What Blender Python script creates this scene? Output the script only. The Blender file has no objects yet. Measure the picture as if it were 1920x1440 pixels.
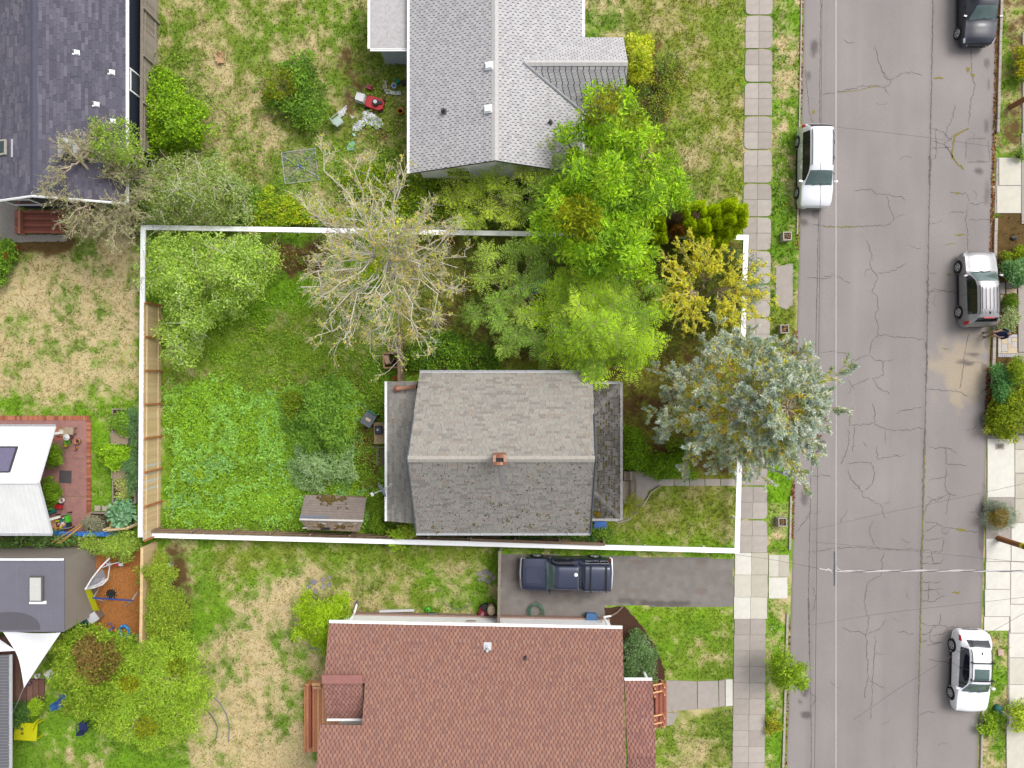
import bpy, math, random
import numpy as np
from mathutils import Matrix, Vector
R = math.radians
SC = bpy.context.scene
COL = SC.collection
random.seed(7)
RNG = np.random.default_rng(11)
# ------------------------------------------------------------------ camera, sky, sun, exposure
CAMH, FPX = 40.0, 1280.0
cam_d = bpy.data.cameras.new('camera')
cam_d.sensor_width = 36.0
cam_d.lens = 24.0
cam_d.clip_end = 3000.0
cam = bpy.data.objects.new('camera', cam_d)
cam.location = (0, 0, CAMH)
COL.objects.link(cam)
SC.camera = cam
SUN_EL, SUN_AZ = 52.0, 48.0            # azimuth clockwise from +Y (top of the picture)
world = bpy.data.worlds.new('World')
SC.world = world
world.use_nodes = True
wn = world.node_tree
wn.nodes.clear()
w_out = wn.nodes.new('ShaderNodeOutputWorld')
w_bg = wn.nodes.new('ShaderNodeBackground')
w_sky = wn.nodes.new('ShaderNodeTexSky')
w_sky.sky_type = 'NISHITA'
w_sky.sun_disc = False
w_sky.sun_elevation = R(SUN_EL)
w_sky.sun_rotation = R(SUN_AZ)
w_sky.air_density = 1.0
w_sky.dust_density = 4.0
w_sky.ozone_density = 1.0
w_hs = wn.nodes.new('ShaderNodeHueSaturation')     # overcast: the blue of a clear sky is mostly gone
w_hs.inputs['Saturation'].default_value = 0.25
wn.links.new(w_sky.outputs[0], w_hs.inputs['Color'])
wn.links.new(w_hs.outputs[0], w_bg.inputs['Color'])
w_bg.inputs['Strength'].default_value = 0.15
wn.links.new(w_bg.outputs[0], w_out.inputs['Surface'])
sun_d = bpy.data.lights.new('sun', 'SUN')
sun_d.energy = 1.1
sun_d.angle = R(30)
sun_d.color = (1.0, 0.97, 0.93)
sun = bpy.data.objects.new('sun', sun_d)
COL.objects.link(sun)
_sd = Vector((math.sin(R(SUN_AZ)) * math.cos(R(SUN_EL)), math.cos(R(SUN_AZ)) * math.cos(R(SUN_EL)), math.sin(R(SUN_EL))))
sun.rotation_euler = _sd.to_track_quat('Z', 'Y').to_euler()
sun.location = _sd * 60
SC.view_settings.view_transform = 'Standard'
SC.view_settings.look = 'None'
SC.view_settings.exposure = 0.8
SC.view_settings.gamma = 1.0
SC.view_settings.use_curve_mapping = False
SC.render.engine = 'CYCLES'
SC.cycles.max_bounces = 9
SC.cycles.diffuse_bounces = 6
SC.cycles.transmission_bounces = 6
SC.cycles.transparent_max_bounces = 4
# ------------------------------------------------------------------ helpers
def W(px, py, z=0.0):
 s = (CAMH - z) / FPX
 return ((px - 960.0) * s, (720.0 - py) * s, z)
def WA(P, z):
 """array of pixels (N,2) and heights (N,) -> world (N,3)"""
 P = np.asarray(P, float)
 z = np.broadcast_to(np.asarray(z, float), (len(P),))
 s = (CAMH - z) / FPX
 return np.stack([(P[:, 0] - 960) * s, (720 - P[:, 1]) * s, z], 1)
def PX(V):
 s = FPX / (CAMH - V[:, 2])
 return np.stack([960 + V[:, 0] * s, 720 - V[:, 1] * s], 1)
def lin(r, g, b, k=1.9):
 def f(c):
  c /= 255.0
  return (c / 12.92 if c <= 0.04045 else ((c + 0.055) / 1.055) ** 2.4) / k
 return (f(r), f(g), f(b))
def pm(name, col, rough=0.75, var=0.12, scale=6.0, bump=0.0, metal=0.0, attr=False, spec=0.4, trans=0.0, coat=0.0, fine=40.0, alpha=1.0):
 m = bpy.data.materials.new(name)
 m.use_nodes = True
 nt = m.node_tree
 b = nt.nodes['Principled BSDF']
 b.inputs['Roughness'].default_value = rough
 b.inputs['Metallic'].default_value = metal
 b.inputs['Specular IOR Level'].default_value = spec
 if coat:
  b.inputs['Coat Weight'].default_value = coat
  b.inputs['Coat Roughness'].default_value = 0.05
 tc = nt.nodes.new('ShaderNodeTexCoord')
 src = None
 if attr:
  a = nt.nodes.new('ShaderNodeAttribute')
  a.attribute_name = 'Col'
  src = a.outputs['Color']
 else:
  c = nt.nodes.new('ShaderNodeRGB')
  c.outputs[0].default_value = (*col, 1)
  src = c.outputs[0]
 fac = None
 for sc_, v in ((scale, var), (fine, var * 0.7)):
  if v <= 0:
   continue
  n = nt.nodes.new('ShaderNodeTexNoise')
  n.inputs['Scale'].default_value = sc_
  n.inputs['Detail'].default_value = 5
  n.inputs['Roughness'].default_value = 0.65
  nt.links.new(tc.outputs['Object'], n.inputs['Vector'])
  mr = nt.nodes.new('ShaderNodeMapRange')
  mr.inputs['From Min'].default_value = 0.3
  mr.inputs['From Max'].default_value = 0.7
  mr.inputs['To Min'].default_value = 1 - v
  mr.inputs['To Max'].default_value = 1 + v
  nt.links.new(n.outputs['Fac'], mr.inputs['Value'])
  mx = nt.nodes.new('ShaderNodeVectorMath')
  mx.operation = 'SCALE'
  nt.links.new(src, mx.inputs[0])
  nt.links.new(mr.outputs[0], mx.inputs['Scale'])
  src = mx.outputs[0]
  fac = n.outputs['Fac']
 nt.links.new(src, b.inputs['Base Color'])
 if bump and fac is not None:
  bp = nt.nodes.new('ShaderNodeBump')
  bp.inputs['Strength'].default_value = bump
  bp.inputs['Distance'].default_value = 0.02
  nt.links.new(fac, bp.inputs['Height'])
  nt.links.new(bp.outputs[0], b.inputs['Normal'])
 if trans:
  t = nt.nodes.new('ShaderNodeBsdfTranslucent')
  nt.links.new(src, t.inputs['Color'])
  ms = nt.nodes.new('ShaderNodeMixShader')
  ms.inputs[0].default_value = trans
  nt.links.new(b.outputs[0], ms.inputs[1])
  nt.links.new(t.outputs[0], ms.inputs[2])
  nt.links.new(ms.outputs[0], nt.nodes['Material Output'].inputs['Surface'])
 return m
ORG = {}
def tag(o, label=None, cat=None, group=None, kind=None):
 if label: o['label'] = label
 if cat: o['category'] = cat
 if group: o['group'] = group
 if kind: o['kind'] = kind
 return o
def thing(name, label, cat, loc, group=None, rotz=0.0):
 o = bpy.data.objects.new(name, None)
 o.empty_display_size = 0.3
 COL.objects.link(o)
 o.location = loc
 o.rotation_euler = (0, 0, rotz)
 ORG[o.name] = np.array(loc, float)
 return tag(o, label, cat, group)
def mesh_np(name, V, F, mat, parent=None, smooth=False, col=None, loc=None, local=False):
 """V (n,3) world (or local) coordinates, F = (m,k) int array or a list of such arrays."""
 V = np.asarray(V, np.float32)
 if isinstance(F, np.ndarray):
  F = [F]
 F = [np.asarray(f, np.int32) for f in F if len(f)]
 if parent is not None:
  org = ORG[parent.name]
  o_loc = (0, 0, 0)
 else:
  org = np.array(loc if loc is not None else ((V[:, 0].min() + V[:, 0].max()) / 2, (V[:, 1].min() + V[:, 1].max()) / 2, V[:, 2].min()), float)
  o_loc = org
 if not local:
  V = V - org.astype(np.float32)
 me = bpy.data.meshes.new(name)
 me.vertices.add(len(V))
 me.vertices.foreach_set('co', V.ravel())
 idx = np.concatenate([f.ravel() for f in F])
 tot = np.concatenate([np.full(len(f), f.shape[1], np.int32) for f in F])
 st = np.concatenate([[0], np.cumsum(tot)[:-1]]).astype(np.int32)
 me.loops.add(len(idx))
 me.loops.foreach_set('vertex_index', idx)
 me.polygons.add(len(tot))
 me.polygons.foreach_set('loop_start', st)
 me.polygons.foreach_set('use_smooth', np.full(len(tot), bool(smooth)))
 me.update(calc_edges=True)
 if col is not None:
  c = np.ones((len(V), 4), np.float32)
  c[:, :3] = col
  at = me.attributes.new('Col', 'FLOAT_COLOR', 'POINT')
  at.data.foreach_set('color', c.ravel())
 if mat is not None:
  me.materials.append(mat)
 o = bpy.data.objects.new(name, me)
 COL.objects.link(o)
 o.location = o_loc
 if parent is not None:
  o.parent = parent
  ORG[o.name] = ORG[parent.name]
 else:
  ORG[o.name] = org
 return o
class MB:
 """collects shapes (world coordinates) and links them as ONE mesh object"""
 def __init__(self):
  self.v, self.f, self.c, self.n = [], {}, [], 0
 def add(self, V, faces, col=(1, 1, 1)):
  V = np.asarray(V, float).reshape(-1, 3)
  for f in faces:
   self.f.setdefault(len(f), []).append([i + self.n for i in f])
  self.v.append(V)
  self.c.append(np.tile(np.asarray(col, float), (len(V), 1)))
  self.n += len(V)
  return self
 def box(self, c, s, rz=0.0, rx=0.0, ry=0.0, col=(1, 1, 1), taper=1.0):
  M = np.array((Matrix.Rotation(rz, 3, 'Z') @ Matrix.Rotation(ry, 3, 'Y') @ Matrix.Rotation(rx, 3, 'X')))
  h = np.array(s) / 2
  V = np.array([[x * (taper if z > 0 else 1), y * (taper if z > 0 else 1), z] for z in (-1, 1) for x, y in ((-1, -1), (1, -1), (1, 1), (-1, 1))], float) * h
  V = V @ M.T + np.array(c)
  return self.add(V, [(3, 2, 1, 0), (4, 5, 6, 7), (0, 1, 5, 4), (1, 2, 6, 5), (2, 3, 7, 6), (3, 0, 4, 7)], col)
 def prism(self, poly, z0, z1, col=(1, 1, 1)):
  P = np.asarray(poly, float)
  a = 0.5 * np.sum(P[:, 0] * np.roll(P[:, 1], -1) - np.roll(P[:, 0], -1) * P[:, 1])
  if a < 0: P = P[::-1]
  n = len(P)
  V = np.concatenate([np.c_[P[:, :2], np.full(n, z0)], np.c_[P[:, :2], np.full(n, z1)]])
  return self.add(V, [tuple(range(n - 1, -1, -1)), tuple(range(n, 2 * n))] + [(i, (i + 1) % n, n + (i + 1) % n, n + i) for i in range(n)], col)
 def slab(self, poly3, t, col=(1, 1, 1)):
  """planar polygon in space, thickened downwards along its normal"""
  P = np.asarray(poly3, float)
  nrm = np.zeros(3)
  for i in range(len(P)):
   nrm += np.cross(P[i] - P[0], P[(i + 1) % len(P)] - P[0])
  nrm /= np.linalg.norm(nrm)
  if nrm[2] < 0:
   P = P[::-1]; nrm = -nrm
  n = len(P)
  V = np.concatenate([P - nrm * t, P])
  return self.add(V, [tuple(range(n - 1, -1, -1)), tuple(range(n, 2 * n))] + [(i, (i + 1) % n, n + (i + 1) % n, n + i) for i in range(n)], col)
 def tube(self, pts, r, n=6, col=(1, 1, 1), cap=True):
  P = np.asarray(pts, float)
  rr = np.broadcast_to(np.asarray(r, float), (len(P),))
  T = np.gradient(P, axis=0)
  T /= np.linalg.norm(T, axis=1)[:, None] + 1e-9
  ref = np.array([0, 0, 1.0]) if abs(T[:, 2]).max() < 0.95 else np.array([1.0, 0, 0.13])
  A = np.cross(T, ref); A /= np.linalg.norm(A, axis=1)[:, None] + 1e-9
  B = np.cross(T, A)
  a = np.linspace(0, 2 * np.pi, n, endpoint=False)
  V = (P[:, None] + rr[:, None, None] * (np.cos(a)[None, :, None] * A[:, None] + np.sin(a)[None, :, None] * B[:, None])).reshape(-1, 3)
  F = []
  for i in range(len(P) - 1):
   for j in range(n):
    k = (j + 1) % n
    F.append((i * n + j, i * n + k, (i + 1) * n + k, (i + 1) * n + j))
  if cap:
   F.append(tuple(range(n)))
   F.append(tuple(range((len(P) - 1) * n + n - 1, (len(P) - 1) * n - 1, -1)))
  return self.add(V, F, col)
 def cyl(self, c, r, h, n=16, r2=None, col=(1, 1, 1)):
  r2 = r if r2 is None else r2
  c = np.array(c, float)
  a = np.linspace(0, 2 * np.pi, n, endpoint=False)
  V = np.concatenate([np.c_[np.cos(a) * r, np.sin(a) * r, np.zeros(n)], np.c_[np.cos(a) * r2, np.sin(a) * r2, np.full(n, h)]]) + c
  return self.add(V, [tuple(range(n - 1, -1, -1)), tuple(range(n, 2 * n))] + [(i, (i + 1) % n, n + (i + 1) % n, n + i) for i in range(n)], col)
 def lathe(self, c, prof, n=16, col=(1, 1, 1), cap=True):
  """prof = [(r, z)...]"""
  c = np.array(c, float)
  a = np.linspace(0, 2 * np.pi, n, endpoint=False)
  V = np.concatenate([np.c_[np.cos(a) * r, np.sin(a) * r, np.full(n, z)] for r, z in prof]) + c
  F = []
  for i in range(len(prof) - 1):
   for j in range(n):
    k = (j + 1) % n
    F.append((i * n + j, i * n + k, (i + 1) * n + k, (i + 1) * n + j))
  if cap:
   F.append(tuple(range(n - 1, -1, -1)))
  return self.add(V, F, col)
 def torus(self, c, r, t, n=24, m=8, tilt=(0, 0), sx=1.0, col=(1, 1, 1)):
  a = np.linspace(0, 2 * np.pi, n, endpoint=False)
  b = np.linspace(0, 2 * np.pi, m, endpoint=False)
  A, B = np.meshgrid(a, b, indexing='ij')
  V = np.stack([(r + t * np.cos(B)) * np.cos(A) * sx, (r + t * np.cos(B)) * np.sin(A), t * np.sin(B)], -1).reshape(-1, 3)
  M = np.array(Matrix.Rotation(tilt[0], 3, 'X') @ Matrix.Rotation(tilt[1], 3, 'Y'))
  V = V @ M.T + np.array(c)
  F = [(i * m + j, ((i + 1) % n) * m + j, ((i + 1) % n) * m + (j + 1) % m, i * m + (j + 1) % m) for i in range(n) for j in range(m)]
  return self.add(V, F, col)
 def build(self, name, mat, parent=None, smooth=False, attr=False, loc=None):
  V = np.concatenate(self.v)
  F = [np.array(f, np.int32) for f in self.f.values()]
  return mesh_np(name, V, F, mat, parent, smooth, np.concatenate(self.c) if attr else None, loc)
# value noise
_TAB = np.random.default_rng(5).random((257, 257))
def vn(x, y, s, seed=0):
 x = np.asarray(x) / s + seed * 17.31; y = np.asarray(y) / s + seed * 9.77
 xi = np.floor(x).astype(int); yi = np.floor(y).astype(int)
 fx = x - xi; fy = y - yi
 fx = fx * fx * (3 - 2 * fx); fy = fy * fy * (3 - 2 * fy)
 a, b, c, d = xi % 256, yi % 256, (xi + 1) % 256, (yi + 1) % 256
 return (_TAB[a, b] * (1 - fx) + _TAB[c, b] * fx) * (1 - fy) + (_TAB[a, d] * (1 - fx) + _TAB[c, d] * fx) * fy
def fbm(x, y, s, seed=0, o=4):
 t = 0; w = 1; k = 0
 for i in range(o):
  t = t + w * vn(x, y, s / 2 ** i, seed + i * 3); k += w; w *= 0.55
 return t / k
def sstep(a, b, x):
 t = np.clip((x - a) / (b - a), 0, 1)
 return t * t * (3 - 2 * t)
def inpoly(X, Y, poly):
 r = np.zeros(np.shape(X), bool)
 n = len(poly)
 for i in range(n):
  x0, y0 = poly[i][:2]; x1, y1 = poly[(i + 1) % n][:2]
  if y0 == y1: continue
  c = ((y0 > Y) != (y1 > Y)) & (X < (x1 - x0) * (Y - y0) / (y1 - y0) + x0)
  r ^= c
 return r
def edist(X, Y, poly):
 d = np.full(np.shape(X), 1e9)
 n = len(poly)
 for i in range(n):
  x0, y0 = poly[i][:2]; x1, y1 = poly[(i + 1) % n][:2]
  dx, dy = x1 - x0, y1 - y0
  t = np.clip(((X - x0) * dx + (Y - y0) * dy) / (dx * dx + dy * dy + 1e-9), 0, 1)
  d = np.minimum(d, np.hypot(X - x0 - t * dx, Y - y0 - t * dy))
 return d
def blur(A, s):
 k = int(3 * s) + 1
 g = np.exp(-0.5 * (np.arange(-k, k + 1) / s) ** 2); g /= g.sum()
 P = np.pad(A, k, mode='edge')
 P = sum(w * P[i:i + A.shape[0], :] for i, w in enumerate(g))
 return sum(w * P[:, i:i + A.shape[1]] for i, w in enumerate(g))
def ppoly(pts, z=0.0):
 return [W(x, y, z)[:2] for x, y in pts]
def lerp(a, b, t):
 return np.asarray(a) * (1 - t) + np.asarray(b) * t
# ------------------------------------------------------------------ the ground (one sheet to the horizon), lawns painted by what grows there
gx = np.arange(-160, 2084, 4.0); gy = np.arange(-160, 1604, 4.0)
GXp, GYp = np.meshgrid(gx, gy, indexing='ij')
xw, yw = (GXp - 960) / 32.0, (720 - GYp) / 32.0
DRY = np.full(GXp.shape, 0.35); LUSH = np.full(GXp.shape, 0.45); SOIL = np.zeros(GXp.shape); OLV = np.zeros(GXp.shape)
def zone(poly, dry=None, lush=None, soil=None, olive=None):
 m = inpoly(GXp, GYp, poly)
 for A, v in ((DRY, dry), (LUSH, lush), (SOIL, soil), (OLV, olive)):
  if v is not None: A[m] = v
zone([(270, -160), (770, -160), (770, 440), (270, 440)], .44, .35, .12, .25)
zone([(640, 90), (770, 90), (770, 270), (640, 270)], .45, .3, .45, .4)
zone([(380, 90), (425, 90), (430, 230), (390, 240)], .8, .3, .15)
zone([(-160, 380), (262, 380), (262, 745), (-160, 745)], .74, .5, .05, .15)
zone([(-160, 380), (60, 430), (50, 500), (-160, 500)], .3, .6, .3)
zone([(45, 475), (110, 475), (110, 505), (40, 505)], 1.0, .3, .0, .4)
zone([(20, 430), (150, 440), (150, 475), (20, 478)], .2, .3, .95)
zone([(-160, 745), (262, 735), (262, 790), (-160, 795)], .28, .6)
zone([(168, 780), (262, 760), (262, 1010), (168, 1010)], .12, .6, .05)
zone([(268, 430), (760, 430), (760, 1010), (268, 1010)], .12, .55, .12)
zone([(300, 640), (660, 560), (700, 740), (460, 760), (300, 760)], .3, .5, .05, .3)
zone([(500, 450), (640, 450), (600, 520), (500, 520)], .2, .3, .8)
zone([(640, 745), (730, 745), (730, 960), (640, 960)], .2, .5, .5)
zone([(560, 640), (720, 640), (720, 740), (560, 740)], .3, .55, .3)
zone([(740, 430), (1400, 430), (1400, 700), (740, 700)], .12, .35, .42, .6)
zone([(940, 660), (1250, 600), (1250, 800), (1160, 800), (1110, 700)], .15, .2, .5, .9)
zone([(1160, 700), (1390, 640), (1390, 905), (1160, 905)], .2, .2, .5, .8)
zone([(-160, 1010), (350, 1010), (350, 1600), (-160, 1600)], .22, .5, .1)
zone([(350, 1020), (930, 1020), (930, 1600), (350, 1600)], .75, .4, .08, .1)
zone([(350, 1015), (400, 1015), (560, 1080), (470, 1100), (440, 1140), (350, 1250)], .2, .7, .02)
zone([(400, 1015), (935, 1015), (935, 1062), (560, 1058), (400, 1090)], .22, .5, .03, .35)
zone([(600, 1060), (800, 1062), (800, 1160), (600, 1160)], .52, .4, .04, .35)
zone([(790, 1050), (935, 1050), (935, 1160), (780, 1160)], .35, .6, .08)
zone([(560, 1230), (620, 1220), (600, 1359), (530, 1359)], .5, .6, .05)
zone([(310, 1020), (352, 1020), (355, 1180), (320, 1180)], .5, .2, .8)
zone([(1175, -160), (1396, -160), (1396, 385), (1175, 385)], .34, .45, .05, .45)
zone([(1230, 280), (1340, 260), (1380, 385), (1240, 385)], .52, .3, .05, .4)
zone([(1175, 60), (1250, 60), (1260, 250), (1175, 250)], .35, .3, .5)
zone([(1110, 900), (1388, 900), (1385, 1040), (1110, 1040)], .45, .5, .02, .55)
zone([(1110, 1000), (1388, 1008), (1388, 1040), (1110, 1040)], .2, .75, .0, .1)
zone([(1170, 1130), (1378, 1130), (1378, 1440), (1170, 1600)], .40, .55, .02, .25)
zone([(1170, 1130), (1378, 1130), (1378, 1165), (1170, 1165)], .12, .9)
zone([(1445, -160), (1505, -160), (1495, 450), (1445, 450)], .38, .55, .05)
zone([(1435, 850), (1490, 850), (1475, 1600), (1430, 1600)], .3, .7, .05)
zone([(1445, 560), (1495, 560), (1490, 660), (1440, 660)], .4, .4, .4, .5)
zone([(1865, -160), (2084, -160), (2084, 285), (1865, 285)], .55, .3, .5, .2)
zone([(1860, 390), (2084, 390), (2084, 700), (1860, 700)], .3, .3, .9, .1)
zone([(1850, 660), (2084, 660), (2084, 830), (1850, 830)], .2, .4, .7)
zone([(1840, 1180), (1895, 1180), (1885, 1600), (1835, 1600)], .42, .75)
DRY, LUSH, SOIL, OLV = [blur(A, 3.2) for A in (DRY, LUSH, SOIL, OLV)]
n1 = fbm(xw, yw, 1.6, 1, 5); n2 = fbm(xw, yw, 0.45, 2, 3); n3 = fbm(xw, yw, 6.0, 3, 3); n4 = fbm(xw, yw, 0.8, 4, 4)
n5 = fbm(xw, yw, .22, 14, 2)
st_ = lambda a: (a - .5) * 1.7 + .5
t_dry = sstep(.29, .71, .36 * st_(n1) + .42 * st_(n2) + .22 * n5 + (DRY - .55) * .62)
t_dry = t_dry * (1 - .5 * np.clip(OLV * 1.6, 0, 1))
t_soil = sstep(.42, .62, 0.5 * n4 + 0.5 * n2 + (SOIL - .5) * .75)
t_lush = np.clip(LUSH + (n3 - .5) * .9 + (n2 - .5) * .8, 0, 1)
C_G0, C_G1, C_OL, C_TAN, C_SO = lin(104, 132, 48), lin(126, 172, 34), lin(150, 142, 62), lin(208, 186, 146), lin(98, 78, 46)
gcol = lerp(np.array(C_G0), np.array(C_G1), t_lush[..., None])
gcol = lerp(gcol, np.array(C_OL), np.clip(OLV + (n1 - .5) * .6, 0, 1)[..., None])
gcol = lerp(gcol, np.array(C_TAN), t_dry[..., None])
gcol = lerp(gcol, np.array(C_SO) * (0.7 + .6 * n2[..., None]), t_soil[..., None])
gcol *= (1.12 + .34 * fbm(xw, yw, .3, 8, 2))[..., None]
def gsample(A, P):
 i = np.clip(((P[:, 0] - gx[0]) / 4).astype(int), 0, len(gx) - 1); j = np.clip(((P[:, 1] - gy[0]) / 4).astype(int), 0, len(gy) - 1)
 return A[i, j]
# dense middle, a few wide cells out to 600 m
ex = np.array([-600., -300., -150., -80.]); fx_ = np.concatenate([ex, (gx - 960) / 32, -ex[::-1]]); fy_ = np.concatenate([-ex[::-1][::-1] * 1.0, (720 - gy) / 32, ex[::-1]])
fy_ = np.sort(fy_)[::-1]
GX, GY = np.meshgrid(fx_, fy_, indexing='ij')
ii = np.clip(np.round(((GX * 32 + 960) - gx[0]) / 4).astype(int), 0, len(gx) - 1); jj = np.clip(np.round(((720 - GY * 32) - gy[0]) / 4).astype(int), 0, len(gy) - 1)
GV = np.stack([GX, GY, np.zeros_like(GX)], -1).reshape(-1, 3)
nx, ny = GX.shape
I, J = np.meshgrid(np.arange(nx - 1), np.arange(ny - 1), indexing='ij')
GF = np.stack([I * ny + J, I * ny + J + 1, (I + 1) * ny + J + 1, (I + 1) * ny + J], -1).reshape(-1, 4)
M_ground = pm('ground_turf', (1, 1, 1), .95, .3, 13, .6, attr=True, spec=.1, fine=44)
tag(mesh_np('ground', GV, GF, M_ground, col=gcol[ii, jj].reshape(-1, 3), loc=(0, 0, 0)), 'lawns and bare earth around the houses', kind='structure')
PAVED = []   # pixel polygons where nothing grows
# ------------------------------------------------------------------ road
def xl(y): return np.interp(y, [-160, 81, 400, 640, 1000, 1359, 1604], [1506, 1503, 1497, 1491, 1484, 1474, 1466])
def xr(y): return np.interp(y, [-160, 81, 270, 460, 640, 850, 1100, 1359, 1604], [1878, 1871, 1866, 1861, 1859, 1852, 1845, 1838, 1830])
ry = np.concatenate([[-12000., -3000.], np.arange(-160, 1604, 4.0), [3000., 12000.]])
ru = np.linspace(0, 1, 95)
RU, RY = np.meshgrid(ru, ry, indexing='ij')
edge_w = (fbm(RY / 32, RY * 0 + 3, .7, 12, 3) - .5) * 9
RX = xl(RY) + (xr(RY) - xl(RY)) * RU + np.where(RU < .001, edge_w, 0) + np.where(RU > .999, edge_w * .4, 0)
rxw, ryw = (RX - 960) / 32, (720 - RY) / 32
C_AS = np.array(lin(168, 160, 157)); C_AD = np.array(lin(118, 110, 110)); C_AY = np.array(lin(196, 180, 156))
rv = fbm(rxw, ryw / 8, .9, 21, 3)          # long bands worn along the lanes
rc = C_AS * (0.90 + .16 * rv[..., None] + .26 * (fbm(rxw, ryw, 3, 22, 5)[..., None] - .5))
def blob(cx, cy, rx_, ry_, k=.6, ang=0, col=None):
 global rc
 dx, dy = RX - cx, RY - cy
 a = R(ang)
 u = (dx * math.cos(a) + dy * math.sin(a)) / rx_; v = (-dx * math.sin(a) + dy * math.cos(a)) / ry_
 w_ = sstep(1.25, .55, np.hypot(u, v) + (fbm(rxw, ryw, .5, 31, 3) - .5) * 1.3) * k
 rc = lerp(rc, C_AD * .75 if col is None else np.array(col), w_[..., None])
blob(1800, 690, 55, 60, .75, 0, C_AY); blob(1818, 720, 45, 45, .7, 0, C_AY); blob(1835, 640, 30, 30, .5, 0, C_AY)
for b_ in [(1835, 320, 10, 8, .8), (1526, 90, 9, 16, .8), (1516, 142, 5, 9, .7), (1540, 832, 9, 7, .9), (1530, 845, 12, 6, .7), (1508, 935, 8, 14, .7),
   (1846, 950, 9, 40, .7), (1841, 1010, 7, 30, .5), (1508, 1295, 8, 14, .8), (1512, 1340, 14, 7, .8), (1500, 1315, 5, 6, .7), (1830, 285, 22, 24, .16),
   (1850, 120, 5, 9, .6), (1853, 160, 3, 12, .5), (1849, 235, 4, 12, .5), (1850, 365, 6, 22, .5), (1510, 420, 10, 6, .6), (1530, 400, 6, 12, .5),
   (1810, 680, 16, 5, .75), (1825, 665, 14, 4, .75), (1845, 690, 6, 8, .6), (1505, 415, 12, 5, .5), (1842, 790, 5, 20, .6), (1850, 640, 6, 16, .5)]:
 blob(*b_)
# dirt along both gutters
rc = lerp(rc, np.array(lin(120, 96, 72)), (np.clip(1 - RU * 45, 0, 1) * .6 + np.clip(1 - (1 - RU) * 40, 0, 1) * .55)[..., None] * (.4 + fbm(rxw, ryw, .6, 33, 3)[..., None]))
for u0, k in ((.665, .10), (.12, .08), (.3, -.03), (.5, .03)):
 rc = rc * (1 - k * np.exp(-((RU - u0) / .012) ** 2)[..., None])
zz = np.where((RU < .001) | (RU > .999), -.03, .012)
RV_ = np.stack([rxw, ryw, zz], -1).reshape(-1, 3)
nx, ny = RX.shape
I, J = np.meshgrid(np.arange(nx - 1), np.arange(ny - 1), indexing='ij')
RF = np.stack([I * ny + J, I * ny + J + 1, (I + 1) * ny + J + 1, (I + 1) * ny + J], -1).reshape(-1, 4)
M_asph = pm('worn_asphalt', (1, 1, 1), .88, .10, 16, .25, attr=True, spec=.25, fine=90)
road = tag(mesh_np('road', RV_, RF, M_asph, col=rc.reshape(-1, 3), loc=(21, 0, 0)), 'worn grey asphalt street with cracks', kind='structure')
PAVED.append([(xl(y) - 2, y) for y in range(-160, 1604, 40)] + [(xr(y) + 1, y) for y in range(1600, -161, -40)])
# cracks: thin sunk-looking ribbons of dark tar and of weeds, lying on the asphalt
def ribbon(mb, pts, w, z=.016, col=(1, 1, 1), jit=2.2):
 P = np.array(pts, float)
 d = np.r_[0, np.cumsum(np.hypot(*np.diff(P, axis=0).T))]
 n = max(3, int(d[-1] / 4))
 s = np.linspace(0, d[-1], n)
 Q = np.stack([np.interp(s, d, P[:, 0]), np.interp(s, d, P[:, 1])], 1)
 Q[1:-1] += RNG.normal(0, jit * .5, (n - 2, 2))
 T = np.gradient(Q, axis=0); T /= np.linalg.norm(T, axis=1)[:, None] + 1e-9
 N = np.stack([-T[:, 1], T[:, 0]], 1)
 ww = w * (.5 + RNG.random(n))
 ww[0] *= .2; ww[-1] *= .2
 A = WA(Q + N * ww[:, None] / 2, z); B = WA(Q - N * ww[:, None] / 2, z)
 V = np.empty((2 * n, 3)); V[0::2] = A; V[1::2] = B
 mb.add(V, [(2 * i, 2 * i + 1, 2 * i + 3, 2 * i + 2) for i in range(n - 1)], col)
CR = MB(); WD = MB()
seamx = lambda y: np.interp(y, [-160, 81, 400, 700, 1000, 1359, 1600], [1752, 1748, 1742, 1737, 1729, 1721, 1715])
ribbon(CR, [(seamx(y), y) for y in range(-160, 1601, 20)], 1.7, jit=1.0)
for y0, y1 in ((290, 360), (520, 600), (800, 990), (1000, 1110), (640, 730)):
 ribbon(CR, [(seamx(y), y) for y in range(y0, y1, 10)], 3.6, .0165, jit=1.5)
ribbon(WD, [(seamx(y) + 1, y) for y in range(840, 1300, 10)], 1.6, .018, jit=2)
lx = lambda y: np.interp(y, [-160, 81, 400, 640, 900, 1130, 1359, 1600], [1542, 1538, 1535, 1530, 1520, 1516, 1521, 1522])
ribbon(CR, [(lx(y), y) for y in range(-160, 1601, 20)], 1.3, jit=.8)
ribbon(CR, [(lx(y), y) for y in range(1120, 1240, 10)], 2.6, .0165, jit=.8)
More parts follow.
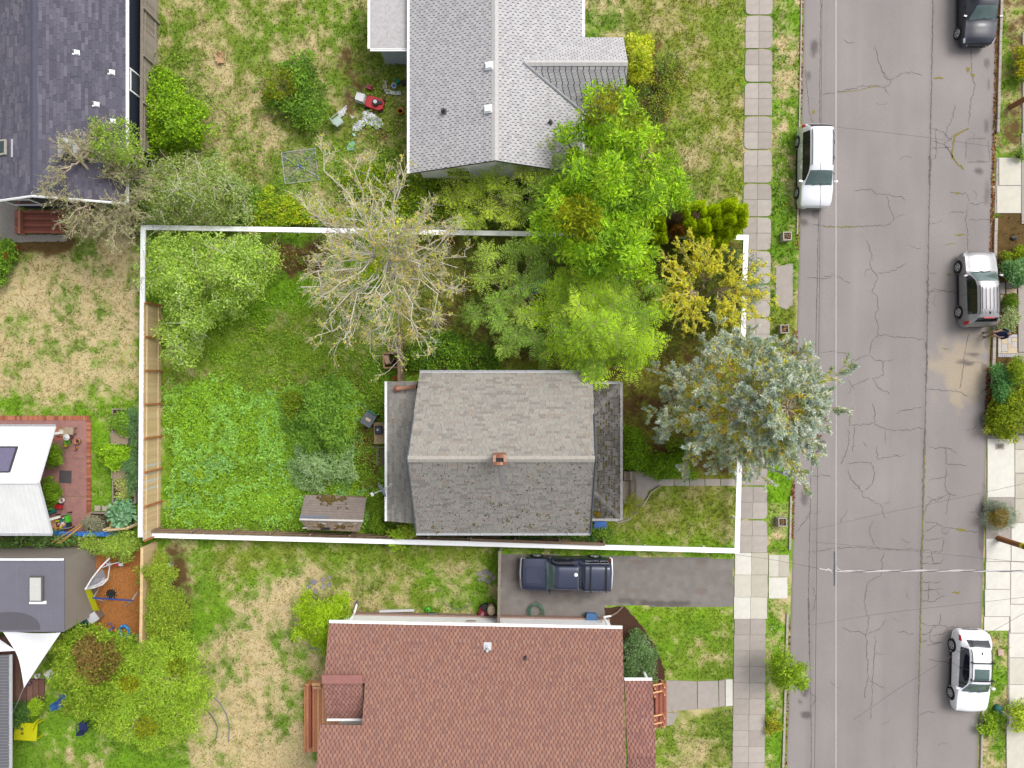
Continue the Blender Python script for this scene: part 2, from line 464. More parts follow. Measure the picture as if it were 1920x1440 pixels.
CRK = [
 [(1641, 86), (1648, 120), (1660, 146), (1670, 150), (1690, 138), (1710, 136), (1730, 142)], [(1670, 150), (1666, 162), (1658, 164), (1640, 160), (1610, 163), (1565, 174), (1541, 178)],
 [(1658, 164), (1668, 180)], [(1820, 88), (1822, 140), (1828, 160), (1820, 190), (1816, 232)], [(1791, 195), (1786, 222), (1778, 236), (1773, 258)],
 [(1746, 240), (1757, 244), (1770, 250), (1785, 262)], [(1746, 262), (1760, 268), (1772, 272), (1786, 290)], [(1746, 278), (1786, 275)], [(1755, 240), (1756, 296), (1747, 300)],
 [(1602, 357), (1630, 355), (1650, 366), (1662, 364), (1690, 370), (1698, 376)], [(1664, 366), (1668, 390), (1676, 410), (1668, 422), (1620, 424), (1560, 426), (1522, 422)], [(1676, 410), (1698, 402)],
 [(1625, 450), (1635, 480), (1631, 500), (1646, 518), (1640, 536), (1634, 548), (1645, 556), (1645, 580), (1640, 595), (1645, 602), (1646, 628), (1634, 640), (1630, 665)],
 [(1646, 511), (1672, 510), (1700, 494)], [(1646, 628), (1690, 632), (1736, 637)], [(1543, 520), (1560, 518), (1550, 522), (1513, 520)], [(1558, 512), (1595, 532)],
 [(1739, 514), (1758, 512)], [(1742, 548), (1752, 542), (1780, 546), (1798, 548)], [(1779, 400), (1790, 396), (1810, 398)], [(1815, 382), (1830, 384), (1848, 380)],
 [(1815, 382), (1810, 410), (1815, 440), (1813, 470)], [(1816, 413), (1860, 411)], [(1779, 360), (1810, 362), (1816, 378)], [(1818, 625), (1812, 645), (1806, 690), (1800, 730)],
 [(1739, 729), (1760, 730), (1778, 734), (1795, 733), (1816, 743)], [(1630, 665), (1640, 676), (1656, 678), (1674, 675)], [(1656, 678), (1656, 704), (1636, 710), (1648, 726), (1668, 740)],
 [(1630, 665), (1610, 672), (1596, 676), (1606, 692)], [(1538, 662), (1560, 658), (1590, 664)], [(1630, 708), (1600, 722), (1590, 738)], [(1590, 712), (1602, 732)],
 [(1636, 756), (1642, 780), (1638, 794), (1610, 798), (1594, 796), (1590, 770)], [(1638, 794), (1658, 804), (1690, 808), (1732, 802)], [(1660, 806), (1660, 832)], [(1680, 775), (1700, 768), (1730, 764)],
 [(1590, 802), (1592, 830), (1586, 850), (1576, 870)], [(1602, 800), (1600, 838), (1598, 848)], [(1588, 826), (1600, 826)], [(1618, 828), (1626, 838)], [(1644, 836), (1645, 860), (1650, 860), (1670, 857), (1688, 850)],
 [(1590, 868), (1620, 866), (1634, 870), (1640, 890), (1634, 908), (1622, 920)], [(1590, 880), (1592, 894), (1606, 908), (1620, 930), (1636, 940), (1652, 946), (1658, 970), (1662, 976)],
 [(1655, 946), (1672, 938)], [(1636, 975), (1630, 990), (1634, 1008), (1640, 1022)], [(1575, 980), (1590, 955)], [(1522, 894), (1540, 890), (1558, 894)],
 [(1520, 1034), (1560, 1028), (1600, 1026), (1650, 1030), (1724, 1030)], [(1656, 1034), (1652, 1078), (1630, 1090), (1622, 1110), (1622, 1140), (1628, 1160), (1624, 1190), (1626, 1230), (1628, 1270), (1620, 1310)],
 [(1628, 1190), (1590, 1182), (1578, 1176)], [(1628, 1190), (1650, 1178), (1662, 1162)], [(1630, 1272), (1640, 1282), (1660, 1292)], [(1740, 838), (1758, 840), (1772, 838), (1782, 842), (1794, 850)],
 [(1772, 838), (1774, 870), (1784, 872), (1815, 872)], [(1776, 874), (1770, 910), (1780, 928), (1774, 966)], [(1740, 900), (1760, 898), (1780, 890)], [(1738, 930), (1756, 940), (1778, 924), (1794, 930)],
 [(1732, 960), (1744, 940), (1768, 932)], [(1732, 978), (1756, 980), (1768, 988), (1796, 992), (1836, 998)], [(1732, 1000), (1748, 990), (1760, 984)], [(1768, 988), (1764, 1000), (1772, 1004), (1778, 994)],
 [(1730, 1012), (1742, 1014), (1750, 1010), (1764, 1012), (1768, 1006)], [(1728, 1034), (1738, 1030), (1748, 1034), (1746, 1042), (1732, 1044)], [(1748, 1034), (1760, 1036), (1768, 1030), (1768, 1010)],
 [(1746, 1042), (1748, 1058), (1764, 1056), (1770, 1044)], [(1726, 1057), (1748, 1057), (1762, 1056)], [(1726, 1092), (1740, 1092), (1764, 1090)], [(1726, 1106), (1768, 1105)], [(1742, 1090), (1742, 1106), (1740, 1126)],
 [(1726, 1126), (1750, 1128), (1766, 1120), (1774, 1116)], [(1756, 1106), (1762, 1118)], [(1724, 1168), (1740, 1172), (1762, 1172), (1780, 1176), (1806, 1178)], [(1762, 1172), (1764, 1150)],
 [(1724, 1190), (1738, 1188), (1746, 1180), (1756, 1172)], [(1746, 1180), (1742, 1196), (1748, 1206), (1768, 1204)], [(1724, 1204), (1740, 1200)], [(1737, 1210), (1768, 1204)], [(1738, 1236), (1760, 1240), (1782, 1244)],
 [(1748, 1192), (1770, 1190), (1776, 1176)], [(1510, 130), (1516, 200), (1524, 230)], [(1521, 1245), (1512, 1240)], [(1522, 1325), (1530, 1310), (1520, 1300)], [(1524, 1100), (1530, 1120), (1526, 1140), (1520, 1150)],
 [(1490, 1000), (1508, 980), (1520, 958)], [(1540, 960), (1524, 962)], [(1724, 1340), (1740, 1336), (1756, 1334)], [(1670, 1160), (1690, 1164)], [(1680, 1184), (1714, 1188)], [(1830, 300), (1850, 304), (1858, 300)],
]
for c in CRK:
 ribbon(CR, c, 1.15)
for c in [[(1642, 1190), (1632, 1350)], [(1790, 300), (1770, 270), (1790, 255), (1816, 240)], [(1740, 548), (1778, 546)]]:
 ribbon(CR, c, .9)
for y in range(-140, 1600, 55):      # hairline breaks nobody would trace one by one
 x0 = RNG.uniform(1560, 1840); a = RNG.uniform(0, 6.28)
 ribbon(CR, [(x0, y), (x0 + 12 * math.cos(a), y + 10 * math.sin(a)), (x0 + 26 * math.cos(a + .6), y + 22 * math.sin(a + .6))], .8)
for c, w_ in [([(1786, 300), (1784, 286), (1792, 254), (1806, 246), (1818, 240)], 3.2), ([(1784, 288), (1794, 306), (1808, 318)], 3), ([(1790, 440), (1810, 440)], 2.6), ([(1772, 458), (1792, 457)], 2.2),
    ([(1750, 146), (1770, 147)], 2.5), ([(1765, 653), (1780, 654)], 2.5), ([(1793, 993), (1812, 995)], 4), ([(1784, 1112), (1802, 1108)], 3), ([(1774, 514), (1786, 516)], 3), ([(1545, 426), (1610, 425)], 1.6),
    ([(1570, 174), (1650, 161)], 1.1), ([(1812, 130), (1820, 128)], 8), ([(1820, 140), (1828, 142)], 6), ([(1792, 362), (1800, 362)], 5), ([(1590, 800), (1600, 760)], 1.2), ([(1523, 214), (1527, 206)], 5)]:
 ribbon(WD, c, w_, .019)
M_crack = pm('crack_tar', lin(120, 112, 108), .95, .2, 12)
M_weed = pm('crack_weed', lin(150, 138, 60), .95, .25, 20)
for mb_, nm, m_ in ((CR, 'crack', M_crack), (WD, 'crack_weed', M_weed)):
 o = mb_.build(nm, m_, road); o['kind'] = 'stuff'
# square trench patch and painted-over utility cut
mb_ = MB()
for a, b in (((1812, 260), (1850, 260)), ((1852, 262), (1856, 300)), ((1812, 262), (1811, 300)), ((1813, 304), (1850, 304))):
 ribbon(mb_, [a, b], 1.6, .017, jit=.6)
mb_.build('trench_patch_edge', pm('tar_seal', lin(140, 130, 128), .9), road)['kind'] = 'stuff'
# ------------------------------------------------------------------ kerbs
M_kerb = pm('kerb_concrete', lin(196, 186, 172), .9, .18, 5, .2)
M_conc = [pm('paving_concrete_%s' % w_, lin(*c), .9, .09, 3, .15, fine=60) for w_, c in (('warm', (198, 187, 177)), ('grey', (192, 182, 173)), ('light', (202, 192, 183)), ('stained', (187, 177, 168)))]
M_white_conc = [pm('bright_concrete_%s' % w_, lin(*c), .85, .07, 3, .1, fine=60) for w_, c in (('clean', (246, 242, 230)), ('aged', (232, 226, 210)), ('stained', (214, 206, 188)))]
def kerb_run(name, fn, y0, y1, off0, off1, h):
 mb = MB()
 ys = np.arange(y0, y1, 24)
 for a in ys:
  b = min(a + 23.4, y1)
  mb.prism(ppoly([(fn(a) + off0, a), (fn(a) + off1, a), (fn(b) + off1, b), (fn(b) + off0, b)]), -.1, h + RNG.uniform(-.008, .008))
 return tag(mb.build(name, M_kerb), kind='structure')
kerb_run('kerb', xr, -160, 250, .5, 5, .13); kerb_run('kerb', xr, 410, 720, .5, 6, .13); kerb_run('kerb', xr, 1185, 1600, .5, 4, .12)
kerb_run('kerb', xl, 930, 1030, -5, -1.5, .10); kerb_run('kerb', xl, 1150, 1600, -6, -2, .10); kerb_run('kerb', xl, -160, 440, -3, -.5, .06)
# fallen leaves in the gutters
LV = []
for fn, y0, y1, o0, o1, n in ((xl, -100, 470, -4, 3, 520), (xr, -60, 470, -5, 1, 900), (xl, 620, 720, -4, 4, 150), (xl, 900, 1010, -2, 4, 160), (xr, 690, 800, -8, 6, 400), (xl, 1160, 1500, -2, 3, 200)):
 y = RNG.uniform(y0, y1, n)
 LV.append(np.stack([fn(y) + RNG.uniform(o0, o1, n), y], 1))
LV = np.concatenate(LV)
def flat_bits(name, P, size, cols, z0, label=None, parent=None, mat=None):
 n = len(P)
 c = WA(P, z0)
 a = RNG.uniform(0, 6.28, n); s = size * RNG.uniform(.5, 1.3, n)
 D = np.stack([np.cos(a), np.sin(a), RNG.uniform(-.3, .3, n)], 1); S = np.stack([-np.sin(a), np.cos(a), RNG.uniform(-.3, .3, n)], 1)
 V = np.stack([c - D * s[:, None], c + S * s[:, None] * .6, c + D * s[:, None], c - S * s[:, None] * .6], 1).reshape(-1, 3)
 V[:, 2] = np.maximum(V[:, 2], z0 - .004)
 cc = np.array(cols)[RNG.integers(0, len(cols), n)] * RNG.uniform(.7, 1.2, (n, 1))
 o = mesh_np(name, V, np.arange(4 * n).reshape(-1, 4), mat or M_leaf_flat, parent, col=np.repeat(cc, 4, 0))
 return tag(o, label, kind='stuff')
M_leaf_flat = pm('dry_leaf', (1, 1, 1), .9, 0, attr=True, spec=.1)
flat_bits('fallen_leaves', LV, .07, [lin(150, 90, 55), lin(120, 70, 45), lin(176, 130, 84), lin(90, 62, 44)], .03, 'brown fallen leaves along the gutters')
# ------------------------------------------------------------------ pavement slabs
def clip_corner(w_, h_, corners, c=.16):
 """rectangle outline with some corners cut round: corners is a subset of 'sw se ne nw'"""
 P = []
 for k, (x, y, dx, dy) in {'sw': (0, 0, 1, 1), 'se': (w_, 0, -1, 1), 'ne': (w_, h_, -1, -1), 'nw': (0, h_, 1, -1)}.items():
  if k in corners:
   q = [(x, y + dy * c * 1.6), (x + dx * c * .4, y + dy * c * .45), (x + dx * c * 1.5, y)]
   if k in ('se', 'nw'): q = q[::-1]
   if k == 'sw': q = q
   P += q
  else:
   P.append((x, y))
 P = np.array(P) - (w_ / 2, h_ / 2)
 a = np.arctan2(P[:, 1], P[:, 0])
 return P[np.argsort(a)]
def slab_mesh(name, poly, h, mat):
 mb = MB(); mb.prism(poly, 0, h)
 V = np.concatenate(mb.v); me = bpy.data.meshes.new(name)
 me.from_pydata(V.tolist(), [], [f for fs in mb.f.values() for f in fs]); me.materials.append(mat)
 return me
side = bpy.data.objects.new('sidewalk', None); COL.objects.link(side); side.location = (14.3, 0, 0); ORG['sidewalk'] = np.array((14.3, 0, 0))
tag(side, 'two slab wide concrete footpath beside the street', kind='structure')
SLAB = {}
def put_slab(parent, px0, py0, px1, py1, corners=(), mats=M_conc, top=.05, mi=None, name='paving_slab', gap=.5):
 w_, h_ = round((px1 - px0 - gap) / 32, 2), round((py1 - py0 - gap) / 32, 2)
 mi = RNG.integers(0, len(mats)) if mi is None else mi
 key = (w_, h_, tuple(sorted(corners)), mats[mi].name)
 if key not in SLAB:
  SLAB[key] = slab_mesh(name, clip_corner(w_, h_, corners), .12, mats[mi])
 o = bpy.data.objects.new(name, SLAB[key]); COL.objects.link(o); o.parent = parent
 c = np.array(W((px0 + px1) / 2, (py0 + py1) / 2)) - ORG[parent.name]
 o.location = (c[0], c[1], top - .12 + RNG.uniform(-.006, .006) - ORG[parent.name][2])
 o.rotation_euler = (0, 0, RNG.uniform(-.006, .006))
 return o
swl = lambda y: np.interp(y, [-160, 81, 380, 700, 900, 1040, 1200, 1604], [1398, 1397, 1393, 1389, 1386, 1380, 1376, 1370])
swr = lambda y: np.interp(y, [-160, 81, 380, 700, 900, 1040, 1200, 1604], [1449, 1448, 1446, 1442, 1438, 1438, 1435, 1432])
rows = [91 + 31.5 * n for n in range(-8, 31)] + [1036 + 41.6 * n for n in range(1, 3)] + [1160 + 29.9 * n for n in range(0, 15)]
for k in range(len(rows) - 1):
 y0, y1 = rows[k], rows[k + 1]
 a, b = swl((y0 + y1) / 2), swr((y0 + y1) / 2)
 m_ = a + (b - a) * .5
 cut_t = y1 < 1040 and k % 2 == 0; cut_b = y1 < 1040 and k % 2 == 1
 wide = 1030 < y0 < 1150
 mats = M_white_conc if wide else M_conc
 y0_ = y0 + (2.4 if cut_t else 0); y1_ = y1
 put_slab(side, a - (2 if wide else 0), y0_, m_, y1_, (['nw'] if cut_t else []) + (['sw'] if cut_b and k % 4 == 1 else []), mats)
 put_slab(side, m_, y0_, b + (2 if wide else 0), y1_, (['ne'] if cut_t else []) + (['se'] if cut_b and RNG.random() < .7 else []), mats)
PAVED.append([(swl(y), y) for y in range(-160, 1604, 40)] + [(swr(y), y) for y in range(1600, -161, -40)])
# driveway crossing and the old slab in the verge
ap = bpy.data.objects.new('driveway_crossing', None); COL.objects.link(ap); ap.location = W(1458, 1090); ORG[ap.name] = np.array(W(1458, 1090)); tag(ap, 'pale concrete crossing between footpath and street', kind='structure')
for (x0, y0, x1, y1, mi) in ((1441, 1040, 1460, 1081, 1), (1460, 1040, 1479, 1081, 2), (1441, 1082, 1476, 1122, 0)):
 put_slab(ap, x0, y0, x1, y1, (), M_white_conc, .045, mi)
PAVED.append([(1438, 1036), (1482, 1036), (1478, 1124), (1438, 1124)])
for poly in ([(1455, 500), (1486, 494), (1486, 572), (1474, 580), (1453, 572)],):
 tag(MB().prism(ppoly(poly), -.06, .03).build('verge_slab', M_conc[3]), 'old weathered concrete slab sunk into the grass verge', 'paving')
 PAVED.append(poly)
# path on the far side of the street: broad pale slabs, planting between them
rs = bpy.data.objects.new('sidewalk', None); COL.objects.link(rs); rs.location = W(1895, 900); ORG[rs.name] = np.array(W(1895, 900)); tag(rs, 'pale concrete slabs beside the street on its right side', kind='structure')
for q in ([(1868, 296), (1985, 296), (1985, 400), (1864, 400)], [(1851, 816), (1985, 816), (1985, 1182), (1845, 1182)], [(1890, 1180), (1985, 1180), (1985, 1560), (1885, 1560)]):
 MB().prism(ppoly(q), -.05, .035).build('path_base', M_conc[3], rs)
for (x0, y0, x1, y1, mi) in ((1872, 296, 1913, 348, 1), (1868, 349, 1913, 400, 1),
        (1850.5, 822, 1901, 932, 0), (1902, 816, 1985, 842, 2), (1902, 843, 1985, 886, 1), (1902, 888, 1985, 934, 2), (1902, 935, 1985, 979, 2), (1848, 1010, 1894, 1052, 0), (1847, 1053, 1893, 1104, 0),
        (1845.5, 1105, 1893, 1155, 0), (1844, 1156, 1891, 1182, 0), (1895, 980, 1985, 1052, 0), (1894, 1053, 1985, 1132, 0), (1893, 1133, 1985, 1186, 0), (1891, 1187, 1985, 1232, 0), (1891, 1233, 1985, 1282, 1),
        (1891, 1283, 1985, 1359, 0), (1886, 1360, 1985, 1440, 1), (1886, 1441, 1985, 1530, 1), (1916, 60, 1985, 250, 3), (1914, 250, 1985, 420, 3), (1908, 530, 1985, 660, 3), (1904, 661, 1985, 720, 3), (1904, 721, 1985, 815, 3)):
 put_slab(rs, x0, y0, x1, y1, (), M_white_conc + [M_conc[3]], .06, mi)
for poly in ([(1868, 290), (1990, 290), (1990, 404), (1868, 404)], [(1848, 815), (1990, 815), (1990, 1186), (1848, 1186)], [(1891, 1180), (1990, 1180), (1990, 1600), (1886, 1600)], [(1906, 530), (1990, 530), (1990, 820), (1902, 820)]):
 PAVED.append(poly)
# water meter lid set in the pale slab
mt = thing('meter_box', 'small grey utility lid set into the pale slab across the street', 'utility lid', W(1875, 837, .06))
MB().box(np.array(W(1875, 837, .065)), (.5, .34, .02)).build('frame', M_kerb, mt)
MB().box(np.array(W(1875, 837, .075)), (.3, .2, .02)).build('lid', pm('lid_iron', lin(130, 122, 118), .6), mt)
# stepping stones and patterned paver square by the parked grey car
M_stone = [pm('garden_stone_%s' % n_, lin(*c), .9, .2, 5, .3) for n_, c in (('grey', (176, 168, 160)), ('warm', (196, 176, 150)), ('dark', (140, 134, 130)))]
sp = bpy.data.objects.new('garden_path', None); COL.objects.link(sp); sp.location = W(1890, 545); ORG[sp.name] = np.array(W(1890, 545)); tag(sp, 'stone path between the kerb and the garden', kind='structure')
for x0, y0, x1, y1 in ((1873, 530, 1884, 551), (1886, 528, 1907, 540), (1886, 541, 1906, 552), (1873, 553, 1880, 570)):
 put_slab(sp, x0, y0, x1, y1, (), M_stone, .04, name='stepping_stone')
pv = bpy.data.objects.new('paver_square', None); COL.objects.link(pv); pv.location = W(1887, 650); ORG[pv.name] = np.array(W(1887, 650)); tag(pv, 'square of pale and tan pavers between kerb and path', kind='structure')
M_pav = [pm('paver_%s' % n_, lin(*c), .85, .1, 6, .1) for n_, c in (('pale', (214, 206, 200)), ('sand', (228, 208, 176)), ('tan', (222, 200, 166)), ('lilac', (204, 198, 204)))]
for x0, y0, x1, y1, mi in ((1870, 627, 1906, 633, 3), (1870, 633, 1876, 663, 0), (1876, 633, 1888, 645, 1), (1888, 633, 1895, 645, 0), (1895, 633, 1906, 641, 1), (1895, 641, 1906, 652, 0), (1876, 645, 1888, 659, 0), (1888, 645, 1895, 656, 2),
       (1888, 652, 1906, 663, 1), (1876, 659, 1888, 663, 1)) + tuple((1870 + 4 * k, 663, 1874 + 4 * k, 670, 3) for k in range(9)):
 put_slab(pv, x0, y0, x1, y1, (), M_pav, .07, mi, name='paver', gap=.5)
PAVED.append([(1870, 626), (1907, 626), (1907, 671), (1870, 671)])
# ------------------------------------------------------------------ asphalt driveway
dp = [(936, 1036), (1000, 1038), (1200, 1042), (1378, 1046), (1376, 1090), (1384, 1128), (1372, 1140), (1290, 1140), (1180, 1137), (1135, 1138), (1134, 1160), (936, 1156)]
dgx, dgy = np.meshgrid(np.arange(936, 1386, 3.0), np.arange(1033, 1162, 3.0), indexing='ij')
inside = inpoly(dgx, dgy, dp)
wxy = ((dgx - 960) / 32, (720 - dgy) / 32)
dcol = np.array(lin(149, 142, 136)) * (.78 + .44 * fbm(*wxy, .35, 41, 4)[..., None])
def dblob(cx, cy, rx_, ry_, k, c):
 global dcol
 w_ = sstep(1.2, .6, np.hypot((dgx - cx) / rx_, (dgy - cy) / ry_) + (fbm(*wxy, .4, 43, 3) - .5) * 1.1) * k
 dcol = lerp(dcol, np.array(c), w_[..., None])
for b_ in ((1195, 1053, 14, 6, .6), (1317, 1054, 13, 6, .6), (1190, 1108, 12, 7, .6), (1314, 1109, 12, 7, .6)): dblob(*b_, lin(140, 124, 112))
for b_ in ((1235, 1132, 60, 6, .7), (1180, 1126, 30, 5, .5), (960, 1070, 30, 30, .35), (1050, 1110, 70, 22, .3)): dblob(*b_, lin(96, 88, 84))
nx, ny = dgx.shape
I, J = np.meshgrid(np.arange(nx - 1), np.arange(ny - 1), indexing='ij')
keep = inside[:-1, :-1] & inside[1:, :-1] & inside[:-1, 1:] & inside[1:, 1:]
F_ = np.stack([I * ny + J, I * ny + J + 1, (I + 1) * ny + J + 1, (I + 1) * ny + J], -1)[keep]
used = np.unique(F_); mp = -np.ones(nx * ny, int); mp[used] = np.arange(len(used))
V_ = WA(np.stack([dgx, dgy], -1).reshape(-1, 2), .012)[used]
tag(mesh_np('driveway', V_, mp[F_], M_asph, col=dcol.reshape(-1, 3)[used]), 'crumbling dark asphalt driveway', kind='structure')
PAVED.append(dp)
# ------------------------------------------------------------------ front walks, mulch beds, gravel
def flat_area(name, poly, mat, h, label, jag=0, group=None, kind='structure'):
 P = np.array(poly, float)
 if jag:
  Q = []
  for i in range(len(P)):
   a, b = P[i], P[(i + 1) % len(P)]
   n = max(1, int(np.hypot(*(b - a)) / 5))
   for k in range(n):
    Q.append(a + (b - a) * k / n + RNG.normal(0, jag, 2))
  P = np.array(Q)
 PAVED.append([tuple(p) for p in poly])
 return tag(MB().prism(ppoly(P), -.05, h).build(name, mat), label, kind=kind)
M_mulch = pm('bark_mulch', lin(84, 54, 38), .95, .45, 14, .9, fine=60)
M_bark = pm('orange_bark', lin(188, 122, 62), .95, .35, 10, .8, fine=50)
M_gravel = pm('gravel', lin(168, 160, 152), .95, .3, 16, .9, fine=70)
flat_area('mulch_bed', [(1134, 1140), (1172, 1137), (1205, 1175), (1228, 1210), (1243, 1245), (1247, 1275), (1160, 1276), (1160, 1175), (1134, 1170)], M_mulch, .03, 'dark bark mulch bed at the corner of the red roofed house', .8)
flat_area('bark_chips', [(176, 1040), (265, 1030), (266, 1190), (180, 1180), (150, 1130)], M_bark, .02, 'orange bark chips under the garden swing', 1)
flat_area('gravel_strip', [(-40, 375), (38, 380), (32, 400), (32, 440), (130, 440), (125, 452), (20, 455), (-40, 455)], M_gravel, .02, 'pale gravel strip beside the dark house', .8)
wk = bpy.data.objects.new('front_path', None); COL.objects.link(wk); wk.location = W(1290, 905); ORG[wk.name] = np.array(W(1290, 905)); tag(wk, 'narrow concrete path to the front steps of the grey roofed house', kind='structure')
for k in range(6):
 put_slab(wk, 1206 + 29 * k, 898, 1234 + 29 * k, 911, (), M_conc, .035)
MB().prism(ppoly([(1192, 880), (1232, 893), (1236, 909), (1216, 920), (1205, 945), (1192, 962), (1180, 975), (1172, 978), (1164, 968), (1170, 955)]), -.05, .03).build('path_slab', M_conc[3], wk)
MB().tube([W(*p, .06) for p in ((1238, 911), (1222, 922), (1208, 944), (1194, 962), (1180, 974), (1160, 980), (1148, 974))], .05, 6).build('path_edging', M_conc[2], wk, True)
PAVED.append([(1192, 880), (1232, 893), (1380, 897), (1380, 912), (1236, 912), (1216, 920), (1172, 978), (1150, 978), (1164, 940)])
w2 = bpy.data.objects.new('front_path', None); COL.objects.link(w2); w2.location = W(1310, 1300); ORG[w2.name] = np.array(W(1310, 1300)); tag(w2, 'broad concrete path to the porch of the red roofed house', kind='structure')
for q, mi in (([(1248, 1275), (1306, 1277), (1307, 1329), (1248, 1334)], 3), ([(1307.7, 1277), (1346, 1276), (1347, 1325), (1308, 1329)], 1), ([(1347.5, 1275), (1359, 1274), (1359, 1323), (1348, 1325)], 1), ([(1248, 1336), (1272, 1336), (1262, 1358), (1240, 1362)], 3)):
 MB().prism(ppoly(q), -.06, .05).build('paving_slab', M_conc[mi], w2)
MB().prism(ppoly([(1360, 1273), (1373, 1273), (1373, 1322), (1360, 1323)]), -.06, .08).build('paving_slab', M_white_conc[0], w2)
PAVED.append([(1246, 1273), (1374, 1273), (1374, 1326), (1262, 1360), (1240, 1362)])
# ------------------------------------------------------------------ houses
M_white = pm('white_paint', (.78, .78, .77), .5, .05, 4)
M_whitew = pm('white_siding', (.74, .74, .74), .6, .05, 4)
M_glass = pm('window_glass', (.05, .06, .07), .05, 0, spec=.8)
M_dark = pm('dark_metal', (.03, .032, .036), .5, .1)
M_black = pm('black_plastic', (.015, .015, .016), .5, .1)
M_galv = pm('galvanised_metal', lin(222, 224, 228), .5, .08)
SHM = {}
class Roof:
 """a house roof: slabs for its planes, single shingles for the largest 300, the rest joined"""
 def __init__(self, house, cols, rough=.92, var=.10, under=(.05, .05, .05)):
  self.h = house; self.full = []; self.rest = MB(); self.cols = cols
  self.mats = [pm('%s_shingle_tone' % house.name, c, rough, var, 9, .2, fine=70) for c in cols]
  self.m_rest = pm('%s_shingle_mix' % house.name, (1, 1, 1), rough, var, 9, .2, attr=True, fine=70)
  self.under = pm('%s_roof_felt' % house.name, under, .95)
  self.deck = MB()
 def plane(self, poly, exp=.15, widths=(.3, .45, .6), gap=.016, t=.014, weights=None, seed=0, w=None, deck_t=.16, patch=None):
  rg = np.random.default_rng(seed + 3)
  P = np.array(poly, float)
  U = P[1] - P[0]; U /= np.linalg.norm(U)
  N = np.cross(U, P[-1] - P[0]); N /= np.linalg.norm(N)
  if N[2] < 0: N = -N
  V = np.cross(N, U)
  if (P[2:] - P[0]).mean(0) @ V < 0: V = -V; U = -U
  O = P[0]
  Q = np.stack([(P - O) @ U, (P - O) @ V], 1)
  self.deck.slab(O + Q[:, :1] * U + Q[:, 1:] * V, deck_t)
  vmax = Q[:, 1].max()
  def span(v):
   xs = []
   for i in range(len(Q)):
    a, b = Q[i], Q[(i + 1) % len(Q)]
    if (a[1] - v) * (b[1] - v) <= 0 and a[1] != b[1]:
     xs.append(a[0] + (b[0] - a[0]) * (v - a[1]) / (b[1] - a[1]))
   return (min(xs), max(xs)) if len(xs) >= 2 else None
  nr = int(math.ceil((vmax - 1e-4) / exp))
  Mx = np.stack([U, V, N], 1)
  for r in range(nr):
   v0 = r * exp; v1 = min(v0 + exp, vmax)
   if v1 - v0 < .02: continue
   s0, s1 = span(v0 + 1e-3), span(v1 - 1e-3)
   if s0 is None or s1 is None: continue
   lo, hi = max(s0[0], s1[0]), min(s0[1], s1[1])
   x = min(s0[0], s1[0]) - rg.random() * max(widths)
   mx_ = max(s0[1], s1[1])
   if w is not None: x = min(s0[0], s1[0]) - (r % 2) * w / 2 - .013 * (r % 5)
   while x < mx_:
    wd = w if w is not None else float(rg.choice(widths))
    ci = int(rg.choice(len(self.cols), p=weights))
    a, b = x, x + wd - gap
    if patch is not None:
     c3 = O + U * (x + wd / 2) + V * v0
     pi = patch(c3, rg)
     if pi is not None: ci = pi
    if a >= lo and b <= hi and v1 - v0 > exp * .98:
     self.full.append((O + U * a + V * v0, Mx, wd - gap, exp, t, ci))
    else:
     a0, a1 = max(a, s0[0]), max(a, s1[0]); b0, b1 = min(b, s0[1]), min(b, s1[1])
     if b0 - a0 > .01 or b1 - a1 > .01:
      b0 = max(b0, a0); b1 = max(b1, a1)
      self.tab(O, Mx, a0, b0, a1, b1, v0, v1, t, self.cols[ci])
    x += wd
  return O, Mx, Q
 def tab(self, O, Mx, a0, b0, a1, b1, v0, v1, t, c):
  L = np.array([(a0, v0, t), (b0, v0, t), (b1, v1 + .01, .003), (a1, v1 + .01, .003), (a0, v0, .001), (b0, v0, .001)])
  self.rest.add(O + L @ Mx.T, [(0, 1, 2, 3), (4, 5, 1, 0), (4, 0, 3), (5, 2, 1)], c)
 def finish(self, n=300, roof_name='roof'):
  roof = self.deck.build(roof_name, self.under, self.h)
  z = np.array([f[0][2] for f in self.full])
  inview = np.array([abs(PX(f[0][None])[0, 1] - 720) < 760 for f in self.full])
  order = np.argsort(-(z + inview * 50 + RNG.random(len(z)) * .01))
  for k, i in enumerate(order):
   o_, Mx, wd, ex_, t, ci = self.full[i]
   if k < n:
    key = (round(wd, 4), round(ex_, 4), round(t, 4), self.mats[ci].name)
    if key not in SHM:
     me = bpy.data.meshes.new('shingle')
     me.from_pydata([(0, 0, t), (wd, 0, t), (wd, ex_ + .01, .003), (0, ex_ + .01, .003), (0, 0, .001), (wd, 0, .001)], [], [(0, 1, 2, 3), (4, 5, 1, 0), (4, 0, 3), (5, 2, 1)])
     me.materials.append(self.mats[ci]); SHM[key] = me
    s = bpy.data.objects.new('shingle', SHM[key]); COL.objects.link(s); s.parent = roof
    m4 = Matrix.Identity(4)
    for a in range(3):
     for b in range(3): m4[a][b] = Mx[a, b]
     m4[a][3] = o_[a] - ORG[roof.name][a]
    s.matrix_basis = m4
   else:
    self.tab(o_, Mx, 0, wd, 0, wd, 0, ex_, t, self.cols[ci])
  if self.rest.n:
   r_ = self.rest.build('shingle', self.m_rest, roof, attr=True); r_['kind'] = 'stuff'
  return roof
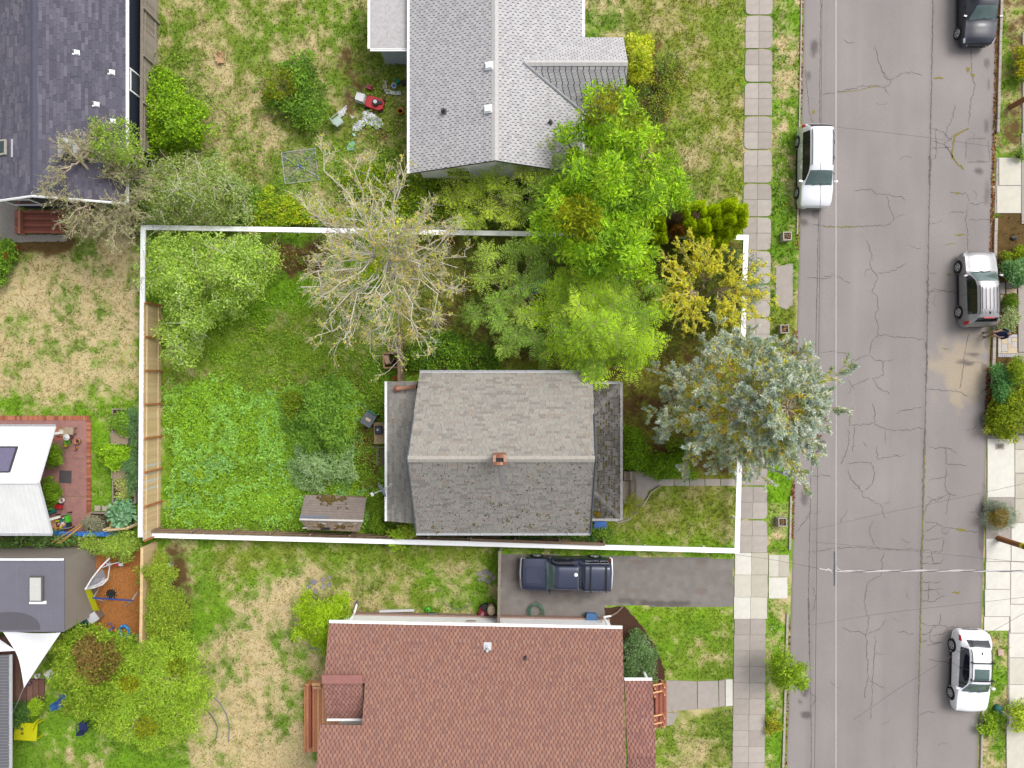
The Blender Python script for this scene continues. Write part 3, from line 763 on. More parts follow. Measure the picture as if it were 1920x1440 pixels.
def gutter(house, a, b, mat=None, w_=.11, h_=.09, out=(0, 0, 0), name='gutter', hangers=True):
 """open channel along an eave from a to b, set outwards by out"""
 a = np.array(a, float) + np.array(out); b = np.array(b, float) + np.array(out)
 d = b - a; L = np.linalg.norm(d[:2]); ang = math.atan2(d[1], d[0]); m = (a + b) / 2
 n = np.array([-math.sin(ang), math.cos(ang), 0])
 mb = MB()
 mb.box(m + n * w_ / 2, (L, .022, h_), ang); mb.box(m - n * w_ / 2, (L, .022, h_), ang); mb.box(m - (0, 0, h_ / 2 - .011), (L - .002, w_ - .024, .02), ang)
 for s in (-1, 1): mb.box(m + s * d / L * (L / 2 - .012), (.02, w_ - .024, h_ - .002), ang)
 if hangers:
  k = int(L / 1.1)
  for i in range(1, k):
   mb.box(a + d * i / k + (0, 0, h_ / 2 + .006), (.05, w_ + .03, .012), ang)
 return mb.build(name, mat or M_white, house)
def ridge_caps(roof, a, b, w_, col_mat, step=.3, name='ridge_cap', lift=.02, drop=.05):
 a = np.array(a, float); b = np.array(b, float)
 d = (b - a) / np.linalg.norm(b - a); L = np.linalg.norm(b - a)
 s = np.cross(d, (0, 0, 1)); s /= np.linalg.norm(s)
 n = int(L / step); st = L / n
 for i in range(n):
  p = a + d * st * i; q = p + d * st * .985
  mb = MB()
  z0 = np.array([0, 0, lift + .006]); z1 = np.array([0, 0, lift]); dz = np.array([0, 0, -drop])
  mb.add([p - s * w_ + dz + z0, p + z0, p + s * w_ + dz + z0, q + s * w_ + dz + z1, q + z1, q - s * w_ + dz + z1], [(0, 1, 4, 5), (1, 2, 3, 4)])
  mb.build(name, col_mat[i % len(col_mat)] if isinstance(col_mat, list) else col_mat, roof)
def window(house, c, w_, h_, nx_, ny_, name='window', fm=None):
 """framed window on a wall: centre, size, outward direction"""
 ang = math.atan2(ny_, nx_) + math.pi / 2
 c = np.array(c, float); n = np.array([nx_, ny_, 0]); u = np.array([math.cos(ang), math.sin(ang), 0])
 mb = MB()
 for sgn in (-1, 1):
  mb.box(c + u * sgn * w_ / 2 + n * .02, (.08, .06, h_ + .16), ang); mb.box(c + n * .02 + (0, 0, sgn * h_ / 2), (w_ - .08, .06, .08), ang)
 f = mb.build(name, fm or M_white, house)
 MB().box(c + n * .012, (w_ - .08, .02, h_ - .08), ang).build('pane', M_glass, f)
 return f
def wallbox(house, poly_w, z0, z1, mat, name='wall'):
 return MB().prism(poly_w, z0, z1).build(name, mat, house)
def inset(poly, d):
 P = np.array(poly, float)[:, :2]
 c = P.mean(0)
 return [tuple(p + (c - p) / np.abs(c - p) * np.minimum(np.abs(c - p), d)) for p in P]
# ---------- A: the grey roofed bungalow in the middle
ZE, ZR = 3.4, 6.7
A = thing('bungalow', 'grey shingled bungalow with brick chimney inside the white boundary', 'house', W(950, 850))
e_nw, e_ne = np.array(W(787, 699, ZE)), np.array(W(1111, 699, ZE))
r_w, r_e = np.array(W(763, 861, ZR)), np.array(W(1117, 861, ZR))
e_sw, e_se = np.array(W(780, 999, ZE)), np.array(W(1107, 999, ZE))
e_nw[1] = e_ne[1]; e_sw[1] = e_se[1]
ra = Roof(A, [lin(175, 170, 161), lin(168, 163, 155), lin(154, 149, 142), lin(181, 175, 165), lin(172, 160, 148)], under=lin(120, 114, 108))
ra.plane([e_nw, e_ne, r_e, r_w], .15, (.22, .32, .5), .016, .016, [.42, .26, .12, .12, .08], 1)
ra.plane([e_sw, e_se, r_e, r_w], .15, (.22, .32, .5), .02, .018, [.40, .32, .16, .06, .06], 2)
# rear lean-to, low slope
lz0, lz1 = 2.55, 3.25
l0, l1 = np.array(W(726, 977, lz0)), np.array(W(726, 715, lz0)); l2 = np.array(W(792, 715, lz1)); l3 = np.array(W(786, 978, lz1))
l2[1] = l1[1]; l3[1] = l0[1]; l0[0] = l1[0]; l2[0] = l3[0] = -5.1
ra.plane([l1, l0, l3, l2], .15, (.3, .45, .6), .02, .014, [.3, .3, .2, .1, .1], 3)
roofA = ra.finish(300)
M_capA = pm('ridge_shingle_pale', lin(192, 186, 176), .9, .12)
ridge_caps(roofA, r_w + (0, 0, .02), r_e + (0, 0, .02), .16, M_capA, .3, drop=.10)
# moss clumps and dark litter on the weathered lower slope
ms = MB()
sl_u, sl_v = (e_se - e_sw), (r_w - e_sw)
mn = np.cross(sl_u, sl_v); mn /= np.linalg.norm(mn)
for k in range(240):
 a, b = RNG.random(), RNG.random() ** 1.3
 c = e_sw + sl_u * a + sl_v * b + mn * .02; s = RNG.uniform(.015, .042)
 ms.box(c, (s * RNG.uniform(1, 2.4), s, .035), RNG.uniform(-.4, .4), R(36), 0, lin(92, 84, 72) if RNG.random() < .75 else lin(124, 118, 60))
for k in range(14):
 a, b = RNG.random(), RNG.random() * .5
 c0 = e_sw + sl_u * a + sl_v * b
 for q in range(7):
  c = c0 + sl_u / np.linalg.norm(sl_u) * RNG.normal(0, .07) + sl_v / np.linalg.norm(sl_v) * RNG.normal(0, .09) + mn * .02
  ms.box(c, (.05, .04, .04), RNG.uniform(0, 3), R(36), 0, lin(128, 120, 42))
M_moss = pm('moss', (1, 1, 1), .98, .25, attr=True, spec=.05)
o = ms.build('moss', M_moss, roofA, attr=True); o['kind'] = 'stuff'
# walls, gables
wx0, wx1, wy0, wy1 = e_sw[0] + .4, e_se[0] - .3, e_sw[1] + .45, e_nw[1] - .45
M_wallA = pm('faded_blue_siding', lin(140, 150, 160), .7, .06)
w_ = MB(); w_.prism([(wx0, wy0), (wx1, wy0), (wx1, wy1), (wx0, wy1)], 0, ZE + .1)
for xx in (wx0 + .08, wx1 - .08):
 ym = (wy0 + wy1) / 2; k = (ZR - ZE) / ((e_nw[1] - e_sw[1]) / 2)
 hh = ZE + .1; hz = ZR - .25
 w_.add([(xx - .08, wy0, hh), (xx - .08, wy1, hh), (xx - .08, ym, hz), (xx + .08, wy0, hh), (xx + .08, wy1, hh), (xx + .08, ym, hz)], [(0, 2, 1), (3, 4, 5), (0, 1, 4, 3), (1, 2, 5, 4), (2, 0, 3, 5)])
w_.build('wall', M_wallA, A)
wallbox(A, [(l0[0] + .3, l0[1] + .3), (wx0 - .003, l0[1] + .3), (wx0 - .003, l1[1] - .3), (l0[0] + .3, l1[1] - .3)], 0, lz0 - .02, M_wallA, 'lean_to_wall')
for px_ in (-3.2, .2, 2.6): window(A, (px_, wy0 - .001, 1.7), 1.0, 1.3, 0, -1)
for px_ in (-3.0, 1.5): window(A, (px_, wy1 + .001, 1.7), 1.0, 1.3, 0, 1)
window(A, (l0[0] + .299, -4.6, 1.5), 1.2, 1.0, -1, 0)
M_flash = pm('dark_rake_trim', lin(96, 102, 112), .5, .05)
for a, b in ((r_w, e_sw), (r_e, e_se)):
 MB().tube([a + (0, 0, .04), b + (0, 0, .04)], .05, 4).build('rake_trim', M_flash, A)
for a, b, t in ((r_w, e_nw, .5), (r_e, e_ne, .5)):
 MB().tube([a + (0, 0, .04), a + (b - a) * t + (0, 0, .04)], .05, 4).build('rake_trim', M_flash, A)
gutter(A, e_nw, e_ne, M_galv, out=(0, .07, -.04)); gutter(A, e_sw, e_se, M_galv, out=(0, -.07, -.04))
gutter(A, l0, l1, M_white, out=(-.07, 0, -.03))
# front porch with its mossy hipped roof
PE, PI_ = 2.6, 3.3
pA = [np.array(W(1163, 972, PE)), np.array(W(1163, 720, PE)), np.array(W(1116, 766, PI_)), np.array(W(1113, 918, PI_))]
pA[1][0] = pA[0][0]; xin = 4.22
pi_n = np.array((xin, pA[1][1] - (pA[0][0] - xin), PI_)); pi_s = np.array((xin, pA[0][1] + (pA[0][0] - xin), PI_))
pw_n = np.array((xin, pA[1][1], PE)); pw_s = np.array((xin, pA[0][1], PE))
Pm = thing('porch', 'front porch with dark mossy hipped roof on the grey bungalow', 'porch', W(1140, 850))
rp = Roof(Pm, [lin(124, 120, 118), lin(112, 108, 106), lin(136, 131, 128), lin(104, 98, 90)], under=lin(62, 58, 40))
rp.plane([pA[0], pA[1], pi_n, pi_s], .16, (.32, .48), .035, .02, None, 4)
rp.plane([pw_n, pA[1], pi_n], .16, (.32, .48), .035, .02, None, 5)
rp.plane([pw_s, pA[0], pi_s], .16, (.32, .48), .035, .02, None, 6)
roofP = rp.finish(200)
M_capP = [pm('hip_cap_%d' % i, lin(*c), .92, .15) for i, c in enumerate(((140, 136, 132), (128, 124, 120)))]
ridge_caps(roofP, pA[1] + (-.05, -.05, .03), pi_n + (0, 0, .05), .13, M_capP, .28, drop=.05)
ridge_caps(roofP, pA[0] + (-.05, .05, .03), pi_s + (0, 0, .05), .13, M_capP, .28, drop=.05)
mb = MB()
for k in range(260):
 x_ = RNG.uniform(xin + .05, pA[0][0] - .05); y_ = RNG.uniform(pA[0][1] + .1, pA[1][1] - .1)
 zz_ = min(PE + (PI_ - PE) * (pA[0][0] - x_) / (pA[0][0] - xin), PE + (PI_ - PE) * min(y_ - pA[0][1], pA[1][1] - y_) / (pA[0][0] - xin))
 x_ = round(x_ / .16) * .16
 mb.box((x_, y_, zz_ + .02), (.05, RNG.uniform(.05, .18), .04), RNG.normal(0, .15), 0, 0, lin(112, 104, 42) if RNG.random() < .7 else lin(84, 88, 36))
for k in range(90):
 t = RNG.random(); zc = PE + .12
 mb.box((xin + .08 + RNG.random() * .5, pA[0][1] + .15 + RNG.random() * .45, zc + RNG.uniform(-.02, .08)), (.09, .08, .05), RNG.random() * 3, 0, 0, lin(128, 108, 40))
o = mb.build('moss', M_moss, roofP, attr=True); o['kind'] = 'stuff'
M_oldwhite = pm('peeling_white_paint', lin(226, 222, 218), .7, .2, 8)
gutter(Pm, pA[0] + (0, -.1, 0), pA[1] + (0, .1, 0), M_oldwhite, out=(.07, 0, -.03))
gutter(Pm, pw_n + (0, 0, 0), pA[1], M_galv, out=(0, .07, -.03), hangers=False); gutter(Pm, pw_s, pA[0], M_oldwhite, out=(0, -.07, -.03), hangers=False)
MB().prism([(xin + .08, pA[0][1] + .35), (pA[0][0] - .3, pA[0][1] + .35), (pA[0][0] - .3, pA[1][1] - .35), (xin + .08, pA[1][1] - .35)], 0, .55).build('porch_floor', pm('grey_deck_paint', lin(150, 146, 140), .7), Pm)
for yy in (pA[0][1] + .45, -3.6, pA[1][1] - .45):
 MB().box((pA[0][0] - .4, yy, 1.5), (.14, .14, 1.9)).build('post', M_white, Pm)
# front steps: weathered boards
ST = thing('front_steps', 'weathered grey wooden steps beside the mossy porch roof', 'steps', W(1178, 910))
M_oldwood = [pm('weathered_board_%s' % n_, lin(*c), .9, .22, 7, .3) for n_, c in (('light', (168, 154, 134)), ('mid', (150, 136, 118)), ('dark', (122, 110, 96)))]
for k in range(5):
 x0_ = 1165 + 5.6 * k
 MB().prism(ppoly([(x0_, 899), (x0_ + 5.0, 899), (x0_ + 5.0, 941 - k * .6), (x0_, 941 - k * .6)]), .04, .56 - .1 * k).build('tread', M_oldwood[k % 3], ST)
for k in range(4):
 MB().prism(ppoly([(1166 + 5.6 * k, 881), (1171 + 5.6 * k, 881), (1171 + 5.6 * k, 897), (1166 + 5.6 * k, 897)]), .03, .75).build('rail_board', M_oldwood[(k + 1) % 3], ST)
# chimney, standing in the roof: a part of the house
M_brick = [pm('chimney_brick_%s' % n_, lin(*c), .9, .2, 20, .3) for n_, c in (('red', (186, 122, 96)), ('pale', (206, 160, 134)), ('dark', (158, 98, 76)))]
cx, cy, cz = W(937, 862, 7.6)
ch = MB().box((cx, cy, 6.7), (.52, .40, 1.6)).box((cx, cy, 7.5), (.3, .16, .05), col=(0, 0, 0)).build('chimney', pm('mortar', lin(190, 176, 160), .95, .15), A)
k = 0
for lv in range(9):
 zc = 5.98 + lv * .19
 for sx_, sy_, nb in ((1, 0, 3), (-1, 0, 3), (0, 1, 3), (0, -1, 3)):
  for i in range(nb):
   t = (i + .5) / nb - .5
   if sx_: p = (cx + sx_ * .27, cy + t * .44, zc); s_ = (.06, .135, .165)
   else: p = (cx + t * .6, cy + sy_ * .21, zc); s_ = (.18, .06, .165)
   MB().box(p, s_).build('brick', M_brick[(k * 7 + lv) % 3], ch); k += 1
for i in range(4):
 for sy_ in (-1, 1):
  MB().box((cx + (i - 1.5) * .16, cy + sy_ * .165, 7.72), (.145, .14, .08)).build('brick', M_brick[(i + sy_) % 3], ch)
for sx_ in (-1, 1):
 MB().box((cx + sx_ * .25, cy, 7.72), (.13, .17, .08)).build('brick', M_brick[1], ch)
MB().box((cx, cy, 7.63), (.34, .19, .03)).build('flue', M_black, ch)
MB().slab([e_sw + sl_u * .475 + sl_v * .92 + mn * .03, e_sw + sl_u * .50 + sl_v * .92 + mn * .03, e_sw + sl_u * .515 + sl_v * .66 + mn * .03, e_sw + sl_u * .49 + sl_v * .66 + mn * .03][::-1], .006).build('flashing', pm('lead_flashing', lin(160, 158, 156), .6, .15), roofA)
# leaning terracotta vent pipe on the lean-to
vp = MB().tube([W(745, 729, 2.95), W(782, 725, 3.6)], .11, 12).build('vent_pipe', pm('terracotta', lin(192, 138, 112), .8, .12), A, True)
MB().tube([W(781.2, 725.1, 3.6), W(782.6, 725, 3.625)], .085, 12).build('black_mouth_cap', M_black, vp)  # black cap painted for the shade inside the open pipe end
MB().cyl(W(745, 729, 2.75), .2, .15, 14).build('pipe_collar', pm('terracotta_dark', lin(170, 118, 96), .8, .12), vp, True)
# ---------- B: the pale grey roofed house at the top
B = thing('house', 'house with pale grey shingle roof cut by the top edge', 'house', W(940, 190))
BE, BR = 2.9, 5.0
bw0, bw1 = np.array(W(768, 325, BE)), np.array(W(768, -130, BE))
be0, be1 = np.array(W(1092, 325, BE)), np.array(W(1092, -130, BE))
br0 = np.array(W(926, 300, BR)); br1 = np.array(W(926, -135, BR)); br0[0] = br1[0] = (bw0[0] + be0[0]) / 2
bw0[0] = bw1[0]; br0[1] = bw0[1] + .02; br1[1] = bw1[1]
rb = Roof(B, [lin(210, 208, 210), lin(204, 201, 203), lin(216, 213, 213), lin(196, 193, 195)], under=lin(96, 94, 98))
kw = dict(exp=.145, w=.31, gap=.04, t=.016, weights=[.42, .28, .22, .08])
rb.plane([bw1, bw0, br0, br1], seed=7, **kw)
rb.plane([be0, be1, br1, br0], seed=8, **kw)
# cross gable to the right
cz_e, cz_r = 2.9, 4.35
cg_r0 = np.array(W(1040, 118, cz_r)); cg_r1 = np.array(W(1177, 118, cz_r)); cg_r0[1] = cg_r1[1]
frac = (cz_r - BE) / (BR - BE)
cg_r0[0] = be0[0] + (br0[0] - be0[0]) * frac
ex_ = np.array(W(1173, 212, cz_e)); cs = np.array((be0[0] + .02, ex_[1], cz_e)); ex_[0] = cg_r1[0]
cnz = 2 * cg_r1[1] - ex_[1]
exn = np.array((cg_r1[0], cnz, cz_e)); csn = np.array((be0[0] + .02, cnz, cz_e))
up = np.array((0, 0, .035))
kw2 = dict(exp=.145, w=.31, gap=.05, t=.022, weights=[.2, .36, .12, .32])
rb.plane([cs + up, ex_ + up, cg_r1 + up, cg_r0 + up], seed=9, **kw2)
rb.plane([csn + up, exn + up, cg_r1 + up, cg_r0 + up], seed=10, **kw)
roofB = rb.finish(300)
M_capB = pm('ridge_shingle_white', lin(220, 216, 214), .9, .08)
ridge_caps(roofB, br1, br0, .17, M_capB, .3, drop=.08)
ridge_caps(roofB, cg_r0 + up, cg_r1 + up, .15, M_capB, .3, drop=.08)
vl = MB()
for a, b in ((cg_r0 + up, cs + up), (cg_r0 + up, csn + up)):
 vl.tube([a + (.05, 0, .015), b + (.05, 0, .015)], .07, 4)
vl.build('valley_flashing', M_galv, roofB)
for a, b in (((1042, 120), (1176, 121)),): pass
wallbox(B, [(bw0[0] + .45, bw0[1] + .4), (be0[0] - .4, bw0[1] + .4), (be0[0] - .4, bw1[1]), (bw0[0] + .45, bw1[1])], 0, BE - .05, M_whitew)
wallbox(B, [(be0[0] - .395, ex_[1] + .4), (ex_[0] - .35, ex_[1] + .4), (ex_[0] - .35, cnz - .4), (be0[0] - .395, cnz - .4)], 0, BE - .05, M_whitew, 'wing_wall')
gb = MB(); yy = bw0[1] + .48; zt_ = BR - .25
gb.add([(bw0[0] + .5, yy - .06, BE - .05), (be0[0] - .5, yy - .06, BE - .05), (br0[0], yy - .06, zt_), (bw0[0] + .5, yy + .06, BE - .05), (be0[0] - .5, yy + .06, BE - .05), (br0[0], yy + .06, zt_)], [(0, 1, 2), (5, 4, 3), (0, 3, 4, 1), (1, 4, 5, 2), (2, 5, 3, 0)])
gb.build('gable', M_whitew, B)
window(B, (-3.0, bw0[1] + .399, 1.6), 1.3, 1.1, 0, -1); window(B, (1.2, bw0[1] + .399, 1.6), 1.3, 1.1, 0, -1)
gutter(B, bw1, bw0, M_white, out=(-.07, 0, -.03)); gutter(B, be0, be1, M_white, out=(.07, 0, -.03)); gutter(B, cs + (.1, 0, 0), ex_, M_white, out=(0, -.07, -.03))
M_ventw = pm('vent_white', (.72, .74, .76), .4, .03)
for px_, py_ in ((917, 123), (915, 204)):
 c = np.array(W(px_, py_, 4.95))
 v = MB().box(c + (0, 0, -.02), (.42, .42, .05), 0, 0, R(-18)).box(c + (0, 0, .06), (.36, .36, .14), 0, 0, R(-18), taper=.85).build('roof_vent', M_ventw, roofB)
for px_, py_, z_ in ((832, 208, 3.9), (1031, 229, 3.75)):
 c = np.array(W(px_, py_, z_)); v = MB().cyl(c - (0, 0, .1), .06, .4, 12).cyl(c - (0, 0, .04), .16, .05, 14, .09).build('vent_pipe', M_dark, roofB)
# small rear porch
bp_ = thing('rear_porch', 'small rear porch roof at the corner of the pale grey house', 'porch', W(735, 60))
q0 = np.array(W(694, 91, 2.6)); q1 = np.array((bw0[0] - .02, q0[1], 2.6)); q2 = np.array((bw0[0] - .02, q0[1] + 4.5, 2.6)); q3 = np.array((q0[0], q0[1] + 4.5, 2.6))
MB().slab([q0, q1, q2, q3], .16).build('roof', pm('pale_roofing', lin(206, 202, 202), .9, .15), bp_)
gutter(bp_, q0, q1 - (.1, 0, 0), M_white, out=(0, -.07, -.03)); gutter(bp_, q3, q0, M_white, out=(-.07, 0, -.03))
wallbox(bp_, [(W(724, 0)[0], W(0, 121)[1]), (bw0[0] + .44, W(0, 121)[1]), (bw0[0] + .44, 23), (W(724, 0)[0], 23)], 0, 2.42, pm('pale_blue_wall', lin(184, 192, 206), .7, .05))
# ---------- C: the dark roofed house at the left top
Cc = thing('house', 'house with dark blue grey roof and skylights in the left top corner', 'house', W(90, 230))
DE, DR = 3.1, 4.6
d_e0, d_e1 = np.array(W(236, 381, DE)), np.array(W(236, -140, DE))
d_r0, d_r1 = np.array(W(62, 376, DR)), np.array(W(62, -140, DR)); d_r0[1] = d_e0[1]; d_r0[0] = d_r1[0]; d_e1[0] = d_e0[0]
d_w0 = np.array((2 * d_r0[0] - d_e0[0], d_e0[1], DE)); d_w1 = np.array((d_w0[0], d_e1[1], DE))
rc_ = Roof(Cc, [lin(104, 101, 116), lin(114, 110, 124), lin(95, 92, 106), lin(124, 120, 133)], under=lin(70, 68, 80))
rc_.plane([d_e0, d_e1, d_r1, d_r0], .16, (.3, .45, .6), .014, .016, [.4, .3, .2, .1], 11)
rc_.plane([d_w1, d_w0, d_r0, d_r1], .16, (.3, .45, .6), .014, .016, [.4, .3, .2, .1], 12)
roofC = rc_.finish(300)
ridge_caps(roofC, d_r1, d_r0, .19, pm('ridge_shingle_dark', lin(92, 92, 110), .9, .1), .3, drop=.07)
M_navy = pm('dark_navy_siding', lin(48, 54, 70), .6, .08, 6)
wallbox(Cc, [(d_w0[0] + .4, d_e0[1] + .5), (d_e0[0] - .3, d_e0[1] + .5), (d_e0[0] - .3, d_e1[1]), (d_w0[0] + .4, d_e1[1])], 0, DE - .03, M_navy)
window(Cc, (d_e0[0] - .299, W(0, 180)[1], 1.6), 1.2, 1.1, 1, 0)
window(Cc, (W(60, 0)[0] + .5, d_e0[1] + .499, 1.5), 1.6, 1.1, 0, -1)
gutter(Cc, d_e0, d_e1, M_white, out=(.07, 0, -.03))
mb = MB()
mb.tube([d_e0 + (0, -.03, .02), d_r0 + (0, -.03, .02), d_w0 + (0, -.03, .02)], .06, 4); mb.build('rake_trim', M_white, Cc)
def on_roofC(px_, py_):
 """point of the dark roof seen at a pixel"""
 z_ = 3.8
 for _ in range(12):
  x_ = W(px_, py_, z_)[0]
  z_ = DR - abs(x_ - d_r0[0]) * (DR - DE) / (d_e0[0] - d_r0[0])
 return np.array(W(px_, py_, z_))
slope = math.atan2(DR - DE, d_e0[0] - d_r0[0])
M_skyglass = pm('skylight_glass', lin(214, 222, 230), .1, .04, spec=.7)
sk = thing('skylight', 'white framed skylight half under the twiggy tree on the dark roof', 'skylight', on_roofC(140, 277))
c = on_roofC(140, 277)
MB().box(c + (0, 0, .05), (1.45, .82, .14), 0, 0, slope).build('frame', pm('skylight_frame', lin(206, 208, 214), .5), sk)
MB().box(c + (0, 0, .125), (1.25, .66, .03), 0, 0, slope).build('pane', M_skyglass, sk)
MB().box(on_roofC(114, 277) + (0, 0, .03), (.22, 1.0, .05), 0, 0, slope).build('flashing', M_galv, sk)
sk = thing('skylight', 'skylight with dark open pane at the left edge of the dark roof', 'skylight', on_roofC(2, 278))
c = on_roofC(2, 278)
MB().box(c + (0, 0, .05), (.9, .8, .14), 0, 0, -slope).build('frame', pm('skylight_frame_tan', lin(202, 196, 180), .5), sk)
MB().box(c + (0, 0, .125), (.72, .62, .03), 0, 0, -slope).build('pane', pm('dark_green_glass', lin(40, 66, 66), .1), sk)
MB().box(on_roofC(23, 278) + (0, 0, .02), (.1, .95, .04), 0, 0, -slope).build('flashing', M_galv, sk)
for px_, py_ in ((143, 99), (209, 136), (180, 196), (211, 228)):
 c = on_roofC(px_, py_)
 v = MB().box(c + (.06, 0, .06), (.22, .2, .12), 0, 0, slope).box(c + (0, 0, .02), (.34, .26, .04), 0, 0, slope).build('roof_vent', M_ventw, roofC)
 MB().box(c + (-.1, .03, .075), (.13, .15, .09), 0, 0, slope).build('vent_mouth', M_dark, v)
MB().box(on_roofC(140, 140) + (0, 0, .02), (.26, .2, .03), 0, 0, slope).build('roof_vent', pm('vent_blue_grey', lin(74, 78, 98), .6), roofC)
# its red brown deck
dk = thing('deck', 'red brown wooden deck beside the dark blue grey house', 'deck', W(78, 418))
M_red = [pm('red_cedar_%s' % n_, lin(*c), .7, .16, 6, .15) for n_, c in (('light', (184, 108, 84)), ('mid', (166, 90, 68)), ('dark', (140, 78, 58)))]
for k in range(10):
 y0_ = 397 + 4.2 * k
 MB().prism(ppoly([(43, y0_), (128, y0_ + .5), (128, y0_ + 4.4), (43, y0_ + 3.9)]), .22, .3).build('plank', M_red[(k * 5) % 3], dk)
for k in range(3):
 MB().prism(ppoly([(31, 397 + 14 * k), (40, 397 + 14 * k), (40, 410 + 14 * k), (31, 410 + 14 * k)]), .05, .16).build('step_board', M_red[k % 2], dk)
MB().box(W(41.5, 418, .3), (.12, 1.35, .5)).build('edge_board', pm('pale_red_trim', lin(206, 142, 116), .7), dk)
# ---------- D: garden building with white standing seam roof
D = thing('garden_building', 'small building with white ribbed metal roof on the brick patio', 'outbuilding', W(20, 890))
WE, WR = 2.6, 3.9
f_n0, f_n1 = np.array(W(103, 800, WE)), np.array(W(-130, 796, WE)); f_n1[1] = f_n0[1]
f_r0, f_r1 = np.array(W(72, 905, WR)), np.array(W(-130, 905, WR))
f_s0, f_s1 = np.array(W(97, 1000, WE)), np.array(W(-130, 1000, WE))
M_metal_roof = pm('white_metal_roof', (.60, .60, .59), .5, .06, 1.2)
rf = MB().slab([f_n1, f_n0, f_r0, f_r1], .12).slab([f_s1, f_s0, f_r0, f_r1], .12).build('roof', M_metal_roof, D)
for a0, b0, a1, b1 in ((f_n0, f_r0, f_n1, f_r1), (f_s0, f_r0, f_s1, f_r1)):
 n = 24
 for i in range(1, n):
  t = i / n
  MB().tube([a0 + (a1 - a0) * t + (0, 0, .02), b0 + (b1 - b0) * t + (0, 0, .02)], .03, 4).build('seam', M_metal_roof, rf)
MB().tube([f_r1 + (0, 0, .02), f_r0 + (0, 0, .02)], .07, 6).build('ridge_cap', M_metal_roof, rf)
wallbox(D, [(f_n1[0], f_s0[1] + .2), (-27.9, f_s0[1] + .2), (-27.9, f_n0[1] - .2), (f_n1[0], f_n0[1] - .2)], 0, WE - .05, pm('grey_board_wall', lin(150, 146, 142), .8, .1))
for yy in (f_s0[1] + .5, f_n0[1] - .5): MB().box((-26.2, yy, 1.35), (.12, .12, 2.6)).build('post', M_white, D)
gutter(D, f_n1, f_n0, M_galv, out=(0, .06, -.03)); gutter(D, f_s1, f_s0, M_galv, out=(0, -.06, -.03))
MB().tube([f_n0 + (.02, 0, 0), f_r0 + (.02, 0, 0), f_s0 + (.02, 0, 0)], .045, 4).build('rake_trim', M_galv, D)
c = np.array(W(4, 861, 3.35)); sl_d = math.atan2(WR - WE, f_n0[1] - f_r0[1])
sk = thing('skylight', 'dark tinted skylight in the white ribbed metal roof', 'skylight', c)
MB().box(c + (0, 0, .06), (1.35, 1.45, .1), 0, -sl_d).build('frame', M_dark, sk)
MB().box(c + (0, 0, .12), (1.22, 1.3, .02), 0, -sl_d).build('pane', pm('tinted_glass', lin(128, 122, 150), .12), sk)
# ---------- E: the flat roofed grey box
E_ = thing('outbuilding', 'flat roofed taupe building with dark membrane roof and skylight', 'outbuilding', W(80, 1110))
EZ = 2.9
e0, e1 = W(120, 1047, EZ), W(120, 1184, EZ)
x1_, yt_, yb_ = e0[0], e0[1], e1[1]
x0_ = W(-140, 0, EZ)[0]
wall_m = pm('taupe_panel', lin(166, 156, 146), .7, .05, 2)
wallbox(E_, [(x0_, yb_), (x1_, yb_), (x1_, yt_), (x0_, yt_)], 0, EZ - .06, wall_m)
M_memb = pm('membrane_roof', lin(126, 124, 136), .75, .05, 2, .05)
fr = MB().box(((x0_ + x1_) / 2, (yt_ + yb_) / 2, EZ - .03), (x1_ - x0_ + .04, yt_ - yb_ + .04, .06)).build('roof', M_memb, E_)
sm = MB()
for k in range(7): sm.box((x1_ - .1 - k * .62, (yt_ + yb_) / 2, EZ + .002), (.018, yt_ - yb_ - .05, .006))
for k in range(6): sm.box(((x0_ + x1_) / 2, yt_ - .35 - k * .68, EZ + .003), (x1_ - x0_ - .05, .018, .006))
o = sm.build('seam', pm('membrane_seam', lin(138, 136, 148), .8), fr); o['kind'] = 'stuff'
MB().box(((x0_ + x1_) / 2, yt_ - .05, EZ + .03), (x1_ - x0_, .1, .05)).build('edge_trim', M_white, fr)
a_ = np.linspace(0, math.pi, 20); pc = np.array(W(20, 1181, EZ))
MB().prism([(pc[0] + 1.62 * math.cos(t), pc[1] + .98 * math.sin(t) ** .8) for t in a_], EZ + .008, EZ + .012).build('damp_patch', pm('damp_membrane', lin(104, 100, 108), .6, .04), fr)
c = np.array(W(71, 1103, EZ))
sk = thing('skylight', 'narrow white skylight on the flat dark membrane roof', 'skylight', c)
MB().box(c + (0, 0, .08), (.72, 1.36, .15)).build('frame', pm('skylight_frame_dark', lin(110, 108, 106), .5), sk)
MB().box(c + (-.02, 0, .165), (.6, 1.24, .03)).build('pane', pm('frosted_pane', lin(228, 226, 220), .25, .05), sk)
MB().box(c + (.02, -.76, .03), (.9, .16, .05)).build('flashing', M_white, sk)
# ---------- F: the red roofed house at the bottom
F = thing('house', 'house with red brown shingle roof cut by the bottom edge', 'house', W(890, 1330))
FE, FR = 3.0, 5.2
g0, g1 = np.array(W(617, 1168, FE)), np.array(W(1167, 1179, FE))
ud = (g1 - g0) / np.linalg.norm(g1 - g0); dn = np.array((ud[1], -ud[0], 0))
run = 7.6
g3, g2 = g0 + dn * run + (0, 0, FR - FE), g1 + dn * run + (0, 0, FR - FE)
rF = Roof(F, [lin(178, 131, 114), lin(172, 125, 109), lin(184, 138, 118), lin(163, 119, 107)], under=lin(136, 100, 92))
kwF = dict(exp=.17, w=.23, gap=.08, t=.02, weights=[.42, .26, .2, .12])
kz = (FR - FE) / run; u1, v1, v2 = 2.19, 2.85, 4.8
gk = lambda u, v: g0 + ud * u + dn * v + (0, 0, kz * v)
rF.plane([g0, g1, gk(np.linalg.norm(g1 - g0), v1), gk(0, v1)], seed=13, **kwF)
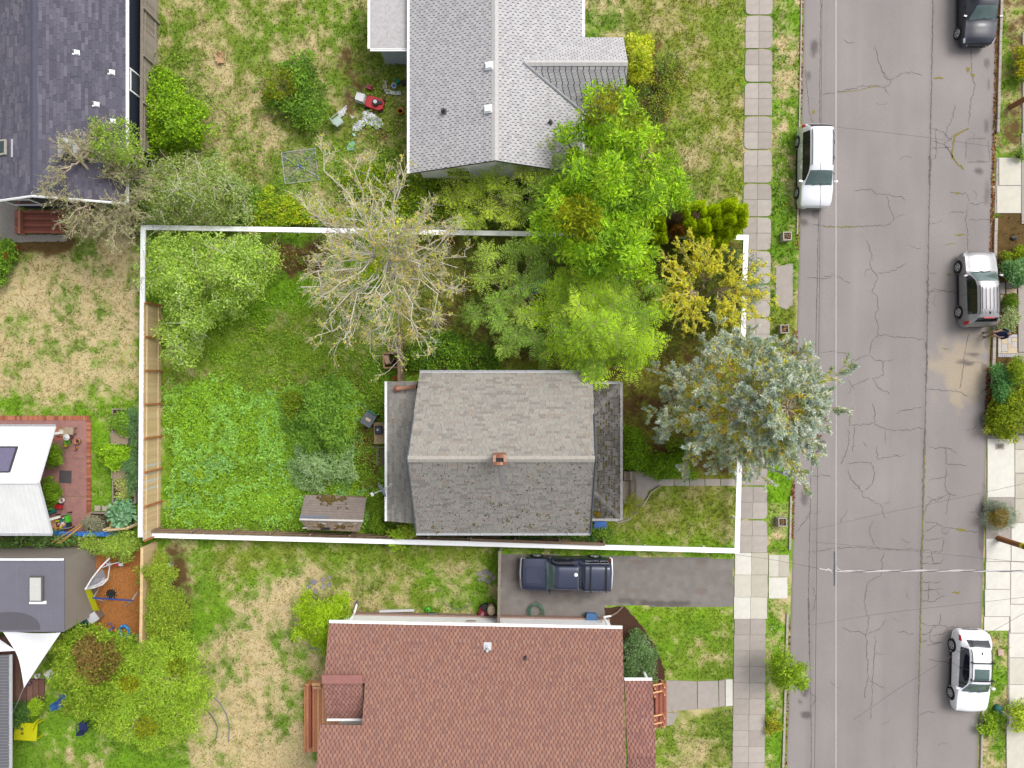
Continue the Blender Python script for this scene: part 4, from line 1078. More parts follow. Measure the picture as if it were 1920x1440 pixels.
rF.plane([gk(u1, v1), gk(np.linalg.norm(g1 - g0), v1), gk(np.linalg.norm(g1 - g0), v2), gk(u1, v2)], seed=18, **kwF)
rF.plane([gk(0, v2), gk(np.linalg.norm(g1 - g0), v2), g2, g3], seed=19, **kwF)
g5, g4 = g3 + dn * run - (0, 0, FR - FE), g2 + dn * run - (0, 0, FR - FE)
rF.plane([g5, g4, g2, g3], seed=14, **kwF)
roofF = rF.finish(300)
ridge_caps(roofF, g3, g2, .17, pm('ridge_shingle_red', lin(184, 128, 116), .9, .1), .3, drop=.06)
def FP(u, v, z): return tuple((g0 + ud * u + dn * v)[:2]) + (z,)
LF = np.linalg.norm(g1 - g0)
wallbox(F, [FP(.35, .45, 0)[:2], FP(LF - .35, .45, 0)[:2], FP(LF - .35, 2 * run - .5, 0)[:2], FP(.35, 2 * run - .5, 0)[:2], FP(.35, v2 + 1.3, 0)[:2], FP(u1 + .3, v2 + 1.3, 0)[:2], FP(u1 + .3, v1 - .05, 0)[:2], FP(.35, v1 - .05, 0)[:2]], .35, FE - .03, M_whitew)
wallbox(F, [FP(.3, .36, 0)[:2], FP(LF - .3, .36, 0)[:2], FP(LF - .3, 2 * run - .4, 0)[:2], FP(.3, 2 * run - .4, 0)[:2], FP(.3, v2 + 1.25, 0)[:2], FP(u1 + .25, v2 + 1.25, 0)[:2], FP(u1 + .25, v1, 0)[:2], FP(.3, v1, 0)[:2]], 0, .4, pm('painted_foundation', lin(178, 148, 134), .85, .12), 'foundation')
gutter(F, g0, g1, M_white, w_=.13, out=(0, .08, -.02))
MB().box(FP(7.6, .4, 1.2), (.5, .12, .16), math.atan2(ud[1], ud[0])).build('wall_vent', pm('vent_tan', lin(190, 178, 166), .6), F)
for px_, py_, mt_ in ((914, 1217, M_galv), (985, 1232, M_dark)):
 u_, v_ = (px_ - 617) / 37., 1.5
 pr = np.array(W(px_, py_, 3.45))
 v = MB().cyl(pr - (0, 0, .15), .07, .42, 12).cyl(pr - (0, 0, .12), .17, .06, 14, .1).box(pr + (0, .1, -.14), (.42, .4, .03), 0, R(-16)).build('vent_pipe', mt_, roofF)
# lower roof over the rear deck
MB().prism([FP(u1, v1, 0)[:2], FP(u1 + .1, v1, 0)[:2], FP(u1 + .1, v2, 0)[:2], FP(u1, v2, 0)[:2]], 2.4, 3.7).build('side_wall', M_whitew, F)
LR = thing('porch', 'low red shingled porch roof over the orange rear deck', 'porch', W(645, 1310))
h0, h1 = np.array(W(613, 1347, 3.25)), np.array(W(684, 1349, 3.25)); h2, h3 = np.array(W(688, 1279, 4.0)), np.array(W(604, 1277, 4.0))
h1[1] = h0[1]; h2[1] = h3[1]; h3[0] = h0[0]; h2[0] = h1[0]
rL = Roof(LR, [lin(184, 132, 118), lin(176, 124, 112), lin(190, 138, 122), lin(166, 118, 110)], under=lin(136, 98, 94))
kwF['t'] = .018
rL.plane([h0, h1, h2, h3], seed=15, **kwF)
rl = rL.finish(200)
MB().box((h3 + h2) / 2 + (0, .12, .03), (h2[0] - h3[0] + .1, .45, .1)).build('cap_board', pm('red_flashing', lin(176, 120, 112), .8, .1), rl)
gutter(LR, h0, h1, M_white, out=(0, -.07, -.03), hangers=False)
for xx in (h0[0] + .15, h1[0] - .15): MB().box((xx, h0[1] + .1, 1.55), (.12, .12, 3.1)).build('post', M_white, LR)
RP = thing('porch', 'red shingled front porch roof at the red house entrance', 'porch', W(1200, 1320))
k0, k1 = np.array(W(1171, 1276, 2.7)), np.array(W(1223, 1277, 2.7)); k1[1] = k0[1]
k3, k2 = k0 + (0, -3.6, 1.0), k1 + (0, -3.6, 1.0); k3[0] = k0[0]
rR = Roof(RP, [lin(182, 130, 116), lin(174, 122, 110), lin(188, 138, 122), lin(164, 116, 108)], under=lin(134, 96, 92))
rR.plane([k0, k1, k2, k3], seed=16, **kwF)
rR.plane([k3 + (0, -3.6, -1), k2 + (0, -3.6, -1), k2, k3], seed=17, **kwF)
rR.finish(200)
gutter(RP, k0, k1, M_white, out=(0, .07, -.03), hangers=False)
for yy in (k0[1] - .2, k0[1] - 3.4): MB().box((k1[0] - .15, yy, 1.3), (.12, .12, 2.5)).build('post', M_white, RP)
# decks of the red house
M_orange = [pm('new_cedar_%s' % n_, lin(*c), .65, .14, 6, .1) for n_, c in (('light', (255, 194, 142)), ('mid', (250, 174, 122)), ('dark', (234, 152, 106)))]
d1 = thing('deck', 'new orange cedar deck with bench beside the red roofed house', 'deck', W(625, 1330))
for k in range(26):
 x0_ = 578 + 4.3 * k
 MB().prism(ppoly([(x0_, 1277), (x0_ + 4.0, 1277), (x0_ + 4.0, 1400), (x0_, 1400)]), .5, .56).build('plank', M_orange[(k * 7 + k // 3) % 3], d1)
MB().prism(ppoly([(577.5, 1277), (580, 1277), (580, 1400), (577.5, 1400)]), .1, .72).build('edge_board', M_orange[2], d1)
MB().prism(ppoly([(578, 1274), (684, 1274), (684, 1276.5), (578, 1276.5)]), .1, .66).build('edge_board', M_orange[1], d1)
MB().prism(ppoly([(581, 1283), (585, 1283), (585, 1400), (581, 1400)], .6), .56, .8).build('bench_board', pm('stained_red_board', lin(176, 92, 76), .7, .1), d1)
for y_ in (1279, 1287): MB().prism(ppoly([(586, y_), (602, y_), (602, y_ + 5), (586, y_ + 5)], .8), .56, .95 if y_ < 1285 else .82).build('step_board', M_orange[0], d1)
d2 = thing('front_steps', 'cedar front steps with orange railings beside the concrete path', 'steps', W(1236, 1312))
for k in range(5):
 x0_ = 1225 + 4.7 * k
 MB().prism(ppoly([(x0_, 1277), (x0_ + 4.5, 1277), (x0_ + 4.5, 1356), (x0_, 1356)]), .03, .62 - .1 * k).build('tread', (M_red + M_orange)[(k * 2) % 4], d2)
for y_ in (1283, 1297, 1341, 1356):
 MB().tube([W(1224, y_ + 2.5, 1.25), W(1241, y_ - 1, .95)], .05, 4).build('handrail', M_orange[0], d2)
 MB().box(np.array(W(1243, y_ - 1, .5)), (.09, .09, .95)).build('post', M_orange[1], d2)
 MB().box(np.array(W(1225, y_ + 2, .8)), (.09, .09, 1.0)).build('post', M_orange[1], d2)
# ------------------------------------------------------------------ fences and the white rail for the drawn boundary line
M_tan = [pm('cedar_board_%s' % n_, lin(*c), .8, .14, 5, .2) for n_, c in (('pale', (250, 220, 172)), ('mid', (240, 206, 158)), ('warm', (246, 212, 160)), ('silver', (236, 230, 222)))]
M_tanpost = pm('cedar_post', lin(204, 132, 74), .8, .12, 5)
M_browny = [pm('old_fence_board_%s' % n_, lin(*c), .9, .2, 5, .3) for n_, c in (('a', (160, 134, 106)), ('b', (144, 120, 96)), ('c', (172, 146, 118)))]
M_greyb = [pm('grey_fence_board_%s' % n_, lin(*c), .9, .18, 5, .3) for n_, c in (('a', (172, 160, 146)), ('b', (158, 146, 132)), ('c', (182, 170, 156)))]
def fence(label, a, b, h, mats, post_mat, pitch=2.0, bw=.145, side=1, post=.09, cap=False, choose=None):
 """vertical boards from a to b (ground points); rails and posts stand on the left of a->b when side is 1"""
 a = np.array(a[:2] if len(a) > 2 else a, float); b = np.array(b[:2] if len(b) > 2 else b, float)
 d = b - a; L = np.hypot(*d); d /= L; n = np.array([-d[1], d[0]]) * side
 ang = math.atan2(d[1], d[0])
 F_ = thing('fence', label, 'fence', ((a + b)[0] / 2, (a + b)[1] / 2, 0))
 nb = int(round(L / bw)); w_ = L / nb
 BM = {}
 for i in range(nb):
  p = a + d * (i + .5) * w_
  mi = choose(i, nb) if choose else int(RNG.integers(0, len(mats)))
  hh = round(h + RNG.choice([-.02, 0, .015, .03]), 3)
  key = (mi, hh)
  if key not in BM:
   mb = MB().box((0, 0, hh / 2), (w_ - .008, .02, hh)); me = bpy.data.meshes.new('board')
   me.from_pydata(np.concatenate(mb.v).tolist(), [], [f for fs in mb.f.values() for f in fs]); me.materials.append(mats[mi]); BM[key] = me
  o = bpy.data.objects.new('board', BM[key]); COL.objects.link(o); o.parent = F_
  o.location = (p[0] - ORG[F_.name][0], p[1] - ORG[F_.name][1], 0); o.rotation_euler = (0, 0, ang + RNG.uniform(-.01, .01))
 for zc in (.35, h - .3):
  m = (a + b) / 2 + n * .032
  MB().box((m[0], m[1], zc), (L, .04, .09), ang).build('rail', mats[0], F_)
 k = max(1, int(round(L / pitch)))
 for i in range(k + 1):
  p = a + d * L * i / k + n * .1
  MB().box((p[0], p[1], (h + .03) / 2), (post, post, h + .03), ang).build('post', post_mat, F_)
 if cap:
  m = (a + b) / 2 + n * .03
  MB().box((m[0], m[1], h + .05), (L + .1, .16, .035), ang).build('cap_rail', mats[1], F_)
 return F_
XF = (302.5 - 960) / 32
fence('tan cedar board fence along the left side of the grassy lot', (XF, W(0, 574)[1]), (XF - .05, W(0, 1000)[1]), 1.88, M_tan[:3] + [M_tan[3]], M_tanpost, 2.0, .145, 1,
  choose=lambda i, n: 3 if (60 < i < 74 and i % 3 == 0) or (i > n - 5 and i % 2) else int(RNG.integers(0, 3)))
fence('tan board fence between the garden swing and the leafy hedge', W(296, 1016), W(293, 1240), 1.6, M_tan[1:3], M_tan[0], 2.4, .145, -1, cap=True)
fence('weathered brown board fence along the ivy and the old shed', W(303, 991), W(880, 1005), 1.1, M_browny, M_browny[2], 2.3, .15, 1)
fence('brown board fence in the gap beside the bungalow wall', W(885, 1005), W(1128, 1013), 1.1, M_browny, M_greyb[2], 2.3, .15, 1, cap=True)
fence('grey board fence along the ivy behind the dark roofed house', W(297, -40), W(295, 300), 1.75, M_greyb, M_greyb[2], 2.4, .145, 1, cap=True)
fence('dark board fence from the bare tree to the bungalow', W(758, 628), W(758, 716), 1.6, M_browny[:2], M_browny[1], 2.2, .15, -1, cap=True)
fence('grey fence across the yard in front of the parked pickup', W(937, 1022), W(935, 1158), 1.55, M_greyb, M_greyb[0], 2.1, .145, 1, cap=True)
fence('tan fence end beside the blue tarp and garden bed', W(218, 988), W(262, 984), 1.2, M_tan[:2], M_tan[0], 1.3, .14, 1)
fence('brown board fence beside the narrow gap of the dark house', W(272, 130), W(272, 430), 1.5, [M_browny[0], M_red[2]], M_browny[2], 2.4, .15, 1)
# the drawn white line round the lot, built as an added rail on posts
RZ = .95
rail_px = [(268, 426), (1399, 445), (1382, 1033), (263, 1003)]
RW = [np.array(W(x, y, RZ)) for x, y in rail_px]
BRL = thing('drawn_line_rail', 'added white rail standing in for the line drawn round the lot', 'boundary line stand-in', (W(830, 730)))
M_rail = pm('white_rail_paint', (.86, .86, .86), .5, .01, 2)
for i in range(4):
 a, b = RW[i], RW[(i + 1) % 4]
 d = (b - a) / np.linalg.norm(b - a); n = np.array((-d[1], d[0], 0))
 hw = .138
 ca = a - d * hw; cb = b - d * (hw + .003)
 P = np.array([ca - n * hw, cb - n * hw, cb + n * hw, ca + n * hw])
 MB().prism(P[:, :2], RZ - .10, RZ).build('rail', M_rail, BRL)
 L = np.linalg.norm(b - a); k = int(L / 3.2)
 for j in range(k):
  p = a + d * (j + .5) * L / k
  MB().box((p[0], p[1], (RZ - .102) / 2), (.09, .09, RZ - .102), math.atan2(d[1], d[0])).build('post', M_rail, BRL)
SEEN_RAIL = [((268, 426), (645, 432)), ((868, 436), (972, 438)), ((1386, 445), (1399, 445)), ((1399, 445), (1398, 497)), ((1395, 600), (1394, 621)), ((1387, 872), (1382, 1033)), ((1382, 1033), (263, 1003)), ((263, 1003), (268, 426))]
def rail_clear(V, hw=6.0):
 """True where a leaf is clear of the trimmed strip over the rail"""
 P = PX(V); ok = np.ones(len(P), bool)
 for (x0, y0), (x1, y1) in SEEN_RAIL:
  dx, dy = x1 - x0, y1 - y0
  t = np.clip(((P[:, 0] - x0) * dx + (P[:, 1] - y0) * dy) / (dx * dx + dy * dy), 0, 1)
  ok &= np.hypot(P[:, 0] - x0 - t * dx, P[:, 1] - y0 - t * dy) > hw
 return ok
# ------------------------------------------------------------------ plants
M_leaf = pm('leaf', (1, 1, 1), .62, 0, attr=True, spec=.3, trans=.38)
M_needle = pm('needle', (1, 1, 1), .7, 0, attr=True, spec=.2, trans=.3)
M_bark = {k: pm('bark_%s' % k, lin(*c), .9, .2, 12, .3) for k, c in {'grey': (250, 240, 222), 'brown': (122, 100, 82), 'tan': (214, 194, 166), 'dark': (86, 72, 60)}.items()}
def unit(A):
 return A / (np.linalg.norm(A, axis=-1, keepdims=True) + 1e-9)
def rdir(n, zmin=-1.0):
 z = RNG.uniform(zmin, 1, n); a = RNG.uniform(0, 2 * np.pi, n); r = np.sqrt(1 - z * z)
 return np.stack([r * np.cos(a), r * np.sin(a), z], 1)
def leaves(name, parent, P, D, U, L, Wd, C, mat=None, clear=True, label=None, fold=0.0, kind=None, loc=None):
 """diamond leaves from base points P along D"""
 if clear:
  k = rail_clear(P + D * (L / 2)[:, None]); P, D, U, L, Wd, C = P[k], D[k], U[k], L[k], Wd[k], C[k]
 n = len(P)
 S = unit(np.cross(D, U)); N = unit(np.cross(S, D))
 mid = P + D * (L * .45)[:, None]
 V = np.stack([P, mid + S * (Wd / 2)[:, None] + N * (Wd * fold)[:, None], P + D * L[:, None] - N * (L * .12)[:, None], mid - S * (Wd / 2)[:, None] + N * (Wd * fold)[:, None]], 1).reshape(-1, 3)
 o = mesh_np(name, V, np.arange(4 * n).reshape(-1, 4), mat or M_leaf, parent, col=np.repeat(C, 4, 0), loc=loc)
 return tag(o, label, kind=kind)
def tubes(name, parent, Ps, Rs, mat, n=4):
 Ps = np.asarray(Ps, float); B, K, _ = Ps.shape
 T = np.gradient(Ps, axis=1); T = unit(T)
 ref = np.where(np.abs(T[..., 2:3]) < .9, np.array([0, 0, 1.]), np.array([1., 0, 0]))
 A = unit(np.cross(T, ref)); Bn = np.cross(T, A)
 a = np.linspace(0, 2 * np.pi, n, endpoint=False)
 V = Ps[:, :, None] + Rs[:, :, None, None] * (np.cos(a)[:, None] * A[:, :, None] + np.sin(a)[:, None] * Bn[:, :, None])
 V = V.reshape(-1, 3)
 base = (np.arange(B)[:, None, None] * K + np.arange(K - 1)[None, :, None]) * n
 j = np.arange(n)[None, None]; k = (np.arange(n) + 1) % n
 F = np.stack([base + j, base + k[None, None], base + n + k[None, None], base + n + j], -1).reshape(-1, 4)
 return mesh_np(name, V, F, mat, parent, True)
def curves(A, B, K=5, rise=.2, wob=.08):
 """bent limbs from A to B"""
 A = np.asarray(A, float); B = np.asarray(B, float)
 t = np.linspace(0, 1, K)[None, :, None]
 d = B - A; L = np.linalg.norm(d, axis=1)[:, None, None]
 P = A[:, None] + d[:, None] * t + np.array([0, 0, 1.0]) * (L * rise * 4 * t * (1 - t))
 P[:, 1:-1] += RNG.normal(0, 1, (len(A), K - 2, 3)) * wob * L * .5
 return P
def srgb(cols):
 A = np.array([lin(*c, 1.0) for c in cols])
 green = A[:, 1] >= A[:, 0]; sat = 1 - A[:, 2] / A[:, 1]
 rg = A[:, 0] / A[:, 1]; w = sat ** 6
 A[:, 0] = np.where(green & (rg < .8), A[:, 1] * (rg * 1.09 * (1 - w) + w * (.57 + .18 * rg)), A[:, 0] * .92)
 return A
def clump_leaves(C, r, per, size, aspect, cols, flat=.7, up=.5, cvar=.16, zmin=-.35, outw=.6):
 """tufts of leaves round clump centres; returns arrays for leaves()"""
 n = len(C) * per
 r = np.broadcast_to(np.asarray(r, float), (len(C),)); rr = np.repeat(r, per)
 ci = RNG.integers(0, len(cols), len(C))
 base = cols[ci] * RNG.uniform(1 - cvar, 1 + cvar, (len(C), 1))
 d = rdir(n, zmin)
 P = np.repeat(C, per, 0) + d * (rr * RNG.uniform(.45, 1.05, n))[:, None] * np.array([1, 1, flat])
 D = unit(d * outw + rdir(n) * .7 + np.array([0, 0, .05])); U = unit(d * .5 + rdir(n) * .5 + np.array([0, 0, up]))
 L = size * RNG.uniform(.65, 1.35, n)
 cc = np.repeat(base, per, 0) * RNG.uniform(.78, 1.25, (n, 1))
 mix = RNG.random(n) < .25
 cc[mix] = cols[RNG.integers(0, len(cols), mix.sum())] * RNG.uniform(.8, 1.2, (mix.sum(), 1))
 return P, D, U, L, L * aspect, cc
def dome_points(poly, n, zb, zt, power=.5, lump=.3, shell=.8):
 """points inside a crown whose outline is poly (pixels) and whose top is a lumpy dome"""
 P = np.array(poly, float); lo, hi = P.min(0), P.max(0)
 Q = RNG.uniform(lo - 8, hi + 8, (n * 4, 2)); a_ = min(1, np.sqrt(np.ptp(P[:, 0]) * np.ptp(P[:, 1])) / 90)
 J = np.stack([fbm(Q[:, 0] / 32, Q[:, 1] / 32, .7, s_, 2) - .5 for s_ in (52, 57)], 1) * 44 * a_
 Q = Q[inpoly(Q[:, 0] + J[:, 0], Q[:, 1] + J[:, 1], poly)][:n]
 e = edist(Q[:, 0], Q[:, 1], poly); R_ = max(e.max(), 1) * .9
 h = np.clip(e / R_, 0, 1) ** power
 top = zb + (zt - zb) * h * (1 - lump + lump * 2 * np.clip((fbm(Q[:, 0] / 32, Q[:, 1] / 32, 1.15, 51, 2) - .5) * 2.2 + .5, 0, 1))
 z = np.where(RNG.random(len(Q)) < shell, top, zb * .6 + (top - zb * .6) * RNG.random(len(Q)))
 return WA(Q, np.maximum(z, .08)), Q
def plant(name, label, cat, poly, zb, zt, n, per, r, size, cols, aspect=.5, group=None, trunk=None, twigs=0, bark='brown', power=.5, flat=.7, stems=8, mat=None, up=.5, lump=.3, shell=.8, patch=None, outw=.6, tr=.05, zmin=-.35, trunk_name=None):
 cols = srgb(cols)
 C, Q = dome_points(poly, n, zb, zt, power, lump, shell)
 c = C.mean(0)
 base = np.array(W(*trunk, 0)) if trunk else np.array((c[0], c[1], 0))
 T = thing(name, label, cat, tuple(base), group)
 P, D, U, L, Wd, cc = clump_leaves(C, r * RNG.uniform(.7, 1.3, len(C)), per, size, aspect, cols, flat, up, outw=outw, zmin=zmin)
 if patch is not None:
  for (px_, py_, rad, cl) in patch:
   pp = PX(P); m = (np.hypot(pp[:, 0] - px_, pp[:, 1] - py_) < rad * (.5 + .9 * fbm(P[:, 0], P[:, 1], .6, 61, 3))) & (RNG.random(len(P)) < .8)
   cc[m] = np.array(lin(*cl)) * RNG.uniform(.75, 1.2, (m.sum(), 1))
 P[:, 2] = np.maximum(P[:, 2], .05)
 tree = zt > 2.4
 if twigs:
  ti = C[RNG.integers(0, len(C), twigs)] + (0, 0, .2); te = ti + rdir(twigs) * np.array([1, 1, .25]) * RNG.uniform(.4, 1.3, (twigs, 1)) + (0, 0, .2)
  tubes('twig', T, curves(ti, te, 4, .05, .08), np.repeat(np.linspace(.016, .005, 4)[None], twigs, 0), M_bark['grey'], 3)['kind'] = 'stuff'
 leaves('crown' if tree else 'foliage', T, P, D, U, L, Wd, cc, mat, fold=.12)
 k = min(stems, len(C)); tips = C[RNG.permutation(len(C))[:k]]
 fork = base + np.array((0, 0, max(.15, zb * .7)))
 if tree:
  cv = curves([base], [fork], 5, 0, .03); tubes('trunk', T, cv, np.linspace(tr * 2.2, tr * 1.6, 5)[None], M_bark[bark], 8)
 cv = curves(np.repeat(fork[None] if tree else base[None], k, 0), tips, 5, .12, .1)
 tubes('limb' if tree else 'stem', T, cv, np.repeat(np.linspace(tr, tr * .2, 5)[None], k, 0), M_bark[bark], 5)
 return T
# ---- the tall leafy trees
LIME = [(140, 200, 30), (158, 212, 44), (112, 172, 34), (128, 188, 50), (96, 152, 44), (182, 206, 40)]
plant('tree', 'large bright lime green leafy tree overhanging the pale grey roof', 'tree',
  [(1092, 208), (1098, 178), (1112, 160), (1124, 152), (1138, 158), (1142, 176), (1158, 180), (1172, 186), (1190, 200), (1206, 218), (1224, 252), (1236, 290), (1262, 322), (1290, 352), (1284, 378), (1262, 392), (1226, 400), (1205, 420), (1212, 452), (1228, 486), (1216, 512), (1180, 522), (1120, 512), (1072, 500), (1048, 462), (1004, 450), (1000, 400), (1024, 356), (1062, 330), (1056, 292), (1050, 262), (1076, 240)],
  3.2, 7.8, 460, 50, .46, .27, LIME, .32, trunk=(1098, 462), tr=.13, stems=26, power=.45, lump=.42,
  patch=[(1080, 402, 42, (206, 214, 24)), (1100, 430, 30, (196, 210, 30)), (1140, 190, 30, (184, 186, 40)), (1185, 225, 24, (170, 190, 40)), (1115, 215, 22, (168, 180, 44)), (1210, 330, 24, (168, 208, 40))])
def fronds(name, label, cat, spots, base, cols, nf=11, length=.95, leaflet=.2, pairs=9, droop=.35, trunk_r=.06, bark='brown', group=None, asp=.3):
 """compound fronds radiating from branch ends, as sumac and tree of heaven carry them"""
 cols = srgb(cols)
 B0 = np.array(W(*base, 0)); T = thing(name, label, cat, tuple(B0), group)
 S = np.array([W(x, y, z) for x, y, z in spots])
 n = len(S) * nf
 a = (np.tile(np.arange(nf), len(S)) + RNG.uniform(-.35, .35, n)) * 2 * np.pi / nf + np.repeat(RNG.uniform(0, 6, len(S)), nf)
 el = RNG.uniform(-.05, .75, n)
 d0 = np.stack([np.cos(a) * np.cos(el), np.sin(a) * np.cos(el), np.sin(el)], 1)
 Lf = length * RNG.uniform(.7, 1.2, n)
 t = np.linspace(.05, 1, pairs)
 base_p = np.repeat(S, nf, 0)
 pos = base_p[:, None] + d0[:, None] * (Lf[:, None] * t)[..., None] + np.array([0, 0, -1.0]) * (droop * Lf[:, None] * t ** 2)[..., None]
 tan = unit(d0[:, None] + np.array([0, 0, -1.0]) * (2 * droop * t)[None, :, None])
 side = unit(np.cross(tan, np.array([0, 0, 1.0])))
 Pq, Dq, Uq, Lq, Cq = [], [], [], [], []
 cl = np.repeat(cols[RNG.integers(0, len(cols), len(S))], nf, 0) * RNG.uniform(.82, 1.18, (n, 1))
 for sg in (-1, 1):
  D = unit(side * sg + tan * .55 + RNG.normal(0, .12, side.shape) + np.array([0, 0, -.12]))
  Pq.append(pos.reshape(-1, 3)); Dq.append(D.reshape(-1, 3)); Uq.append(np.tile([0, 0, 1.0], (n * pairs, 1)))
  Lq.append((leaflet * np.sin(np.pi * np.clip(t * .74 + .2, 0, 1))[None] * RNG.uniform(.8, 1.2, (n, pairs))).ravel())
  Cq.append((cl[:, None] * RNG.uniform(.85, 1.2, (n, pairs, 1))).reshape(-1, 3))
 P, D, U, L, C = map(np.concatenate, (Pq, Dq, Uq, Lq, Cq))
 leaves('crown', T, P, D, U, L, L * asp, C, fold=.05)
 ends = np.repeat(S, 1, 0); fork = B0 + (0, 0, 1.2)
 tubes('trunk', T, curves([B0], [fork], 4, 0, .04), np.full((1, 4), trunk_r * 1.5), M_bark[bark], 7)
 tubes('limb', T, curves(np.repeat(fork[None], len(ends), 0), ends, 6, .05, .06), np.repeat(np.linspace(trunk_r, .006, 6)[None], len(ends), 0), M_bark['tan'], 4)
 tubes('leaf_stalk', T, np.stack([base_p, pos[:, pairs // 2], pos[:, -1]], 1), np.repeat(np.array([[.008, .006, .003]]), n, 0), M_bark['tan'], 3)['kind'] = 'stuff'
 return T
def scatter(poly, n, z0, z1, mind=16):
 P = np.array(poly, float); lo, hi = P.min(0), P.max(0); out = []
 for _ in range(n * 40):
  q = RNG.uniform(lo, hi)
  if inpoly(np.array([q[0]]), np.array([q[1]]), poly)[0] and all((q[0] - o[0]) ** 2 + (q[1] - o[1]) ** 2 > mind ** 2 for o in out):
   e = edist(np.array([q[0]]), np.array([q[1]]), poly)[0]
   out.append((q[0], q[1], z0 + (z1 - z0) * min(1, e / 40) ** .6 + RNG.normal(0, .45)))
   if len(out) >= n: break
 return out
fronds('sumac', 'lime green feathery sumac hanging over the bungalow corner', 'tree',
  scatter([(1046, 520), (1110, 506), (1190, 544), (1218, 600), (1212, 655), (1165, 668), (1130, 672), (1070, 668), (1036, 620), (1022, 540)], 40, 2.8, 5.2, 19) + [(1228, 640, 3.0), (1236, 580, 3.1), (1180, 690, 2.9), (1040, 655, 2.8), (1222, 536, 3.3), (1010, 590, 3.2), (1160, 520, 4.6), (1100, 500, 4.8)] + [(1112, 688, 3.9), (1118, 706, 3.7), (1098, 680, 3.8), (1196, 668, 3.2)],
  (1110, 610), [(150, 196, 34), (138, 186, 38), (168, 206, 54), (124, 172, 40), (104, 156, 40), (180, 208, 60)], 10, 1.05, .31, 9, .36, .07, asp=.26)
fronds('sumac', 'darker green feathery sumac above the blue play set', 'tree',
  [(914, 478, 2.8), (905, 520, 2.6), (932, 566, 3.0), (984, 540, 3.9), (936, 604, 3.0), (968, 628, 3.0), (1002, 636, 3.1), (1030, 600, 2.7), (1012, 508, 3.2), (952, 516, 2.6), (1040, 540, 2.5), (985, 592, 3.3), (962, 570, 2.6), (1020, 660, 2.4), (948, 650, 2.3), (1000, 466, 3.0), (1042, 470, 2.8), (962, 470, 2.2), (890, 590, 2.1), (1046, 640, 2.4)],
  (978, 562), [(132, 178, 66), (148, 188, 72), (118, 164, 60), (160, 190, 70)], 11, 1.05, .24, 10, .3, .06)
fronds('sumac', 'yellow green sumac thicket against the pale grey house gable', 'tree',
  [(858, 330, 2.4), (880, 366, 2.3), (930, 338, 3.0), (958, 292, 3.6), (986, 276, 3.8), (1030, 292, 3.6), (1008, 346, 3.2), (960, 366, 2.8), (918, 392, 2.4), (1000, 396, 2.7), (1040, 366, 3.0), (866, 410, 2.0), (955, 410, 2.2), (1035, 410, 2.6), (985, 318, 3.4), (900, 350, 2.4), (1022, 330, 3.3), (892, 420, 1.8), (845, 370, 1.8)],
  (955, 395), [(160, 186, 50), (146, 176, 50), (178, 192, 60), (128, 166, 54)], 12, 1.05, .25, 9, .3, .05)
# ---- small leafed dense tree inside the fence, the twiggy tree beside it
GR = [(156, 188, 66), (172, 204, 84), (130, 170, 56), (146, 182, 80), (182, 200, 108)]
plant('tree', 'dense pale green small leaved tree inside the left corner of the lot', 'tree',
  [(274, 444), (330, 436), (420, 442), (488, 442), (512, 470), (514, 512), (484, 556), (444, 586), (412, 600), (372, 640), (340, 690), (318, 690), (304, 640), (302, 560), (274, 540)], 1.3, 4.6, 470, 48, .38, .14, GR, .5, trunk=(395, 545), twigs=90, tr=.09, stems=26, lump=.34, bark='tan')
plant('tree', 'broad leafy shrub thicket between the dry lawn and the lot corner', 'tree',
  [(262, 330), (290, 300), (352, 284), (410, 300), (456, 336), (460, 392), (434, 422), (330, 422), (250, 420), (190, 400), (200, 350)], .6, 2.5, 430, 40, .36, .13, [(148, 172, 84), (164, 184, 104), (176, 186, 124), (134, 164, 70)], .45, trunk=(340, 375), twigs=170, tr=.05, bark='tan', lump=.3)
